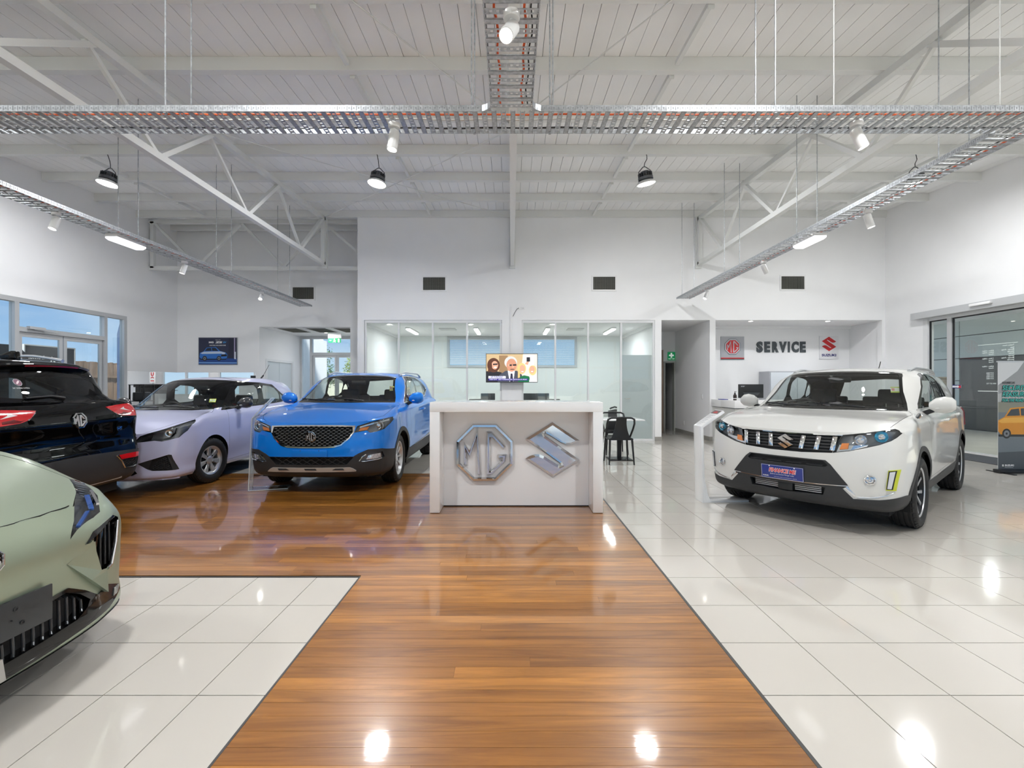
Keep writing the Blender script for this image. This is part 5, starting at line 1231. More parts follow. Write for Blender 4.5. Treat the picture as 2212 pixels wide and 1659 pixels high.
# ---------------------------------------------------------------- white SUV on the right
def white_car():
    P = VT; P.update(cowl=(1.05, 1.09), seat_x=-.02, seat_z=.46, rear_x=-.82, mirror_in=(.40, 1.40), shelf=.9)
    sh = Shell(P); pn = paint('paint_white', rgb(213, 213, 210), .0, .3, flake=0)
    car = new_car('compact_suv', 'white compact SUV facing the viewer on the right with a blue plate', P, POSE['VT'], pn)
    front = lambda c, n: c.x > 1.45; sidef = lambda c, n: abs(n.y) > .35 and c.y > .5
    sh.paint_rings('cladding', 0, 1)
    sh.cut('cladding', [(-.01, .657), (.33, .657), (.37, .622), (.50, .447), (.455, .42), (.53, .335), (.70, .345), (.835, .372), (.93, .365), (.93, .15), (-.01, .15)], 'F', lambda c, n: c.x > 1.62)
    for x in (P['fa'], P['ra']): sh.cut('cladding', circle(x, .335, .435), 'S', sidef)
    sh.cut('cladding', [(1.75, .1), (1.75, .37), (-1.7, .43), (-1.7, .1)], 'S', lambda c, n: c.y > .6)
    sh.panel('bonnet', [(2.3, -.02), (2.3, .40), (2.05, .60), (1.85, .735), (1.62, .757), (1.30, .765), (.98, .765), (.87, .70), (.93, .62), (1.03, .40), (1.075, .2), (1.085, -.02)], 'T', lambda c, n: n.z > .2 and c.z > .8 and c.x > .8, .004, ['body'], (5, 9))
    fd = [(.88, .42), (.86, .66), (.84, 1.02), (.78, 1.088), (.2, 1.10), (-.195, 1.112), (-.20, 1.0), (-.22, .44)]
    rd = [(-.21, .44), (-.192, 1.0), (-.19, 1.112), (-.86, 1.135), (-1.0, 1.17), (-.95, .92), (-.84, .64), (-.78, .45)]
    sh.panel('front_door', fd, 'S', sidef, .003, ['body']); sh.panel('rear_door', rd, 'S', sidef, .003, ['body'])
    W = [(-.01, 1.105), (.40, 1.105), (.62, 1.104), (.668, 1.102), (.60, 1.26), (.555, 1.43), (.54, 1.456), (.44, 1.464), (.22, 1.472), (-.01, 1.475)]
    ws = lambda c, n: c.x > .2 and n.x > .12 and c.z > 1.0
    sh.cut('windscreen_frit', offset_poly(W, -.026), 'F', ws); sh.cut('windscreen', W, 'F', ws, ['windscreen_frit'])
    dlo = [(.735, 1.097), (.2, 1.105), (-.4, 1.118), (-.86, 1.14), (-1.05, 1.20), (-.93, 1.33), (-.66, 1.435), (-.3, 1.468), (.01, 1.480), (.13, 1.458), (.34, 1.350), (.55, 1.215)]
    sg = lambda c, n: c.y > .5; sh.cut('window_pillars', dlo, 'S', sg)
    sh.cut('front_side_glass', sm([(.64, 1.115), (.2, 1.120), (-.12, 1.125), (-.11, 1.462), (.0, 1.464), (.12, 1.443), (.32, 1.333), (.51, 1.210)]), 'S', sg, ['window_pillars'])
    sh.cut('rear_side_glass', sm([(-.24, 1.128), (-.78, 1.148), (-.76, 1.375), (-.62, 1.425), (-.22, 1.458)]), 'S', sg, ['window_pillars'])
    sh.cut('quarter_glass', sm([(-.83, 1.155), (-1.0, 1.20), (-.91, 1.31), (-.82, 1.35)]), 'S', sg, ['window_pillars'])
    sh.cut('rear_window', [(-.01, 1.10), (.58, 1.10), (.60, 1.15), (.50, 1.40), (-.01, 1.43)], 'F', lambda c, n: c.x < -1.5 and n.x < -.1)
    sh.cut('tail_lamp', [(.60, 1.04), (.87, 1.04), (.89, .82), (.66, .82)], 'F', lambda c, n: c.x < -1.5)
    hl = [(.38, .727), (.41, .81), (.444, .891), (.53, .905), (.611, .921), (.70, .94), (.773, .955), (.80, .945), (.826, .922), (.80, .885), (.77, .857), (.70, .82), (.618, .791), (.50, .752)]
    sh.cut('head_lamp', hl, 'F', front)
    gr = [(-.01, .880), (.24, .882), (.443, .890), (.41, .81), (.378, .727), (.14, .711), (-.01, .711)]
    sh.cut('grille', gr, 'F', front)
    ug = [(-.01, .645), (.315, .648), (.35, .612), (.33, .598), (-.01, .592)]; sh.cut('upper_intake', ug, 'F', front)
    lg = [(-.01, .405), (.33, .410), (.31, .335), (-.01, .325)]; sh.cut('lower_intake', lg, 'F', front)
    sh.cut('drl_bezel', [(.758, .607), (.824, .615), (.796, .431), (.741, .434)], 'F', front)
    for x in (P['fa'], P['ra']): sh.cut('hole', circle(x, .34, .382), 'S', lambda c, n: c.y > .45)
    part(car, sh, 'body', 'body', pn); part(car, sh, 'panel_gap', 'panel_gaps', GAP, inset=.004, skirt=False)
    part(car, sh, 'cladding', 'lower_cladding', CLAD, inset=-.006); part(car, sh, 'bonnet', 'bonnet', pn)
    part(car, sh, 'front_door', 'front_door', pn, 'pair'); part(car, sh, 'rear_door', 'rear_door', pn, 'pair')
    part(car, sh, 'windscreen', 'windscreen', CGLASS, inset=.003, skirt=False); part(car, sh, 'windscreen_frit', 'windscreen_edge', GBLACK)
    part(car, sh, 'window_pillars', 'window_pillars', GBLACK, 'pair')
    for g in ('front_side_glass', 'rear_side_glass', 'quarter_glass'): part(car, sh, g, g, CGLASS, 'pair', inset=.004)
    part(car, sh, 'rear_window', 'rear_window', CGLASS); part(car, sh, 'tail_lamp', 'tail_lamp', REDD, 'pair', inset=-.012)
    BLUEL = mat('projector_blue', rgb(110, 190, 215), .08, metal=.9)
    for o, s in zip(part(car, sh, 'head_lamp', 'head_lamp', [LAMPH, GBLACK], 'pair', inset=.06, axis=(1, .25, 0)), (1, -1)):
        V, N, fs = sh.region('head_lamp'); link('lens', shell_mesh('lens', V, N, fs, LENS, None if s > 0 else 'R'), o)
        for (x, y, z, r, m, nm) in ((1.90, .70, .887, .048, BLUEL, 'projector'), (1.985, .57, .853, .046, LAMPC, 'high_beam_reflector')):
            Mx = FRAME((x, y * s, z), (-.35 * s, 1, 0), (0, 0, 1))
            MB().lathe([(.001, .014), (r * .55, .008), (r * .72, -.006), (r * .75, -.006), (r, .004), (r * 1.05, -.03)], 24, Mx, cap=False).build(nm, LAMPC if m is LAMPC else m, o, smooth=True)
            if m is BLUEL: MB().lathe([(.001, .022), (r * .5, .014), (r * .62, .0)], 20, Mx, cap=False).build('projector_lens', LAMPC, o, smooth=True)
        on_skin(sh, [(.425, .76), (.44, .815), (.49, .82), (.485, .77)], -.02, .01, s).build('indicator', AMBER, o)
        on_skin(sh, [(.40, .735), (.42, .80), (.52, .80), (.62, .815), (.61, .795), (.50, .756)], -.04, .006, s).build('lower_reflector', LAMPC, o)
    g = part(car, sh, 'grille', 'grille', [mat('grille_slot', rgb(26, 27, 29), .6), GBLACK], inset=.035, axis=(1, 0, 0))[0]
    for z in (.735, .763, .791, .819, .847): strip(sh, -.40, .40, z, .017, -.012, .012).build('slat', CLAD, g)
    for s in (1, -1):
        for y in (.132, .255, .378):
            on_skin(sh, [(y - .021, .738 + y * .02), (y + .017, .738 + y * .02), (y + .033, .862 + y * .03), (y - .005, .862 + y * .03)], .004, .018, s).build('chrome_bar', CHROME, g, bevel=.004)
    strip(sh, -.445, .445, lambda y: .876 + .035 * y * y, .009, .003, .012, 20).build('chrome_strip', CHROME, g)
    s_badge(FRAME((xat(sh, 0, .80) + .012, 0, .798), (0, 1, 0), (.05, 0, 1)), .073, .016, car, CHROME, 'badge', bevel=.004)
    for nm, d in (('upper_intake', .03), ('lower_intake', .06)): part(car, sh, nm, nm, [mat('grille_slot', rgb(26, 27, 29), .6), CLAD], inset=d, axis=(1, 0, 0))
    for k in range(4): strip(sh, -.33 + k * .17, -.20 + k * .17, .603, .006, .003, .02, 4).build('intake_slat', CLAD, car)
    for z in (.345, .362, .379, .396):
        for a, b in ((-.29, -.075), (.075, .29)): strip(sh, a, b, z, .007, -.03, .008, 6).build('radiator_slat', ALLOY, car)
    MB().box(xat(sh, 0, .37) - .04, xat(sh, 0, .37) + .002, -.065, .065, .333, .408).build('radar_unit', BLACK, car, bevel=.008)
    st = []
    for k in range(25):
        y = -.50 + k / 24.; z = .430 + .016 * (2 * abs(y)) ** 2.2; st.append((xat(sh, y, z) + .006, y, z))
    MB().tube(st, .006, 6).build('chrome_lip', CHROME, car, smooth=True)
    for s in (1, -1):
        on_skin(sh, [(.465, .423), (.49, .442), (.545, .375), (.54, .345)], .004, .012, s).build('chrome_corner', CHROME, car, bevel=.003)
        MB().tube([(xat(sh, y, z) + .004, y * s, z) for y, z in ((.555, .352), (.62, .356), (.69, .368), (.745, .388), (.79, .418))], .006, 6).build('chrome_lower_trim', CHROME, car, smooth=True)
        # fog lamp
        c = Vector((xat(sh, .644, .515) + .004, .644 * s, .515)); Mx = FRAME(c, (-.38 * s, 1, 0), (0, 0, 1)); fo = empty('fog_lamp', car)
        MB().lathe([(.030, .002), (.036, .008), (.042, .006), (.044, -.004)], 28, Mx, cap=False).build('bezel', CHROME, fo, smooth=True); MB().lathe([(.001, .0), (.012, -.004), (.014, .002), (.03, -.002)], 24, Mx, cap=False).build('lamp_glass', LAMPC, fo, smooth=True)
    LIME = mat('lime_reflection', rgb(196, 204, 30), .3, coat=.5)  # lime reflection on the left chrome bezel, put into its colour
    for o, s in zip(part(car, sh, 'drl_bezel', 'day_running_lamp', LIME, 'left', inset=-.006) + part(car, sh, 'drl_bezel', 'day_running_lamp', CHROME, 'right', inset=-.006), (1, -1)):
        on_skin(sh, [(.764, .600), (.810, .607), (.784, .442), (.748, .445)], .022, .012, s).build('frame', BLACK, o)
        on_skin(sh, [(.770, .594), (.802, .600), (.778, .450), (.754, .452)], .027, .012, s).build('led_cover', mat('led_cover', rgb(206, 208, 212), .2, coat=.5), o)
        if s > 0: o['label'] = 'daytime lamp with a lime reflection painted on its edge'
    # plate
    Mx = FRAME((xat(sh, 0, .50) + .016, -.02, .497), (0, 1, 0), (.12, 0, 1)); PBLUE = mat('plate_blue', rgb(30, 50, 132), .35, coat=.3)
    pl = MB().box(-.186, .186, -.067, .067, -.006, 0).xf(Mx).build('number_plate', PBLUE, car, bevel=.002)
    MB().box(-.183, .183, .062, .064, 0, .0008).box(-.183, .183, -.064, -.062, 0, .0008).box(-.183, -.181, -.064, .064, 0, .0008).box(.181, .183, -.064, .064, 0, .0008).xf(Mx).build('plate_border', WHITEM, pl)
    text('plate_lettering', 'FINANCE ME', WHITEM, Mx @ T(0, .016, .0010), pl, size=.052, bold=.0045, shear=.25, width=.245)
    text('plate_lettering', 'FINANCE ME', mat('plate_red', rgb(214, 30, 44), .4), Mx @ T(0, .016, .0014), pl, size=.052, bold=.0015, shear=.25, width=.238)
    text('plate_lettering', 'Speak to our Business Manager today', WHITEM, Mx @ T(0, -.020, .001), pl, size=.016, width=.21)
    text('plate_lettering', 'SUZUKI', WHITEM, Mx @ T(-.145, -.044, .001), pl, size=.016, bold=.0005, width=.05); text('plate_lettering', 'terms and conditions apply', WHITEM, Mx @ T(.03, -.046, .001), pl, size=.008, width=.20)
    for y in (-.11, .11): MB().lathe([(.006, 0), (.006, .002), (.001, .002)], 10, Mx @ T(y, .056, 0)).build('plate_screw', WHITEM, pl)
    for s in (1, -1):
        side_mirror(car, (.64, .79, 1.06), s, pn, BLACK, .97)
        rail(car, .10, -1.40, .585, 1.502, 1.485, .042, ALLOY, s)
        on = MB().prism([(1.13, .985), (1.14, 1.03), (1.00, 1.065), (.95, 1.04)], .802 * s, .822 * s, 'y').build('fender_vent', BLACK, car, bevel=.004); MB().prism([(1.09, 1.005), (1.09, 1.022), (1.0, 1.045), (.985, 1.035)], .821 * s, .8255 * s, 'y').build('vent_trim', CHROME, on)
        for x, z in ((.0, .955), (-.78, .985)): MB().tube([(x + .09, .868 * s, z), (x + .07, .908 * s, z + .004), (x - .07, .908 * s, z + .006), (x - .09, .868 * s, z)], .012, 8).build('door_handle', pn, car, smooth=True)
        for x in (P['fa'], P['ra']):
            wheel(car, x, .7675 * s, .334, .222, .225, 'dark', 0, .2); well(car, x, .58 * s, .85 * s, .395, .34)
    MB().tube([(1.10, -.10, 1.112), (1.05, -.35, 1.12), (.96, -.60, 1.13)], .008, 6).build('wiper', BLACK, car); MB().tube([(1.08, .40, 1.108), (1.075, .18, 1.128), (1.05, -.05, 1.14)], .008, 6).build('wiper', BLACK, car)
    MB().tube([(-1.35, 0, 1.545), (-1.42, 0, 1.60), (-1.50, 0, 1.68)], .006, 6).build('antenna', BLACK, car)
    xs = .60
    Mx = FRAME((.505, .535, 1.288), (-.35, 1, 0), (-.55, 0, 1)); stk = MB().box(-.038, .038, -.035, .035, .0, .001).xf(Mx).build('price_sticker', mat('sticker_white', rgb(235, 236, 228), .5), car)
    MB().box(-.038, .038, .024, .035, .001, .0015).box(-.038, .038, -.035, -.020, .001, .0015).xf(Mx).build('sticker_print', mat('sticker_lime', rgb(196, 214, 80), .5), stk); MB().box(-.030, -.004, -.012, .018, .001, .0015).xf(Mx).build('sticker_print', mat('sticker_rose', rgb(220, 150, 140), .5), stk)
    interior(car, P); MB().box(-1.9, 1.88, -.60, .60, .21, .26).build('underbody', GAP, car)
    sh.bm.free(); return car
white_car()
# ---------------------------------------------------------------- lilac hatchback between the black and the blue car
def lilac_car():
    P = M3; P.update(cowl=(.97, 1.01), seat_x=-.10, seat_z=.36, rear_x=-.80, mirror_in=(.22, 1.32), shelf=.85)
    sh = Shell(P); pn = paint('paint_lilac', rgb(196, 200, 232), .05, .3, flake=.03)
    car = new_car('hatchback_car', 'pale lilac hatchback between the black car and the blue SUV', P, POSE['M3'], pn)
    front = lambda c, n: c.x > 1.35; sidef = lambda c, n: abs(n.y) > .35 and c.y > .5
    sh.paint_rings('lower_sill', 0, 1, lambda c, n: abs(c.x) < 1.9)
    sh.panel('bonnet', [(2.3, -.02), (2.3, .35), (2.02, .40), (1.80, .585), (1.54, .762), (1.35, .780), (1.20, .79), (1.02, .73), (.93, .66), (.90, .615), (.97, .40), (1.00, .2), (1.01, -.02)], 'T', lambda c, n: n.z > .15 and c.z > .68 and c.x > .8, .004, ['body'], (5, 9))
    fd = [(.90, .26), (.915, .60), (.91, .92), (.89, 1.0), (-.16, 1.03), (-.17, .60), (-.17, .28)]; rd = [(-.165, .28), (-.165, .60), (-.155, 1.03), (-.90, 1.06), (-1.0, .95), (-.93, .62), (-.80, .45), (-.75, .30)]
    sh.panel('front_door', fd, 'S', sidef, .003, ['body']); sh.panel('rear_door', rd, 'S', sidef, .003, ['body'])
    W = [(-.01, 1.015), (.40, 1.018), (.58, 1.024), (.635, 1.034), (.60, 1.14), (.55, 1.32), (.53, 1.405), (.42, 1.418), (.2, 1.428), (-.01, 1.432)]
    ws = lambda c, n: c.x > .1 and n.x > .12 and c.z > .98
    sh.cut('windscreen_frit', offset_poly(W, -.022), 'F', ws); sh.cut('windscreen', W, 'F', ws, ['windscreen_frit'])
    sg = side_glass(.655, .55, 1.03, 1.41, .008)
    sh.cut('window_pillars', [(.45, 1.015), (.85, .985), (.72, 1.25), (.62, 1.40), (.54, 1.432), (.40, 1.437), (.5, 1.3)], 'F', lambda c, n: .02 < c.x < 1.0 and c.z > .99, ['body', 'windscreen_frit'])
    dlo = [(1.0, .995), (.5, 1.012), (-.1, 1.022), (-.82, 1.05), (-1.19, 1.085), (-.93, 1.23), (-.70, 1.372), (-.25, 1.405), (.10, 1.42), (.32, 1.405), (.55, 1.28)]
    sh.cut('window_pillars', dlo, 'S', sg)
    sh.cut('front_side_glass', sm([(.66, 1.04), (.3, 1.04), (-.07, 1.045), (-.05, 1.37), (.10, 1.385), (.22, 1.375), (.42, 1.245)]), 'S', sg, ['window_pillars'])
    sh.cut('mirror_triangle_glass', [(.84, 1.04), (.70, 1.04), (.50, 1.205)], 'S', sg, ['window_pillars'])
    sh.cut('rear_side_glass', sm([(-.26, 1.05), (-.82, 1.07), (-.86, 1.21), (-.68, 1.335), (-.23, 1.365)]), 'S', sg, ['window_pillars'])
    sh.cut('quarter_glass', [(-.88, 1.075), (-1.13, 1.09), (-.90, 1.20)], 'S', sg, ['window_pillars'])
    sh.cut('rear_window', [(-.01, 1.08), (.52, 1.08), (.56, 1.12), (.48, 1.34), (-.01, 1.37)], 'F', lambda c, n: c.x < -1.3 and n.x < -.1); sh.cut('tail_lamp', [(.60, .98), (.84, .98), (.86, .75), (.64, .75)], 'F', lambda c, n: c.x < -1.4)
    hl = [(.35, .647), (.372, .685), (.404, .727), (.60, .80), (.70, .852), (.784, .905), (.812, .885), (.826, .855), (.812, .77), (.778, .694), (.70, .668), (.639, .656), (.567, .668), (.45, .655)]
    sh.cut('head_lamp', hl, 'F', front)
    gr = [(-.01, .735), (.28, .722), (.375, .712), (.345, .640), (.30, .53), (.16, .45), (-.01, .44)]; sh.cut('grille_surround', gr, 'F', front)
    gi = [(-.01, .72), (.26, .707), (.30, .64), (.265, .545), (.14, .468), (-.01, .458)]; sh.cut('grille', gi, 'F', front, ['grille_surround'])
    fg = [(.404, .389), (.461, .408), (.60, .452), (.715, .491), (.737, .484), (.772, .29), (.751, .286), (.553, .296), (.50, .32)]; sh.cut('fog_recess', fg, 'F', front)
    lg = [(-.01, .40), (.30, .395), (.40, .27), (.34, .245), (-.01, .24)]; sh.cut('lower_grille', lg, 'F', front)
    for x in (P['fa'], P['ra']): sh.cut('hole', circle(x, .315, .352), 'S', lambda c, n: c.y > .45)
    part(car, sh, 'body', 'body', pn); part(car, sh, 'panel_gap', 'panel_gaps', GAP, inset=.004, skirt=False); part(car, sh, 'bonnet', 'bonnet', pn); part(car, sh, 'lower_sill', 'lower_sill', pn)
    part(car, sh, 'front_door', 'front_door', pn, 'pair'); part(car, sh, 'rear_door', 'rear_door', pn, 'pair')
    part(car, sh, 'windscreen', 'windscreen', CGLASS, inset=.003, skirt=False); part(car, sh, 'windscreen_frit', 'windscreen_edge', GBLACK); part(car, sh, 'window_pillars', 'window_pillars', GBLACK, 'pair')
    for g in ('front_side_glass', 'mirror_triangle_glass', 'rear_side_glass', 'quarter_glass'): part(car, sh, g, g, CGLASS, 'pair', inset=.004)
    part(car, sh, 'rear_window', 'rear_window', CGLASS); part(car, sh, 'tail_lamp', 'tail_lamp', REDD, 'pair')
    for o, s in zip(part(car, sh, 'head_lamp', 'head_lamp', [LAMPH, GBLACK], 'pair', inset=.05, axis=(1, .3, 0)), (1, -1)):
        V, N, fs = sh.region('head_lamp'); link('lens', shell_mesh('lens', V, N, fs, LENS, None if s > 0 else 'R'), o)
        Mx = FRAME((1.895, .683 * s, .752), (-.4 * s, 1, 0), (0, 0, 1))
        MB().lathe([(.001, .012), (.024, .006), (.031, -.004), (.034, -.004), (.046, .0), (.05, -.03)], 24, Mx, cap=False).build('projector', LAMPC, o, smooth=True)
        MB().prism(stroke([(.50, .667), (.60, .672), (.70, .692), (.77, .76), (.785, .82)], .012), -.01, .012, 'x').xf(T(1.90, 0, 0) @ Matrix.Scale(s, 4, (0, 1, 0))).build('light_guide', LAMPC, o)
        on_skin(sh, [(.40, .665), (.43, .715), (.54, .745), (.52, .68)], -.02, .008, s).build('reflector', LAMPC, o)
    part(car, sh, 'grille_surround', 'grille_surround', CHROME, inset=-.004)
    g = part(car, sh, 'grille', 'grille', mat('grille_back', rgb(12, 12, 13), .7), inset=.03, axis=(1, 0, 0))[0]; m, n = lattice(sh, gi, .06, .02, .005, .006, .014); m.build('grille_mesh', GBLACK, g)['kind'] = 'stuff'
    for o, s in zip(part(car, sh, 'fog_recess', 'bumper_vent', [mat('grille_slot', rgb(26, 27, 29), .6), CLAD], 'pair', inset=.03, axis=(1, .2, 0)), (1, -1)):
        m, n = lattice(sh, [(.53, .325), (.62, .445), (.70, .466), (.725, .31), (.56, .31)], .04, .013, .004, .012, .01, half=False)
        m.xf(Matrix.Scale(s, 4, (0, 1, 0))).build('vent_mesh', CLAD, o)['kind'] = 'stuff'
        on_skin(sh, [(.404, .389), (.461, .408), (.55, .435), (.52, .345), (.50, .32)], -.004, .02, s).build('vent_blade', CLAD, o); on_skin(sh, [(.700, .486), (.737, .484), (.772, .29), (.735, .292)], .004, .02, s).build('vent_blade', CLAD, o)
    lo = part(car, sh, 'lower_grille', 'lower_grille', mat('grille_back', rgb(12, 12, 13), .7), inset=.04, axis=(1, 0, 0))[0]; m, n = lattice(sh, lg, .08, .026, .006, .02, .01); m.build('grille_mesh', CLAD, lo)['kind'] = 'stuff'
    octagon_badge(FRAME((xat(sh, 0, .60) + .004, 0, .60), (0, 1, 0), (.10, 0, 1)), .062, .014, car, CHROME, BSILV, GBLACK)
    strip(sh, -.74, .74, .168, .02, .012, .03, 24).build('front_splitter', pn, car)
    for s in (1, -1):
        side_mirror(car, (.60, .775, 1.01), s, mat('mirror_dark_grey', rgb(52, 52, 55), .25, coat=.5), BLACK, .98)
        for x, z in ((.0, .87), (-.78, .90)): MB().tube([(x + .09, .843 * s, z), (x + .07, .885 * s, z + .004), (x - .07, .885 * s, z + .006), (x - .09, .843 * s, z)], .012, 8).build('door_handle', pn, car, smooth=True)
        for x in (P['fa'], P['ra']): wheel(car, x, .745 * s, .3105, .19, .195, 'seven', R(-7) if x > 0 else 0, .25); well(car, x, .55 * s, .82 * s, .365, .315)
    MB().tube([(1.02, -.10, 1.03), (.97, -.35, 1.04), (.90, -.58, 1.045)], .008, 6).build('wiper', BLACK, car); MB().tube([(1.02, .42, 1.035), (1.005, .20, 1.05), (.99, -.05, 1.055)], .008, 6).build('wiper', BLACK, car)
    MB().tube([(-1.05, .30, 1.485), (-1.14, .30, 1.545)], .014, 6).tube([(-1.14, .30, 1.545), (-1.36, .30, 1.76)], .004, 6).build('antenna', BLACK, car)
    Mx = FRAME((.69, .475, 1.125), (-.2, 1, 0), (-.75, 0, 1)); st = MB().box(-.045, .045, -.032, .032, 0, .001).xf(Mx).build('price_sticker', mat('sticker_lime2', rgb(214, 226, 96), .5), car)
    MB().box(-.037, -.004, -.018, .022, .001, .0015).box(.004, .037, -.018, .022, .001, .0015).xf(Mx).build('sticker_print', mat('sticker_pale', rgb(190, 205, 190), .5), st)
    interior(car, P); MB().box(-1.8, 1.88, -.58, .58, .17, .22).build('underbody', GAP, car)
    sh.bm.free(); return car
lilac_car()
# ---------------------------------------------------------------- black SUV seen from behind on the left
def black_car():
    P = HS; P.update(cowl=(1.16, 1.10), seat_x=-.05, seat_z=.46, rear_x=-.90, mirror_in=(.42, 1.42), shelf=.95)
    sh = Shell(P); pn = paint('paint_black', rgb(5, 5, 6), .0, .4, coat=.75, flake=0, spec=.0)
    car = new_car('suv_car', 'glossy black SUV seen from behind by the left windows', P, POSE['HS'], pn)
    rear = lambda c, n: c.x < -1.6; sidef = lambda c, n: abs(n.y) > .35 and c.y > .5
    sh.paint_rings('cladding', 0, 2)
    sh.cut('cladding', [(-.01, .2), (-.01, .66), (.35, .652), (.62, .64), (.80, .63), (.96, .62), (.96, .2)], 'F', lambda c, n: c.x < -1.75)
    for x in (P['fa'], P['ra']): sh.cut('cladding', circle(x, .346, .45), 'S', sidef)
    fd = [(.90, .44), (.86, 1.04), (-.20, 1.06), (-.22, .46)]; rd = [(-.21, .46), (-.19, 1.06), (-1.0, 1.12), (-1.05, .95), (-.95, .66), (-.88, .47)]
    sh.panel('front_door', fd, 'S', sidef, .003, ['body']); sh.panel('rear_door', rd, 'S', sidef, .003, ['body'])
    W = [(-.01, 1.12), (.40, 1.12), (.62, 1.12), (.68, 1.115), (.60, 1.46), (.3, 1.485), (-.01, 1.49)]; ws = lambda c, n: c.x > .2 and n.x > .12 and c.z > 1.0
    sh.cut('windscreen', W, 'F', ws)
    sg = side_glass(.68, .60, 1.115, 1.46, .03)
    dlo = [(.80, 1.11), (.2, 1.115), (-.4, 1.13), (-1.0, 1.16), (-1.35, 1.25), (-1.42, 1.30), (-1.1, 1.44), (-.7, 1.50), (-.2, 1.52), (.12, 1.50), (.40, 1.39)]
    sh.cut('window_trim', offset_poly(dlo, -.014), 'S', sg); sh.cut('window_pillars', dlo, 'S', sg)
    sh.cut('front_side_glass', [(.62, 1.13), (-.18, 1.14), (-.16, 1.50), (.10, 1.485), (.38, 1.375)], 'S', sg, ['window_pillars']); sh.cut('rear_side_glass', [(-.27, 1.14), (-1.0, 1.175), (-.98, 1.43), (-.68, 1.485), (-.25, 1.50)], 'S', sg, ['window_pillars']); sh.cut('quarter_glass', [(-1.06, 1.18), (-1.34, 1.27), (-1.06, 1.42)], 'S', sg, ['window_pillars'])
    rw = [(-.01, 1.194), (.35, 1.205), (.54, 1.222), (.66, 1.25), (.70, 1.275), (.66, 1.35), (.54, 1.43), (.40, 1.462), (.20, 1.478), (-.01, 1.487)]
    rf = lambda c, n: c.x < -1.4 and n.x < -.05 and c.z > 1.15
    sh.cut('rear_window_edge', rw, 'F', rf); sh.cut('rear_window', sm([(-.3, 1.235), (.33, 1.235), (.50, 1.25), (.60, 1.275), (.50, 1.40), (.37, 1.432), (-.3, 1.455)]), 'F', rf, ['rear_window_edge'])
    tl = [(.383, 1.128), (.50, 1.138), (.66, 1.148), (.78, 1.153), (.88, 1.15), (.96, 1.14), (.96, 1.02), (.84, 1.012), (.72, 1.014), (.56, 1.028), (.48, 1.052)]
    sh.cut('tail_lamp', tl, 'F', lambda c, n: c.x < -1.75)
    rr = [(.482, .60), (.60, .602), (.735, .60), (.83, .596), (.84, .545), (.73, .544), (.515, .552)]; sh.cut('reflector', rr, 'F', rear)
    rg = [(.52, .545), (.84, .538), (.82, .455), (.60, .448)]; sh.cut('rear_vent', rg, 'F', rear)
    sh.cut('head_lamp', [(.50, .80), (.86, .92), (.86, .80), (.55, .72)], 'F', lambda c, n: c.x > 1.6); sh.cut('grille', [(-.01, .84), (.45, .80), (.40, .55), (-.01, .50)], 'F', lambda c, n: c.x > 1.9)
    for x in (P['fa'], P['ra']): sh.cut('hole', circle(x, .35, .395), 'S', lambda c, n: c.y > .45)
    part(car, sh, 'body', 'body', pn); part(car, sh, 'panel_gap', 'panel_gaps', GAP, inset=.004, skirt=False); part(car, sh, 'cladding', 'lower_cladding', CLAD, inset=-.005)
    part(car, sh, 'front_door', 'front_door', pn, 'pair'); part(car, sh, 'rear_door', 'rear_door', pn, 'pair')
    part(car, sh, 'windscreen', 'windscreen', CGLASS); part(car, sh, 'window_trim', 'window_trim', CHROME, 'pair', inset=-.004); part(car, sh, 'window_pillars', 'window_pillars', GBLACK, 'pair')
    for g in ('front_side_glass', 'rear_side_glass', 'quarter_glass'): part(car, sh, g, g, CGLASSM, 'pair', inset=.004)
    part(car, sh, 'rear_window_edge', 'rear_window_edge', GBLACK); part(car, sh, 'rear_window', 'rear_window', CGLASSM, inset=.001, skirt=False)
    WHL = mat('lamp_white', rgb(214, 206, 206), .15, coat=.5)
    for o, s in zip(part(car, sh, 'tail_lamp', 'tail_lamp', REDL, 'pair', inset=-.004), (1, -1)):
        on_skin(sh, [(.56, 1.098), (.64, 1.120), (.74, 1.128), (.80, 1.125), (.80, 1.095), (.70, 1.075)], .008, .01, s, True).build('reversing_lamp', WHL, o)
        on_skin(sh, [(.44, 1.078), (.50, 1.10), (.58, 1.068), (.70, 1.05), (.70, 1.03), (.56, 1.035)], .007, .008, s, True).build('dark_section', REDD, o)
        on_skin(sh, [(.395, 1.112), (.405, 1.118), (.495, 1.052), (.485, 1.047)], .008, .01, s, True).build('chrome_edge', CHROME, o)
    for o, s in zip(part(car, sh, 'reflector', 'reflector', REDL, 'pair', inset=-.008), (1, -1)): pass
    for o, s in zip(part(car, sh, 'rear_vent', 'rear_vent', mat('grille_slot', rgb(26, 27, 29), .6), 'pair', inset=.01), (1, -1)):
        m, n = lattice(sh, [(.53, .542), (.83, .536), (.81, .457), (.61, .45)], .06, .015, .004, -.002, .006, half=False, rear=True); m.xf(Matrix.Scale(s, 4, (0, 1, 0))).build('vent_mesh', CLAD, o)['kind'] = 'stuff'
        st = [(.445, .60), (.47, .585), (.52, .535), (.595, .448), (.70, .442), (.80, .447)]
        MB().tube([(xat(sh, y, z, True) - .008, y * s, z) for y, z in st], .008, 6).build('chrome_trim', CHROME, o, smooth=True)
    part(car, sh, 'head_lamp', 'head_lamp', LAMPC, 'pair'); part(car, sh, 'grille', 'grille', GBLACK)
    # tailgate lines, spoiler, skid plate
    strip(sh, -.80, .80, lambda y: .70 - .02 * y * y, .006, -.002, .012, 30, 1, True).build('tailgate_gap', GAP, car)
    strip(sh, -.86, .86, lambda y: .80 - .03 * y * y, .022, .016, .03, 30, 1, True).build('bumper_crease', pn, car, smooth=True, ang=60)
    sk = []
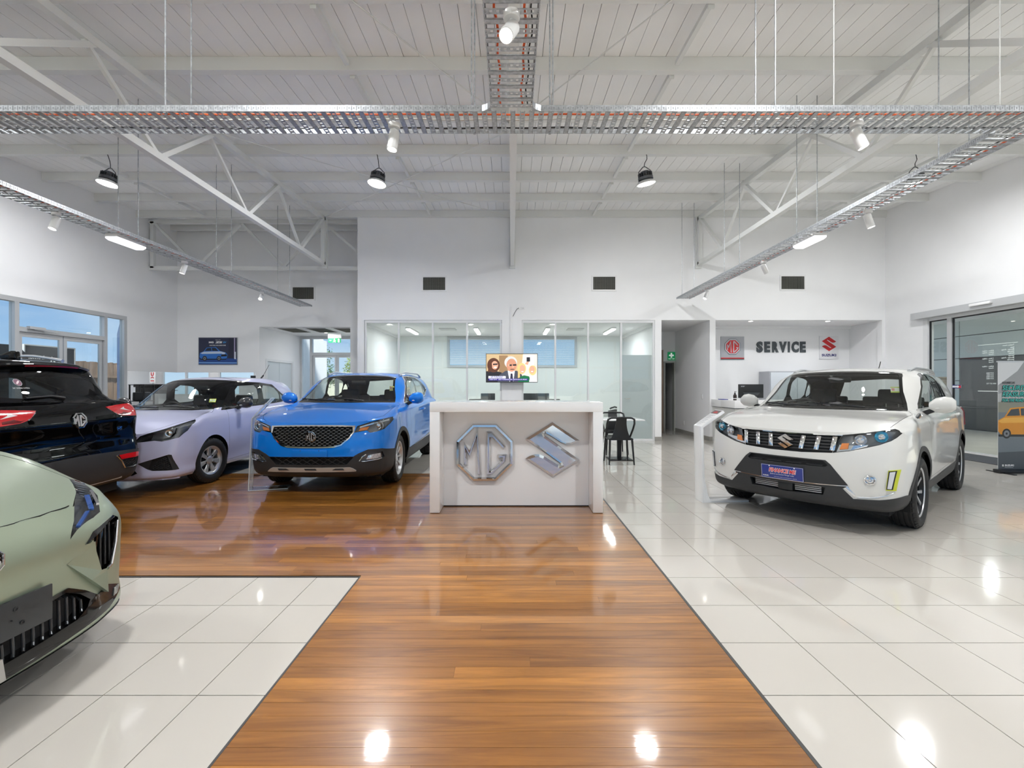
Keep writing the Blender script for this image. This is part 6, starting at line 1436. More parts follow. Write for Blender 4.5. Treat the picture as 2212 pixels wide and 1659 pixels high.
    for k in range(31):
        y = -.60 + k * .04; x = xat(sh, y, .35, True) - .010; zt_ = .392 if abs(y) < .54 else .392 - (abs(y) - .54) * .5
        sk.append([(x + .012, y, zt_), (x - .008, y, zt_ - .008), (x - .002, y, .335), (x + .03, y, .325)])
    MB().grid(sk).build('skid_plate', SKID, car, smooth=True, ang=25)
    sp = []
    for k in range(25):
        y = -.51 + k * .0425; e = abs(y) / .51; xo = -2.02 + .075 * e ** 3; z = 1.575 - .028 * e ** 2
        sp.append([(-1.72, y, z + .010), (xo, y, z - .012), (xo - .008, y, z - .022), (xo, y, z - .035), (-1.86, y, z - .075), (-1.90, y, z - .085)])
    s_ = MB().grid(sp); s_.add(sp[0], [tuple(range(6))]); s_.add(sp[-1], [tuple(range(6))[::-1]]); so = s_.build('roof_spoiler', pn, car, smooth=True, ang=50)
    MB().grid([[(-2.036 + .055 * (abs(y) / .6) ** 3, y, 1.551 - .03 * (abs(y) / .6) ** 2), (-2.032 + .055 * (abs(y) / .6) ** 3, y, 1.536 - .03 * (abs(y) / .6) ** 2)] for y in [-.28 + .04 * k for k in range(15)]]).build('brake_light', REDD, so)
    MB().tube([(-2.11, -.02, 1.232), (-2.095, .10, 1.256), (-2.10, .35, 1.242)], [.022, .014, .010], 8).build('rear_wiper', BLACK, car, smooth=True)
    octagon_badge(FRAME((xat(sh, 0, 1.01, True) - .004, 0, 1.012), (0, -1, 0), (.12, 0, 1)), .076, .014, car, CHROME, BSILV, GBLACK)
    text('model_lettering', 'HS', CHROME, FRAME((xat(sh, .52, .885, True) - .006, -.53, .885), (0, -1, 0), (.0, 0, 1)), car, size=.055, bold=.002, depth=.003)
    # window stickers
    zc = 1.385; yc = .335; xg = xat(sh, yc, zc, True) - .004; Mx = FRAME((xg, yc, zc), (0, -1, 0), (.62, 0, 1))
    stk = MB().prism([(x * .040, y * .040) for x, y in OCT], 0, .001, 'z').xf(Mx).build('camera_sticker', mat('sticker_grey', rgb(150, 150, 156), .4), car)
    MB().prism([(x * .035, y * .035) for x, y in OCT], .001, .0014, 'z').xf(Mx).build('sticker_print', mat('sticker_plum', rgb(120, 60, 90), .4), stk); MB().prism(sm([(-.020, -.010), (-.012, -.022), (.022, .010), (.012, .022)]), .0014, .0018, 'z').xf(Mx).build('sticker_print', mat('sticker_pink2', rgb(226, 200, 206), .4), stk)
    text('sticker_lettering', '360\u00b0 DEGREE CAMERA', WHITEM, Mx @ T(0, -.062, .001), stk, size=.018, width=.155)
    for s in (1, -1):
        side_mirror(car, (.72, .83, 1.06), s, pn, BLACK, 1.0); rail(car, .25, -1.60, .60, 1.60, 1.625, .06, mat('rail_silver', rgb(214, 216, 220), .25, metal=.6), s)
        for x in (P['fa'], P['ra']): wheel(car, x, .80 * s, .346, .235, .235, 'dark', 0); well(car, x, .60 * s, .88 * s, .405, .35)
    fin = MB().prism([(-1.50, 1.61), (-1.56, 1.655), (-1.66, 1.695), (-1.70, 1.69), (-1.71, 1.60)], -.028, .028, 'y').build('shark_fin_antenna', pn, car, bevel=.010)
    interior(car, P); MB().box(-2.05, 1.95, -.62, .62, .24, .30).build('underbody', GAP, car)
    sh.bm.free(); return car
black_car()
# ---------------------------------------------------------------- satin green car whose nose reaches in from the left
def green_car():
    P = M4; P.update(cowl=(1.16, 1.05), seat_x=-.05, seat_z=.38, rear_x=-.90, mirror_in=(.38, 1.32), shelf=.85)
    sh = Shell(P); pn = paint('paint_sage', rgb(158, 170, 150), .45, .34, .10, flake=.03, spec=.4)
    car = new_car('electric_car', 'satin sage green car whose nose reaches into view at lower left', P, POSE['M4'], pn)
    front = lambda c, n: c.x > 1.5; sidef = lambda c, n: abs(n.y) > .35 and c.y > .5
    sh.paint_rings('lower_trim', 0, 1)
    sh.panel('bonnet', [(2.3, -.02), (2.3, .425), (2.10, .43), (1.957, .595), (1.78, .745), (1.5, .775), (1.30, .78), (1.0, .78), (.93, .72), (1.05, .60), (1.16, .3), (1.19, -.02)], 'T', lambda c, n: n.z > .15 and c.z > .70 and c.x > .8, .004, ['body'], (5, 9))
    W = [(-.01, 1.06), (.40, 1.06), (.62, 1.058), (.68, 1.05), (.60, 1.22), (.54, 1.38), (.3, 1.40), (-.01, 1.405)]; sh.cut('windscreen', W, 'F', lambda c, n: c.x > .2 and n.x > .12 and c.z > 1.0)
    sg = side_glass(.68, .54, 1.05, 1.38, .03); dlo = [(.80, 1.05), (-.4, 1.08), (-1.2, 1.12), (-1.3, 1.2), (-.9, 1.36), (-.2, 1.42), (.20, 1.39), (.60, 1.2)]; sh.cut('window_pillars', dlo, 'S', sg)
    sh.cut('front_side_glass', [(.62, 1.07), (-.18, 1.08), (-.16, 1.40), (.15, 1.38), (.5, 1.2)], 'S', sg, ['window_pillars']); sh.cut('rear_side_glass', [(-.25, 1.09), (-1.1, 1.13), (-.88, 1.33), (-.24, 1.40)], 'S', sg, ['window_pillars'])
    sh.cut('rear_window', [(-.01, 1.09), (.52, 1.09), (.50, 1.34), (-.01, 1.37)], 'F', lambda c, n: c.x < -1.4 and n.x < -.1); sh.cut('tail_lamp', [(-.01, .93), (.84, .95), (.84, .85), (-.01, .86)], 'F', lambda c, n: c.x < -1.6)
    sh.panel('front_door', [(.80, .40), (.86, .70), (.82, 1.0), (-.24, 1.03), (-.26, .40)], 'S', sidef, .003, ['body']); sh.panel('rear_door', [(-.25, .40), (-.23, 1.03), (-1.05, 1.07), (-.95, .66), (-.88, .42)], 'S', sidef, .003, ['body'])
    hl = [(2.170, .342), (2.135, .395), (2.05, .485), (1.957, .588), (1.86, .67), (1.765, .742), (1.775, .775), (1.83, .763), (1.927, .702), (2.02, .640), (2.09, .578), (2.118, .512)]
    sh.cut('head_lamp', hl, 'T', lambda c, n: c.z > .62 and n.z > .02 and c.x > 1.6)
    cu = [(.425, .606), (.477, .652), (.57, .668), (.665, .680), (.715, .655), (.69, .54), (.645, .418), (.542, .438), (.492, .60)]; sh.cut('air_curtain', cu, 'F', lambda c, n: c.x > 1.85)
    it = [(-.01, .350), (.15, .40), (.24, .434), (.338, .440), (.43, .39), (.517, .328), (.60, .345), (.71, .30), (.72, .27), (.60, .225), (-.01, .20)]; sh.cut('lower_trim', it, 'F', front)
    ins = sm([(-.01, .335), (.15, .385), (.24, .418), (.335, .424), (.42, .378), (.46, .33), (.44, .30), (.38, .275), (-.01, .262)]); ins = [(-.01, .335), (.15, .385), (.24, .418), (.325, .424), (.40, .385), (.462, .332), (.44, .30), (.38, .275), (-.01, .262)]
    sh.cut('lower_intake', ins, 'F', front, ['lower_trim'])
    for x in (P['fa'], P['ra']): sh.cut('hole', circle(x, .33, .375), 'S', lambda c, n: c.y > .45)
    part(car, sh, 'body', 'body', pn); part(car, sh, 'panel_gap', 'panel_gaps', GAP, inset=.004, skirt=False); part(car, sh, 'bonnet', 'bonnet', pn); strip(sh, -.42, .42, lambda y: .7885 + .03 * y * y * 0, .005, .0008, .003, 30).build('bonnet_gap', GAP, car)
    part(car, sh, 'front_door', 'front_door', pn, 'pair'); part(car, sh, 'rear_door', 'rear_door', pn, 'pair')
    part(car, sh, 'lower_trim', 'lower_trim', GBLACK, inset=-.006)
    for g in ('windscreen', 'rear_window'): part(car, sh, g, g, CGLASSD)
    part(car, sh, 'window_pillars', 'window_pillars', GBLACK, 'pair')
    for g in ('front_side_glass', 'rear_side_glass'): part(car, sh, g, g, CGLASSD, 'pair', inset=.004)
    part(car, sh, 'tail_lamp', 'tail_lamp', REDD)
    for o, s in zip(part(car, sh, 'head_lamp', 'head_lamp', [mat('lamp_dark', rgb(52, 55, 62), .2, metal=.4), GBLACK], 'pair', inset=.045, axis=(.7, .25, .65)), (1, -1)):
        V, N, fs = sh.region('head_lamp'); link('lens', shell_mesh('lens', V, N, fs, LENS, None if s > 0 else 'R'), o)
        for k in range(7):
            t = k / 6; a = Vector((1.80 + .16 * t, .735 - .13 * t, .872 - .045 * t)); b = a + Vector((.035, .03, -.018)); MB().bar((a.x, a.y * s, a.z - .034), (b.x, b.y * s, b.z - .034), .010, .006).build('lamp_fin', LAMPC, o)
        MB().bar((2.00, .60 * s, .795), (2.09, .53 * s, .745), .02, .012).bar((2.10, .50 * s, .742), (2.15, .40 * s, .700), .016, .01).build('light_guide', mat('guide_blue', rgb(70, 110, 190), .1, metal=.5), o)
        MB().bar((1.97, .655 * s, .808), (2.09, .565 * s, .763), .012, .012).build('light_guide_chrome', LAMPC, o)
    for o, s in zip(part(car, sh, 'air_curtain', 'air_curtain', GBLACK, 'pair', inset=.03, axis=(1, .3, 0)), (1, -1)):
        MB().tube([(xat(sh, y, z) + .004, y * s, z) for y, z in ((.695, .645), (.672, .54), (.635, .435), (.60, .428))], .009, 8).build('chrome_blade', CHROME, o, smooth=True)
        for k in range(3): y = .56 + .04 * k; MB().tube([(xat(sh, y, .64) - .018, y * s, .645 + .004 * k), (xat(sh, y, .45) - .018, (y + .01) * s, .445)], .005, 6).build('curtain_rib', CLAD, o)
        on_skin(sh, [(.425, .606), (.477, .652), (.57, .668), (.665, .680), (.68, .668), (.57, .650), (.50, .628)], .006, .02, s).build('curtain_lip', GBLACK, o)
    # folded facet below the air curtain
    for s in (1, -1):
        xs = lambda y, z, d: (xat(sh, y, z) + d, y * s, z)
        MB().add([xs(.33, .55, .002), xs(.478, .61, .002), xs(.538, .44, .012), xs(.60, .415, .006), xs(.565, .322, .030), xs(.45, .43, .024), xs(.33, .55, -.03), xs(.478, .61, -.03), xs(.538, .44, -.03), xs(.60, .415, -.03), xs(.565, .322, -.03), xs(.45, .43, -.03)], [(0, 5, 2, 1), (5, 4, 3, 2), (0, 6, 11, 5), (5, 11, 10, 4), (4, 10, 9, 3), (3, 9, 8, 2), (2, 8, 7, 1), (1, 7, 6, 0)]).build('bumper_facet', pn, car)
    io = part(car, sh, 'lower_intake', 'lower_intake', [mat('grille_slot', rgb(26, 27, 29), .6), GBLACK], inset=.05, axis=(1, 0, 0))[0]
    for s in (1, -1):
        for k in range(11):
            y = .02 + k * .04; zt_ = np.interp(y, [0, .15, .24, .325, .40, .462], [.335, .385, .418, .424, .385, .335]) - .008; zl = np.interp(y, [0, .38, .44, .47], [.262, .275, .30, .33]) + .004
            if zt_ - zl < .02: continue
            x = xat(sh, y, .30) - .012
            MB().tube([(x - .02, y * s, zt_), (x, y * s, zt_ - .012), (x + .004, y * s, zl + .012), (x + .014, (y - .010) * s, zl)], .0065, 8).build('intake_rib', mat('rib_graphite', rgb(70, 74, 78), .2, metal=.6), io, smooth=True)
    Mx = FRAME((2.196, 0, .43), (0, 1, 0), (.0, 0, 1)); pl = MB().box(-.238, .238, -.075, .075, -.010, 0).xf(Mx).build('plate_bracket', mat('bracket_grey', rgb(52, 55, 58), .42), car, bevel=.003)
    for y, z in ((.09, .035), (.115, -.03), (.075, -.005)):
        r = .009 if z != -.005 else .003
        for s in (1, -1): MB().lathe([(r, 0), (r, .003), (r * .6, .004), (r * .55, .001), (.001, .001)], 14, Mx @ T(y * s, z, 0)).build('bracket_screw', CLAD, pl, smooth=True)
    octagon_badge(FRAME((xat(sh, 0, .678) + .003, 0, .678), (0, 1, 0), (.0, 0, 1)), .055, .010, car, CHROME, BSILV, GBLACK)
    on_skin(sh, [(-.06, .20), (.06, .20), (.03, .30), (-.03, .30)], .03, .04).build('chin_blade', SKID, car)
    for s in (1, -1):
        for z in (.28, .27, .262): on_skin(sh, [(.64 + (z - .262) * 2, .268), (.652 + (z - .262) * 2, .268), (.668 + (z - .262) * 2, .302), (.656 + (z - .262) * 2, .302)], .012, .006, s).build('side_slat', SKID, car)
        side_mirror(car, (.70, .81, 1.02), s, GBLACK, BLACK, 1.0)
        for x in (P['fa'], P['ra']): wheel(car, x, .775 * s, .325, .215, .215, 'five', 0); well(car, x, .57 * s, .86 * s, .388, .33)
    interior(car, P); MB().box(-1.9, 1.98, -.60, .60, .16, .21).build('underbody', GAP, car)
    sh.bm.free(); return car
green_car()
# ---------------------------------------------------------------- display counter with the two chrome emblems
def counter():
    t = thing('display_counter', 'white gloss counter with two big chrome emblems in the middle', 'counter', (.0515, 4.91, 0)); w = .92; h = 1.178
    for s in (-1, 1): MB().box(s * w - (.106 if s > 0 else 0), s * w + (0 if s > 0 else .106), 0, .75, .004, h - .103).build('side_panel', WHITE, t, bevel=.003)
    MB().box(-w, w, 0, .75, h - .103, h).build('counter_top', WHITE, t, bevel=.003)
    MB().box(-w + .107, w - .107, .285, .31, .012, h - .104).build('front_panel', WHITE, t)
    MB().box(-w + .107, w - .107, .284, .30, 0, .012).build('shadow_gap', BLACK, t)
    X = (1, 0, 0); Z = (0, 0, 1)
    octagon_badge(FRAME((-.352, .284, .604), X, Z), .322, .040, t, CHROME, CHROME, names=('emblem_rim', 'emblem_letter', ''))
    s_badge(FRAME((.407, .284, .640), X, Z), .305, .045, t, CHROME, 'emblem_s')
counter()
# ---------------------------------------------------------------- wall mounted television
def pcol(n, c): return mat('print_' + n, c, .5)
def tele():
    t = thing('television', 'flat television with a news picture on the pillar above the counter', 'television', (.006, 11.12, 1.772)); w, h = .622, .348
    MB().box(-w, w, 0, .045, -h, h).build('casing', BLACK, t, bevel=.006); MB().box(-.2, .2, .045, YB - 11.12, -.15, .15).build('wall_bracket', BLACK, t)
    sw, sh_ = w - .012, h - .014; U = lambda x, y: (-sw + 2 * sw * x, sh_ - 2 * sh_ * y)      # picture coordinates 0..1, y down
    def E(n, c): return mat('screen_' + n, c, .3, emit=.75)
    P = lambda *p: [U(x, y) for x, y in p]
    def EL(cx, cy, rx, ry, n=22): return [U(cx + rx * math.cos(2 * math.pi * k / n), cy + ry * math.sin(2 * math.pi * k / n)) for k in range(n)]
    bg, bg2, wall_, skin, skin2, hair1, grey, suit, shirt, tie, blonde, green, white, dark, navy = E('tan', rgb(196, 170, 128)), E('brown', rgb(150, 118, 84)), E('pale', rgb(222, 212, 200)), E('skin', rgb(214, 160, 132)), E('skin2', rgb(196, 138, 110)), E('hair', rgb(88, 52, 36)), E('grey_hair', rgb(206, 204, 200)), E('suit', rgb(70, 72, 82)), E('shirt', rgb(228, 230, 236)), E('tie', rgb(46, 44, 60)), E('blonde', rgb(222, 186, 122)), E('green', rgb(22, 104, 62)), E('white', rgb(240, 240, 242)), E('dark', rgb(36, 34, 40)), E('navy', rgb(54, 40, 130))
    L = [(bg, P((0, 0), (1, 0), (1, 1), (0, 1))), (bg2, P((.25, .05), (.42, .05), (.42, .9), (.25, .9))), (wall_, P((.72, 0), (1, 0), (1, 1), (.66, 1))), (white, P((.78, .05), (.92, .05), (.94, .40), (.78, .42))),
         (dark, P((0, .62), (.12, .58), (.30, .66), (.34, 1), (0, 1))), (hair1, EL(.14, .40, .125, .26)), (skin, EL(.165, .40, .065, .15)), (hair1, P((.04, .30), (.10, .20), (.12, .60), (.03, .66))), (dark, P((.13, .345), (.22, .335), (.22, .385), (.13, .395))), (white, EL(.175, .475, .03, .022)),
         (suit, P((.22, 1), (.26, .74), (.38, .60), (.60, .60), (.70, .74), (.72, 1))), (shirt, P((.42, .60), (.56, .60), (.53, 1), (.46, 1))), (tie, P((.475, .70), (.515, .70), (.53, 1), (.465, 1))), (grey, EL(.48, .30, .125, .22)), (skin2, EL(.495, .40, .10, .235)), (dark, P((.43, .375), (.50, .37), (.50, .425), (.43, .43))), (dark, P((.52, .37), (.59, .36), (.59, .415), (.52, .42))), (skin, EL(.44, .40, .018, .05)), (dark, EL(.51, .545, .045, .012)), (skin, EL(.525, .46, .02, .04)),
         (green, P((.62, 1), (.66, .82), (.74, .76), (.84, .80), (.88, 1))), (blonde, EL(.695, .52, .085, .20)), (skin, EL(.705, .54, .055, .145)), (white, EL(.71, .63, .022, .016)), (blonde, P((.62, .50), (.66, .40), (.66, .84), (.62, .86))), (blonde, EL(.91, .58, .075, .18)), (skin, EL(.90, .56, .05, .13)), (white, EL(.90, .625, .022, .016)), (white, P((.84, 1), (.86, .82), (.98, .80), (1, 1))), (skin, P((.76, .36), (.80, .24), (.84, .26), (.82, .40))), (dark, P((.79, .11), (.86, .11), (.86, .27), (.79, .27))),
         (white, P((.04, .79), (.38, .79), (.38, .875), (.04, .875))), (navy, P((.04, .88), (.82, .88), (.82, .95), (.04, .95)))]
    Mx = FRAME((0, -.0005, 0), (1, 0, 0), (0, 0, 1)); scn = flat('screen', L, Mx, t)
    text('caption', 'AIS FUNDING', navy, Mx @ T(*U(.205, .832), .008), t, size=.062, bold=.0015, width=.30)
    text('caption', 'ALBO SAYS   NEW FUNDING FOR INSTITUTE OF SPORT', white, Mx @ T(*U(.43, .915), .008), t, size=.036, width=.90)
    MB().box(.17, .62, -.002, 0, -h + .002, -h + .010).build('bezel_strip', BLACK, t)
tele()
t = thing('wall_outlet', 'white double power outlet on the wall above the television with dangling lead', 'outlet', (.225, YB, 3.235))
for x in (-.055, .055): MB().box(x - .05, x + .05, -.012, 0, -.033, .033).build('outlet_plate', WHITEM, t, bevel=.003); MB().box(x - .012, x + .012, -.017, -.012, -.012, .012).build('rocker_switch', mat('switch_grey', rgb(190, 190, 190), .4), t)
MB().tube([(-.05, -.02, 0), (-.09, -.035, -.02), (-.14, -.03, -.10), (-.19, -.03, -.20)], .006, 6).build('lead', BLACK, t, smooth=True)
tag(MB().box(-.030, .010, YB - .022, YB, 2.12, 3.27).build('cable_duct', WHITEM), 'white cable duct running down the wall to the television', 'duct')
# ---------------------------------------------------------------- return air vents high on the walls
VENTD = mat('vent_shade', rgb(52, 52, 48), .8); VENTB = mat('vent_bar', rgb(120, 120, 112), .5)
def vent(px0, px1, py0, py1, y, lab):
    X = lambda p: (p - CX) / F_PX * y; Z = lambda p: H_CAM + (CY - p) / F_PX * y
    x0, x1, z0, z1 = X(px0), X(px1), Z(py1), Z(py0); t = thing('air_vent', lab, 'vent', ((x0 + x1) / 2, y, (z0 + z1) / 2), 0, 'air vents high on the back walls'); w, h = (x1 - x0) / 2, (z1 - z0) / 2; f = .035
    m = MB().box(-w, w, -.018, 0, h - f, h).box(-w, w, -.018, 0, -h, -h + f).box(-w, -w + f, -.018, 0, -h + f, h - f).box(w - f, w, -.018, 0, -h + f, h - f); m.build('frame', WHITEM, t)
    MB().box(-w + f, w - f, -.002, -.0005, -h + f, h - f).build('backing', VENTD, t)
    for k in range(9): z = -h + f + (k + .5) * (2 * h - 2 * f) / 9; MB().box(-w + f, w - f, -.012, -.003, z - .0025, z + .0025).build('slat', VENTB, t)
    m = MB()
    for k in range(22): x = -w + f + (k + .5) * (2 * w - 2 * f) / 22; m.box(x - .002, x + .002, -.014, -.004, -h + f, h - f)
    m.build('vertical_bars', VENTB, t)['kind'] = 'stuff'
vent(911, 965, 596, 630, YB, 'air vent above the left office glazing'); vent(1278, 1332, 595, 629, YB, 'air vent above the right office glazing'); vent(1684, 1740, 594, 628, YB, 'air vent above the service recess'); vent(630, 681, 618, 649, YBL, 'air vent in the left bay behind the tray end')
# ---------------------------------------------------------------- poster
def car_print(P, body, glass_, dark, x, y, s, hi=None, ky=.58):
    """flat three-quarter drawing of a small SUV: list of polygons"""
    q = lambda *a: [(x + u * s, y + v * s * ky) for u, v in a]
    out = [(body, q((0, .18), (.02, .42), (.16, .50), (.27, .70), (.62, .74), (.78, .52), (1.0, .44), (1.06, .32), (1.04, .14), (.9, .08), (.1, .08))), (glass_, q((.20, .52), (.29, .67), (.44, .69), (.46, .53))), (glass_, q((.48, .53), (.47, .69), (.60, .70), (.72, .52))), (dark, q((.80, .22), (1.04, .24), (1.03, .34), (.84, .33))), (dark, q((.02, .10), (1.03, .10), (1.0, .05), (.05, .05)))]
    for cx_ in (.20, .74): out += [(dark, ell(x + cx_ * s, y + .12 * s * ky, .085 * s, .095 * s)), (P('wheel_grey', rgb(120, 122, 128)), ell(x + cx_ * s, y + .12 * s * ky, .055 * s, .062 * s)), (dark, ell(x + cx_ * s, y + .12 * s * ky, .02 * s, .022 * s))]
    if hi: out.insert(1, (hi, q((.04, .40), (.16, .48), (.80, .50), (.98, .43), (.98, .38), (.1, .36)))); out.append((hi, q((.84, .40), (.97, .40), (.96, .35), (.86, .35))))
    return out
t = thing('poster', 'framed dark blue car poster on the left back wall', 'poster', (-8.0, YBL, 2.288)); w, h = .53, .372
MB().box(-w, w, -.022, 0, -h, h).build('frame', mat('poster_frame', rgb(150, 152, 158), .3, metal=.6), t, bevel=.003)
c = lambda n, r: pcol(n, rgb(*r)); w -= .012; h -= .012
L = [(c('navy', (38, 42, 68)), [(-w, -h), (w, -h), (w, h), (-w, h)]), (c('navy2', (30, 32, 54)), [(.30, -h), (w, -h), (w, h), (.30, h)]), (c('lilacpost', (150, 140, 170)), [(.44, -h), (.475, -h), (.475, h), (.44, h)]), (c('floorblue', (34, 70, 140)), [(-w, -h), (w, -h), (w, -.20), (-w, -.20)]), (c('floorglow', (120, 170, 225)), [(-w, -.30), (w, -.31), (w, -.335), (-w, -.33)]), (c('charger', (214, 220, 230)), [(.455, -.22), (.49, -.22), (.49, -.02), (.455, -.02)])]
L += car_print(pcol, c('carblue', (44, 112, 196)), c('carglass', (26, 30, 44)), c('cardark', (16, 17, 24)), -.50, -.26, .72, c('carlight', (190, 206, 228)), .70)
Mx = FRAME((0, -.0225, 0), (1, 0, 0), (0, 0, 1)); flat('print', L, Mx, t)
text('lettering', 'THE ALL NEW', WHITEM, Mx @ T(.01, .30, .006), t, size=.026, width=.14); text('lettering', 'MG', WHITEM, Mx @ T(-.175, .235, .006), t, size=.062, bold=.003, width=.13); text('lettering', 'ZS', WHITEM, Mx @ T(.025, .235, .006), t, size=.066, bold=.003, width=.20, shear=.15); text('lettering', 'EV', pcol('evblue', rgb(60, 150, 220)), Mx @ T(.185, .235, .006), t, size=.06, bold=.002, width=.09, shear=.2); text('lettering', 'ELECTRIC FOR EVERYONE', WHITEM, Mx @ T(.0, .155, .006), t, size=.036, bold=.0008, width=.44)
# ---------------------------------------------------------------- exit sign and passage grilles
t = thing('exit_sign', 'green running man exit sign hanging in the left passage', 'sign', (-5.43, 14.2, 2.73)); GREEN = mat('sign_green', rgb(24, 140, 84), .4, emit=.35); SW = mat('sign_white', rgb(238, 244, 240), .4, emit=.35)
MB().box(-.20, .20, 0, .03, .075, .215).build('housing', WHITEM, t); MB().box(-.19, .19, .008, .022, -.065, .075).build('blade', GREEN, t)
Mx = FRAME((0, .0078, 0), (1, 0, 0), (0, 0, 1)); flat('pictogram', [(SW, ell(-.005, .042, .013, .013)), (SW, [(-.03, .02), (.012, .028), (.022, .0), (.045, -.008), (.042, -.018), (.012, -.012), (.004, -.022), (.03, -.05), (.02, -.058), (-.01, -.03), (-.05, -.052), (-.056, -.042), (-.018, -.018), (-.012, .006), (-.032, .0)]), (SW, [(.10, .055), (.15, .055), (.15, -.055), (.10, -.055)]), (SW, [(-.16, .005), (-.12, .005), (-.12, .022), (-.095, 0), (-.12, -.022), (-.12, -.005), (-.16, -.005)])], Mx, t)
for k, (a, b) in enumerate(((-6.55, -5.93), (-5.75, -5.13), (-4.97, -4.46))):
    t = thing('ceiling_grille', 'dark grille in the passage soffit, %s of three' % ('first', 'second', 'third')[k], 'grille', ((a + b) / 2, 13.3, 2.945), 0, 'passage soffit grilles'); w = (b - a) / 2
    MB().box(-w, w, -.55, .55, -.004, 0).build('backing', VENTD, t); MB().box(-w, w, -.55, -.52, -.016, 0).box(-w, w, .52, .55, -.016, 0).box(-w, -w + .03, -.52, .52, -.016, 0).box(w - .03, w, -.52, .52, -.016, 0).build('frame', WHITEM, t)
    for q in range(16): y = -.50 + q * .0667; MB().box(-w + .03, w - .03, y - .004, y + .004, -.014, -.004).build('slat', VENTB, t)
# ---------------------------------------------------------------- service recess: signs and counter
yw = 12.5
def wall_sign(x0, x1, z0, z1, m, lab):
    t = thing('wall_sign', lab, 'sign', ((x0 + x1) / 2, yw, (z0 + z1) / 2)); MB().box(-(x1 - x0) / 2, (x1 - x0) / 2, -.025, 0, -(z1 - z0) / 2, (z1 - z0) / 2).build('board', m, t, bevel=.002); return t
SGREY = mat('sign_grey', rgb(176, 178, 184), .4); RED = mat('sign_red', rgb(206, 40, 44), .35); CHAR = mat('charcoal', rgb(70, 76, 80), .45)
t = wall_sign(5.64, 6.27, 2.05, 2.67, SGREY, 'grey square sign with a red eight-sided badge on the service wall')
MB().box(-.315, .315, -.0265, -.0255, -.285, -.258).build('red_stripe', RED, t); MB().box(-.315, .315, -.0265, -.0255, -.31, -.285).build('grey_stripe', CHAR, t)
Mx = FRAME((0, -.026, .035), (1, 0, 0), (0, 0, 1)); SIL = mat('badge_silver', rgb(205, 208, 214), .3, metal=.3)
MB().prism([(x * .232, y * .232) for x, y in OCT], 0, .003, 'z').xf(Mx).build('badge_shadow', CHAR, t)
octagon_badge(Mx @ T(0, 0, .003), .205, .012, t, SIL, SIL, RED, bevel=.003)
t = wall_sign(8.30, 8.81, 2.06, 2.68, mat('sign_white_board', rgb(228, 228, 230), .4), 'white sign with a red S emblem on the service wall'); Mx = FRAME((0, -.0255, .10), (1, 0, 0), (0, 0, 1))
s_badge(Mx, .195, .006, t, RED, 'badge', bevel=.001); text('lettering', 'SUZUKI', mat('sign_navy', rgb(40, 42, 110), .4), Mx @ T(0, -.305, .001), t, size=.085, bold=.004, width=.39)
t = thing('lettering_sign', 'raised charcoal SERVICE lettering between the two signs', 'lettering', (7.275, yw, 2.375))
for i, (ch, xx, wd) in enumerate(zip('SERVICE', (-.585, -.385, -.175, .045, .205, .375, .575), (.17, .15, .17, .20, .045, .19, .15))):
    text('letter', ch, CHAR, FRAME((xx, -.013, 0), (1, 0, 0), (0, 0, 1)), t, size=.365, bold=.021, depth=.012, width=wd)
t = thing('service_counter', 'white service counter below the SERVICE lettering', 'counter', (4.87, 10.1, 0))
MB().box(.03, 3.3, .03, .62, 0, .84).build('base', mat('counter_base', rgb(206, 206, 202), .4), t); MB().box(0, 3.33, 0, .68, .855, 1.02).build('top', WHITEM, t, bevel=.004); MB().box(.02, 3.31, .02, .66, .84, .855).build('shadow_gap', CHAR, t); MB().box(.03, .12, .62, 1.19, 0, .84).build('return_panel', mat('counter_base', rgb(206, 206, 202), .4), t); MB().box(0, .5, .68, 1.19, .855, 1.02).build('return_top', WHITEM, t, bevel=.004)
t = thing('monitor', 'black computer monitor seen from behind on the service counter', 'monitor', (5.49, 10.62, 1.021), R(0)); MB().box(-.285, .285, -.012, .02, .045, .36).build('case', BLACK, t, bevel=.006)
MB().prism([(-.20, .17), (.20, .17), (.14, .10), (-.14, .10)], -.035, -.012, 'y').build('rear_bulge', mat('monitor_grey', rgb(60, 64, 66), .35), t, bevel=.02); MB().box(-.04, .04, 0, .02, .008, .06).box(-.12, .12, -.08, .09, 0, .01).build('stand', BLACK, t); text('brand_lettering', 'acer', SGREY, FRAME((-.19, -.0125, .315), (1, 0, 0), (0, 0, 1)), t, size=.045, bold=.001, width=.09, shear=.1)
t = thing('pump_bottle', 'dark brown pump bottle on the service counter', 'bottle', (4.98, 10.32, 1.021)); MB().lathe([(.034, 0), (.037, .006), (.037, .105), (.030, .128), (.014, .138), (.014, .15)], 20).build('bottle_body', mat('brown_bottle', rgb(44, 26, 18), .15, coat=.5), t, smooth=True); MB().lathe([(.0376, .035), (.0376, .05)], 20, cap=False).build('label_band', WHITEM, t); MB().lathe([(.017, .15), (.017, .168), (.006, .17), (.006, .19), (.012, .19), (.012, .2), (.001, .2)], 14).bar((0, 0, .196), (.035, 0, .194), .008, .008).build('pump', BLACK, t)
tag(MB().box(4.90, 5.03, 10.75, 10.97, 1.021, 1.035).box(4.895, 4.90, 10.75, 10.97, 1.021, 1.037).build('folder', mat('folder_blue', rgb(34, 42, 150), .4)), 'blue folder lying on the service counter beside the pillar', 'folder')
pp = MB(); 
for k in range(9): a = R(-25 + 12 * k); pp.add([(5.10 + .02 * k, 10.6, 1.0215 + .0005 * k), (5.13 + .02 * k, 10.6, 1.022 + .0005 * k), (5.13 + .02 * k + .05 * math.sin(a), 10.72, 1.03 + .045 * abs(math.cos(a * 1.6))), (5.10 + .02 * k + .05 * math.sin(a), 10.72, 1.03 + .045 * abs(math.cos(a * 1.6)))], [(0, 1, 2, 3)])
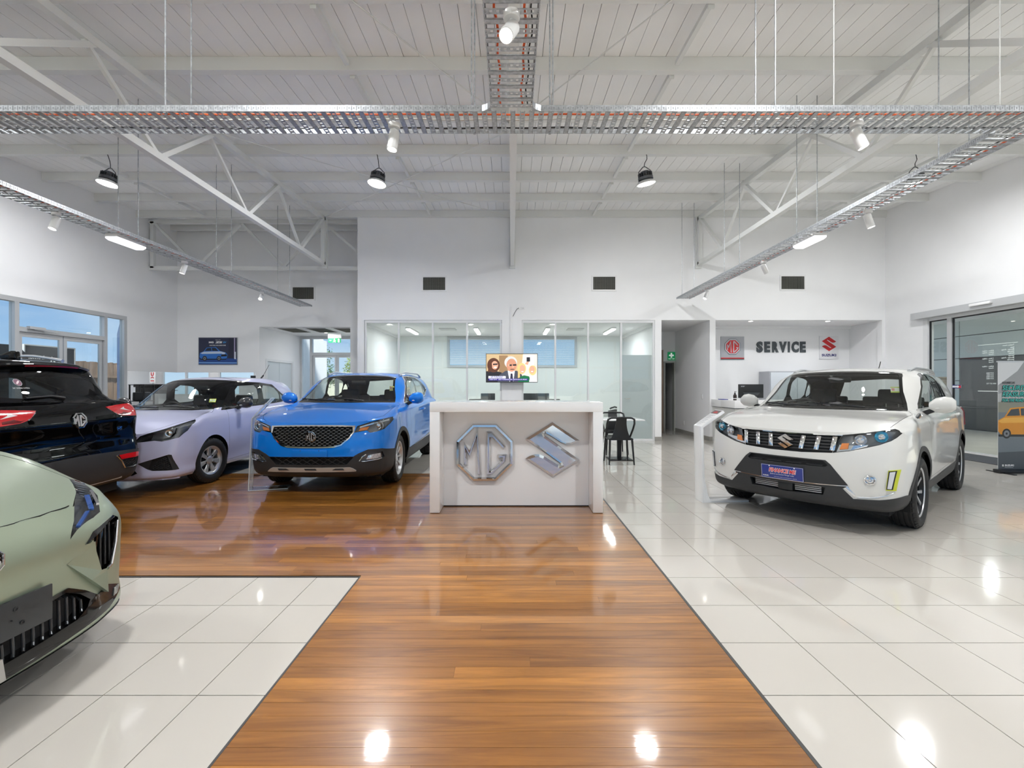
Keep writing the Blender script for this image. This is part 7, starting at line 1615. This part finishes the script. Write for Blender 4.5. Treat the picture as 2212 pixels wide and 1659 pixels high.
tag(pp.build('paper_stack', WHITEM, fix=False), 'loose fanned white papers on the service counter', 'papers', kind='stuff')
t = thing('cabinet', 'tall white cabinet standing in the service recess behind the counter', 'cabinet', (7.4, 12.2, 0)); MB().box(-.72, .72, -.2, .29, 0, 1.72).build('carcass', SGREY, t); 
for s in (-1, 1): d = MB().box(-.69 if s < 0 else .005, -.005 if s < 0 else .69, -.222, -.201, .05, 1.69).build('door', mat('cabinet_white', rgb(214, 220, 226), .35), t, bevel=.002); MB().box(s * .05 - .008, s * .05 + .008, -.24, -.222, .85, 1.0).build('handle', CHROME, d)
# ---------------------------------------------------------------- corridor
t = thing('first_aid_sign', 'green FIRST AID sign with a white cross in the corridor', 'sign', (4.72, 13.68, 2.22)); MB().box(-.11, .11, -.012, 0, -.12, .12).build('board', GREEN, t); Mx = FRAME((0, -.0125, .02), (1, 0, 0), (0, 0, 1)); flat('cross', [(SW, [(-.022, .07), (.022, .07), (.022, .022), (.07, .022), (.07, -.022), (.022, -.022), (.022, -.07), (-.022, -.07), (-.022, -.022), (-.07, -.022), (-.07, .022), (-.022, .022)])], Mx, t); text('lettering', 'FIRST AID', SW, Mx @ T(0, -.105, .001), t, size=.034, bold=.001, width=.18)
o = struct(MB().box(4.50, 4.54, 13.66, 13.84, 0, 2.06).box(4.80, 4.84, 13.66, 13.84, 0, 2.06).box(4.54, 4.80, 13.66, 13.84, 2.02, 2.06).build('door_4', mat('door_frame_grey', rgb(176, 178, 172), .4))); struct(MB().box(4.56, 4.60, 13.84, 14.5, 0.01, 2.01).build('door_leaf', mat('door_grey', rgb(150, 152, 146), .45), o))
struct(MB().box(3.67, 4.48, 13.66, 13.70, 0, 2.4).build('trim_3', mat('timber_pale', rgb(160, 140, 122), .5)))
for nm, y, z, lab in (('light_switch', 11.75, 1.07, 'white light switch on the corridor wall'), ('power_socket', 13.0, .30, 'white power socket low on the corridor wall')): tag(MB().box(4.828, 4.84, y - .04, y + .04, z - .06, z + .06).box(4.824, 4.828, y - .012, y + .012, z - .02, z + .02).build(nm, WHITEM, bevel=.002), lab, 'switch' if nm == 'light_switch' else 'socket')
# ---------------------------------------------------------------- meeting table and chairs
t = thing('meeting_table', 'white square meeting table on a black pedestal right of the counter', 'table', (1.98, 8.52, 0))
MB().box(-.37, .37, -.38, .38, .728, .748).build('table_top', WHITE, t, bevel=.003); MB().box(-.30, .30, -.04, .04, .71, .728).box(-.04, .04, -.30, .30, .71, .728).build('top_bracket', BLACK, t); MB().box(-.035, .035, -.035, .035, .02, .72).build('column', BLACK, t); MB().box(-.21, .21, -.21, .21, 0, .014).build('base_plate', mat('base_black', rgb(20, 20, 21), .25), t, bevel=.004)
CH = mat('chair_black', rgb(34, 35, 37), .42)
def chair(x, y, rz, lab):
    t = thing('chair', lab, 'chair', (x, y, 0), rz, 'black chairs at the meeting table')        # faces +y
    r = .20
    MB().tube([(-.215, .05, .452), (-.228, -.10, .60), (-.235, -.17, .70), (-.222, -.205, .775), (-.17, -.218, .80), (0, -.222, .806), (.17, -.218, .80), (.222, -.205, .775), (.235, -.17, .70), (.228, -.10, .60), (.215, .05, .452)], .017, 10).build('back_rail', CH, t, smooth=True)
    gr = []
    for k in range(9):
        u = k / 8; z = .452 + u * .345; w = .088 + .075 * (1 - u) ** 2.2; yb = -.172 - .05 * u + .02 * math.sin(math.pi * u); gr.append([(-w, yb + .012, z), (-w * .5, yb, z), (0, yb - .006, z), (w * .5, yb, z), (w, yb + .012, z), (w, yb - .004, z), (w * .5, yb - .016, z), (0, yb - .022, z), (-w * .5, yb - .016, z), (-w, yb - .004, z), (-w, yb + .012, z)])
    MB().grid(gr).build('backrest', CH, t, smooth=True, ang=50)
    s = []
    for k in range(7):
        v = -.20 + k * .07; s.append([(-.205, v, .445), (-.12, v, .455 + .012 * (abs(v) / .2) ** 2), (0, v, .448 + .016 * (abs(v) / .2) ** 2), (.12, v, .455 + .012 * (abs(v) / .2) ** 2), (.205, v, .445), (.205, v, .418), (-.205, v, .418), (-.205, v, .445)])
    sm_ = MB().grid(s); sm_.add([p for p in s[0][:-1]], [tuple(range(7))]); sm_.add([p for p in s[-1][:-1]], [tuple(range(7))[::-1]]); sm_.build('seat', CH, t, smooth=True, ang=40)
    for sx in (-1, 1):
        for y0, y1, n in ((-.18, -.235, 'rear'), (.18, .215, 'front')):
            MB().tube([(sx * .190, y0, .43), (sx * .198, (y0 + y1) / 2, .25), (sx * .212, y1, .001)], [.020, .017, .013], 8).build('leg', CH, t, smooth=True)
chair(1.875, 8.11, 0, 'black plastic chair with its back to the viewer at the white table'); chair(2.06, 9.24, R(180), 'black plastic chair facing the viewer on the far side of the white table')
# ---------------------------------------------------------------- information stands
def zprof(pts, th):
    return stroke(pts, th)
ACR = mat('acrylic', rgb(244, 248, 250), .02, trans=1., ior=1.45)
t = thing('information_stand', 'bent clear acrylic information stand between the lilac and blue cars', 'stand', (-3.37, 5.92, 0), R(17))
SHEET = glass('acrylic_sheet', (.90, .925, .94), 1.5); EDGE = mat('acrylic_lit_edge', rgb(226, 231, 236), .15, coat=.5)  # pale edge colour stands in for light caught in the sheet's rims
MB().prism(zprof([(.46, .008), (.0, .008), (.045, .93), (.27, 1.19)], .016), 0, .22, 'y').build('acrylic_sheet', SHEET, t)
for y in (0, .22): MB().tube([(.46, y, .008), (.004, y, .008), (.045, y, .93), (.27, y, 1.19)], .0065, 6).build('lit_edge', EDGE, t)
for q in ((.46, .008), (.045, .93), (.27, 1.19)): MB().tube([(q[0], 0, q[1]), (q[0], .22, q[1])], .006, 6).build('lit_edge', EDGE, t)
MB().box(.34, .50, .02, .20, .016, .022).build('foot_plate', glass('acrylic_foot', (.86, .88, .9)), t)
for k in range(3): MB().prism(stroke([(.07 + .05 * k, .966 + .058 * k), (.10 + .05 * k, 1.0 + .058 * k)], .004), .05, .17, 'y').xf(T(-.006, 0, .012)).build('card_strip', mat('card_pale', rgb(214, 218, 222), .5), t)
t = thing('information_stand', 'white slanted information stand beside the white car', 'stand', (2.205, 5.35, 0), R(4))
pr = MB().prism(stroke([(.56, .006), (0.02, .006), (.0, .875), (.262, 1.052)], .030), 0, .19, 'y').build('stand_sheet', WHITE, t, bevel=.003)
MB().prism([(.035, .02), (.10, .02), (.065, .10), (.04, .23), (.03, .30)], .002, .188, 'y').build('gusset', WHITE, t)
Mx = FRAME((.128, .095, .980), (0, -1, 0), (.262, 0, .177)); c = lambda n, r: pcol(n, rgb(*r))
flat('print', [(c('sheet', (226, 226, 226)), [(-.085, -.145), (.085, -.145), (.085, .15), (-.085, .15)])] + [(c('textgrey', (168, 168, 172)), [(-.075, -.13 + .016 * k), (.02 + .05 * ((k * 7) % 3) / 2, -.13 + .016 * k), (.02 + .05 * ((k * 7) % 3) / 2, -.124 + .016 * k), (-.075, -.124 + .016 * k)]) for k in range(12)] + [(c('photo', (96, 90, 92)), [(-.08, .075), (.08, .075), (.08, .14), (-.08, .14)]), (c('photored', (170, 40, 44)), [(-.05, .085), (.04, .085), (.05, .105), (.0, .125), (-.05, .108)])], Mx @ T(0, 0, .0012), t)
# ---------------------------------------------------------------- pull-up banner at the right
t = thing('pull_up_banner', 'tall pull-up banner with an orange SUV by the sliding doors', 'banner', (7.52, 7.16, 0)); bw_, bh = .85, 1.70
MB().box(0, bw_, -.004, .0, .06, bh + .02).build('sheet_back', WHITEM, t); MB().box(-.01, bw_ + .01, -.05, .07, 0, .06).build('cassette', BLACK, t, bevel=.012); MB().box(-.01, bw_ + .01, -.012, .012, bh + .015, bh + .035).build('top_rail', ALU, t); MB().bar((.42, .02, .06), (.42, .02, bh + .02), .014, .014).build('pole', ALU, t)
for x in (.06, .75): MB().box(x - .02, x + .02, -.20, .22, 0, .012).build('foot', BLACK, t)
Mx = FRAME((0, -.0045, .06), (1, 0, 0), (0, 0, 1)); H = bh - .04
L = [(c('mist', (205, 207, 210)), [(0, 0), (bw_, 0), (bw_, H), (0, H)]), (c('hill', (150, 152, 154)), [(.14, 1.40), (.30, 1.52), (.40, H), (.85, H), (.85, 1.1), (.0, 1.1), (.0, 1.30)]), (c('hill2', (176, 178, 178)), [(.0, 1.0), (.85, 1.0), (.85, 1.28), (.35, 1.30), (.2, 1.24), (0, 1.16)]), (c('grasses', (132, 132, 120)), [(0, .86), (.85, .86), (.85, 1.06), (0, 1.04)]), (c('road', (108, 116, 124)), [(0, 0), (.85, 0), (.85, .88), (0, .88)]), (c('roadlow', (74, 80, 86)), [(0, 0), (.85, 0), (.85, .30), (0, .26)])]
L += car_print(pcol, c('orange', (206, 136, 36)), c('winddark', (60, 66, 72)), c('tyredark', (26, 26, 28)), -.03, .47, .80, c('orangehi', (226, 168, 70)), .85)
L = [(m, [(min(max(x, 0), bw_), min(max(y, 0), H)) for x, y in p]) for m, p in L]
flat('print', L, Mx, t)
tx = lambda s, x, y, z, col, sz, wd, bold=.0, sh=.0, sp=0: text('lettering', s, col, Mx @ T(x, y, z), t, size=sz, width=wd, bold=bold, shear=sh)
BK = pcol('ink', rgb(24, 24, 26)); TEAL = pcol('teal', rgb(58, 176, 166))
tx('SUZUKISECURE', .155, 1.335, .006, BK, .045, .20, .001, .15)
for s, y, wd, sz in (('SECURITY &', 1.255, .50, .10), ('REASSURANCE', 1.155, .56, .10), ('FOR THE ROAD AHEAD', 1.065, .50, .06)):
    tx(s, .055 + wd / 2, y, .006, BK, sz, wd + .015, .008, .2); tx(s, .055 + wd / 2, y, .0065, TEAL, sz, wd, .002, .2)
tx('SUZUKI', .17, .06, .006, WHITEM, .035, .14, .002); s_badge(Mx @ T(.07, .06, .006), .018, .0004, t, WHITEM, 'badge', 0); tx('Financial Services', .165, .03, .006, WHITEM, .018, .13)
# ---------------------------------------------------------------- sliding door: stickers, lettering, mat
t = thing('door_sticker', 'blue and red arrow sticker on the sliding glass door', 'sticker', (XR + .034, 9.52, 1.33), 0)
Mx = FRAME((0, 0, 0), (0, -1, 0), (0, 0, 1)); flat('print', [(c('stblue', (34, 40, 110)), [(-.095, -.035), (.095, -.035), (.095, .035), (-.095, .035)]), (c('stred', (200, 40, 44)), [(.03, -.028), (.09, -.028), (.09, .022), (.03, .022)]), (c('stwhite', (232, 232, 236)), [(-.09, -.018), (.02, -.018), (.02, -.03), (.055, 0), (.02, .03), (.02, .018), (-.09, .018)])], Mx, t); MB().add([(0, .095, -.035), (0, -.095, -.035), (0, -.095, .035), (0, .095, .035)], [(0, 1, 2, 3)]).xf(T(.004, 0, 0)).build('backing', WHITEM, t)
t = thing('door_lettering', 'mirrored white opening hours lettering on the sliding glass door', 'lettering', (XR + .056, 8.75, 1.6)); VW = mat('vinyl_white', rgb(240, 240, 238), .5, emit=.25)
MB().add([(0, .0, 0)] * 0 + [(0, .36, .545), (0, -.36, .545), (0, -.36, .537), (0, .36, .537)], [(0, 1, 2, 3)]).build('rule', VW, t)
rows = [('Trading Hours', '', .50), ('Sales', '', .455), ('Monday - Friday', '8.00am - 5.30pm', .42), ('Saturday', '8.00am - 4.00pm', .385), ('Sunday', 'Closed', .35), ('Service', '', .305), ('Monday - Friday', '7.30am - 5.00pm', .27), ('Saturday', 'Closed', .235), ('Sunday', 'Closed', .20), ('Parts', '', .155), ('Monday - Friday', '8.00am - 5.00pm', .12), ('Saturday', 'Closed', .085), ('Phone', '', .03), ('Sales', '5177 8000', -.01), ('Service', '5177 8001', -.045), ('Parts', '5177 8002', -.08), ('Fax', '5177 8003', -.115)]
Mb = FRAME((0, 0, 0), (0, 1, 0), (0, 0, 1))                # reads from outside (+x side), mirrored from within
for a, b, z in rows:
    if a: text('lettering', a, VW, Mb @ T(-.30, z, 0), t, size=.034, align='LEFT', bold=.0006)
    if b: text('lettering', b, VW, Mb @ T(.06, z, 0), t, size=.032, align='LEFT', bold=.0004)
MB().add([(0, .36, -.35), (0, -.36, -.35), (0, -.36, -.362), (0, .36, -.362)], [(0, 1, 2, 3)]).build('rule', VW, t)
text('lettering', 'Roadside Assistance   1800 227 722', VW, Mb @ T(-.30, -.21, 0), t, size=.034, align='LEFT'); text('lettering', 'www.suzuki.com.au', VW, Mb @ T(-.30, -.27, 0), t, size=.034, align='LEFT'); text('lettering', 'LMCT 7781', VW, Mb @ T(-.30, -.31, 0), t, size=.034, align='LEFT')
tag(MB().box(8.25, 9.04, 7.5, 9.25, .0, .010).build('door_mat', mat('mat_grey', rgb(74, 77, 82), .9, noise=(120, .25)), bevel=.003), 'dark grey entrance mat inside the sliding doors', 'mat')
# ---------------------------------------------------------------- office behind the glass
OD = mat('office_desk', rgb(206, 206, 204), .4); MONB = mat('monitor_black', rgb(48, 52, 56), .4)
for i, (x0, x1, lab) in enumerate(((-2.3, -.30, 'white office desk behind the left glazing'), (.30, 2.3, 'white office desk behind the right glazing'))):
    t = thing('office_desk', lab, 'desk', ((x0 + x1) / 2, 13.1, 0), 0, 'office desks'); w = (x1 - x0) / 2
    MB().box(-w, w, -.38, .38, .70, .73).build('desk_top', OD, t); MB().box(-w + .02, w - .02, -.36, -.34, .12, .70).build('modesty_panel', OD, t)
    for s in (-1, 1): MB().box(s * w - (.03 if s > 0 else 0), s * w + (0 if s > 0 else .03), -.36, .36, 0, .70).build('leg', OD, t)
def monitor(x, y, w, h, rz, lab, z=.731):
    t = thing('monitor', lab, 'monitor', (x, y, z), rz, 'office monitors'); MB().box(-w / 2, w / 2, -.015, .02, .07, .07 + h).build('case', MONB, t, bevel=.006); MB().box(-.03, .03, 0, .02, .01, .12).box(-.11, .11, -.07, .09, 0, .012).build('stand', BLACK, t); MB().box(-w / 2 + .012, w / 2 - .012, .0201, .021, .082, .058 + h).build('screen', GBLACK, t)
monitor(-.66, 12.95, .40, .33, R(12), 'dark monitor behind the left glazing, nearest the pillar'); monitor(.50, 12.95, .36, .33, R(-8), 'dark monitor behind the right glazing, nearest the pillar'); monitor(.86, 13.05, .40, .33, R(10), 'dark monitor behind the right glazing, beside the first one')
def office_chair(x, y, rz, lab):
    t = thing('office_chair', lab, 'chair', (x, y, 0), rz, 'office chairs'); MB().box(-.24, .24, -.23, .25, .44, .50).build('seat', CH, t, bevel=.03)
    MB().tube([(-.21, -.24, .55), (-.22, -.26, .92), (-.16, -.27, .985), (.16, -.27, .985), (.22, -.26, .92), (.21, -.24, .55)], .018, 8).build('back_frame', CH, t, smooth=True); MB().box(-.20, .20, -.262, -.254, .56, .96).build('back_mesh', mat('chair_mesh', rgb(70, 74, 78), .7), t)
    MB().tube([(0, 0, .44), (0, 0, .1)], .025, 8).bar((0, -.1, .45), (0, -.25, .58), .06, .02).build('column', BLACK, t)
    for k in range(5): a = 2 * math.pi * k / 5; MB().bar((0, 0, .10), (.28 * math.cos(a), .28 * math.sin(a), .065), .04, .03).build('foot', BLACK, t); MB().lathe([(.001, -.012), (.028, -.012), (.028, .012), (.001, .012)], 12, T(.28 * math.cos(a), .28 * math.sin(a), .028) @ Matrix.Rotation(R(90), 4, 'X')).build('caster', BLACK, t)
office_chair(-1.03, 12.35, R(20), 'mesh office chair behind the left glazing'); office_chair(1.16, 12.35, R(-15), 'mesh office chair behind the right glazing')
t = thing('drawer_unit', 'low white drawer unit inside the office by the frosted door', 'cabinet', (2.66, 12.2, 0)); MB().box(-.18, .18, -.25, .25, 0, .66).build('carcass', OD, t)
for k in range(3): d = MB().box(-.165, .165, -.265, -.251, .04 + k * .205, .225 + k * .205).build('drawer', WHITEM, t); MB().box(-.05, .05, -.275, -.265, .15 + k * .205, .165 + k * .205).build('handle', CHROME, d)
t = thing('desk_phone', 'black desk phone lying on the white drawer unit', 'phone', (2.66, 12.2, .661)); MB().prism([(-.10, 0), (.10, 0), (.10, .07), (-.10, .025)], -.09, .09, 'y').build('base', BLACK, t, bevel=.008); MB().tube([(-.08, -.06, .075), (-.05, -.06, .10), (.05, -.06, .13), (.10, -.06, .11)], .022, 8).build('handset', BLACK, t, smooth=True)
for x, lab in ((-1.75, 'left'), (1.75, 'right')):
    t = thing('ceiling_vent', 'slotted air vent in the office ceiling, %s one' % lab, 'vent', (x, 12.75, 2.90), 0, 'office ceiling vents'); MB().box(-.22, .22, -.22, .22, -.004, 0).build('backing', VENTD, t)
    for k in range(5): y = -.19 + .095 * k; MB().box(-.22, .22, y - .030, y + .030, -.014, -.005).build('slat', WHITEM, t)
t = thing('picture', 'pale framed print on the frosted door of the office', 'picture', (3.06, YB + .10, 1.72)); MB().box(-.19, .19, -.012, 0, -.27, .23).build('frame', mat('pale_frame', rgb(224, 228, 230), .4), t); Mx = FRAME((0, -.0125, 0), (1, 0, 0), (0, 0, 1)); flat('print', [(pcol('pgrey', rgb(196, 200, 204)), [(-.13, -.21), (.13, -.21), (.13, .18), (-.13, .18)]), (pcol('pgrey2', rgb(172, 176, 180)), ell(.03, .10, .07, .07)), (pcol('pgrey3', rgb(182, 186, 190)), [(-.12, -.20), (.12, -.20), (.09, -.02), (-.03, .03), (-.11, -.06)])], Mx, t)
# ---------------------------------------------------------------- things behind the hatch
t = thing('printer', 'large black printer on a white cabinet behind the hatch', 'printer', (-11.0, 14.2, 1.10)); MB().box(-.34, .34, -.25, .25, 0, .20).build('body', BLACK, t, bevel=.01); MB().box(-.38, .38, -.28, .28, .20, .29).build('scanner_lid', GBLACK, t, bevel=.015); MB().box(.345, .62, -.2, .2, .09, .105).build('paper_tray', BLACK, t)
tag(MB().box(-11.4, -10.6, 13.9, 14.5, 0, 1.09).build('cabinet', WHITEM, bevel=.004), 'white cabinet carrying the black printer behind the hatch', 'cabinet')
t = thing('machine_trolley', 'dark metal coffee trolley at the window end of the hatch', 'trolley', (-10.5, 13.15, 0)); 
for x in (-.2, .2):
    for y in (-.18, .18): MB().bar((x, y, 0), (x, y, 1.38), .03, .03).build('leg', BLACK, t)
for z in (.4, .9, 1.36): MB().box(-.22, .22, -.2, .2, z, z + .02).build('shelf', BLACK, t)
MB().box(-.15, .15, -.15, .15, .922, 1.16).build('machine', MONB, t, bevel=.02)
t = thing('safety_sign', 'white board with a red U shaped mark seen through the hatch', 'sign', (-11.95, 15.4, 1.62)); MB().box(-.09, .09, 0, .012, -.18, .18).build('board', WHITEM, t); text('lettering', 'U', RED, FRAME((0, -.001, .10), (1, 0, 0), (0, 0, 1)), t, size=.15, bold=.008); MB().box(-.012, .012, .012, .03, -1.62, .15).build('post', ALU, t)
flat('print', [(RED, [(-.06, -.02), (0, .03), (.06, -.02), (.045, -.04), (0, -.005), (-.045, -.04)]), (RED, [(-.06, -.13), (.06, -.13), (.06, -.10), (-.06, -.10)])], FRAME((0, -.0005, 0), (1, 0, 0), (0, 0, 1)), t)
monitor(-7.45, 13.5, .30, .20, R(5), 'small black monitor at the passage end of the hatch', 1.08 + .29)
tag(MB().box(-7.8, -7.05, 13.25, 13.8, 0, 1.365).build('cabinet', WHITEM, bevel=.004), 'tall white cabinet under the small black monitor behind the hatch', 'cabinet')
t = thing('office_desk', 'long white desk in the side room behind the lilac car', 'desk', (-9.0, 15.2, 0), 0, 'office desks'); MB().box(-1.1, 1.1, -.35, .35, .70, .73).build('desk_top', OD, t)
for s in (-1, 1): MB().box(s * 1.05 - .02, s * 1.05 + .02, -.33, .33, 0, .70).build('leg', OD, t)
monitor(-9.4, 15.2, .5, .32, R(8), 'black monitor on the long desk in the side room'); monitor(-8.5, 15.2, .5, .32, R(-8), 'second black monitor on the long desk in the side room')
office_chair(-9.3, 14.5, R(10), 'office chair at the long desk in the side room')
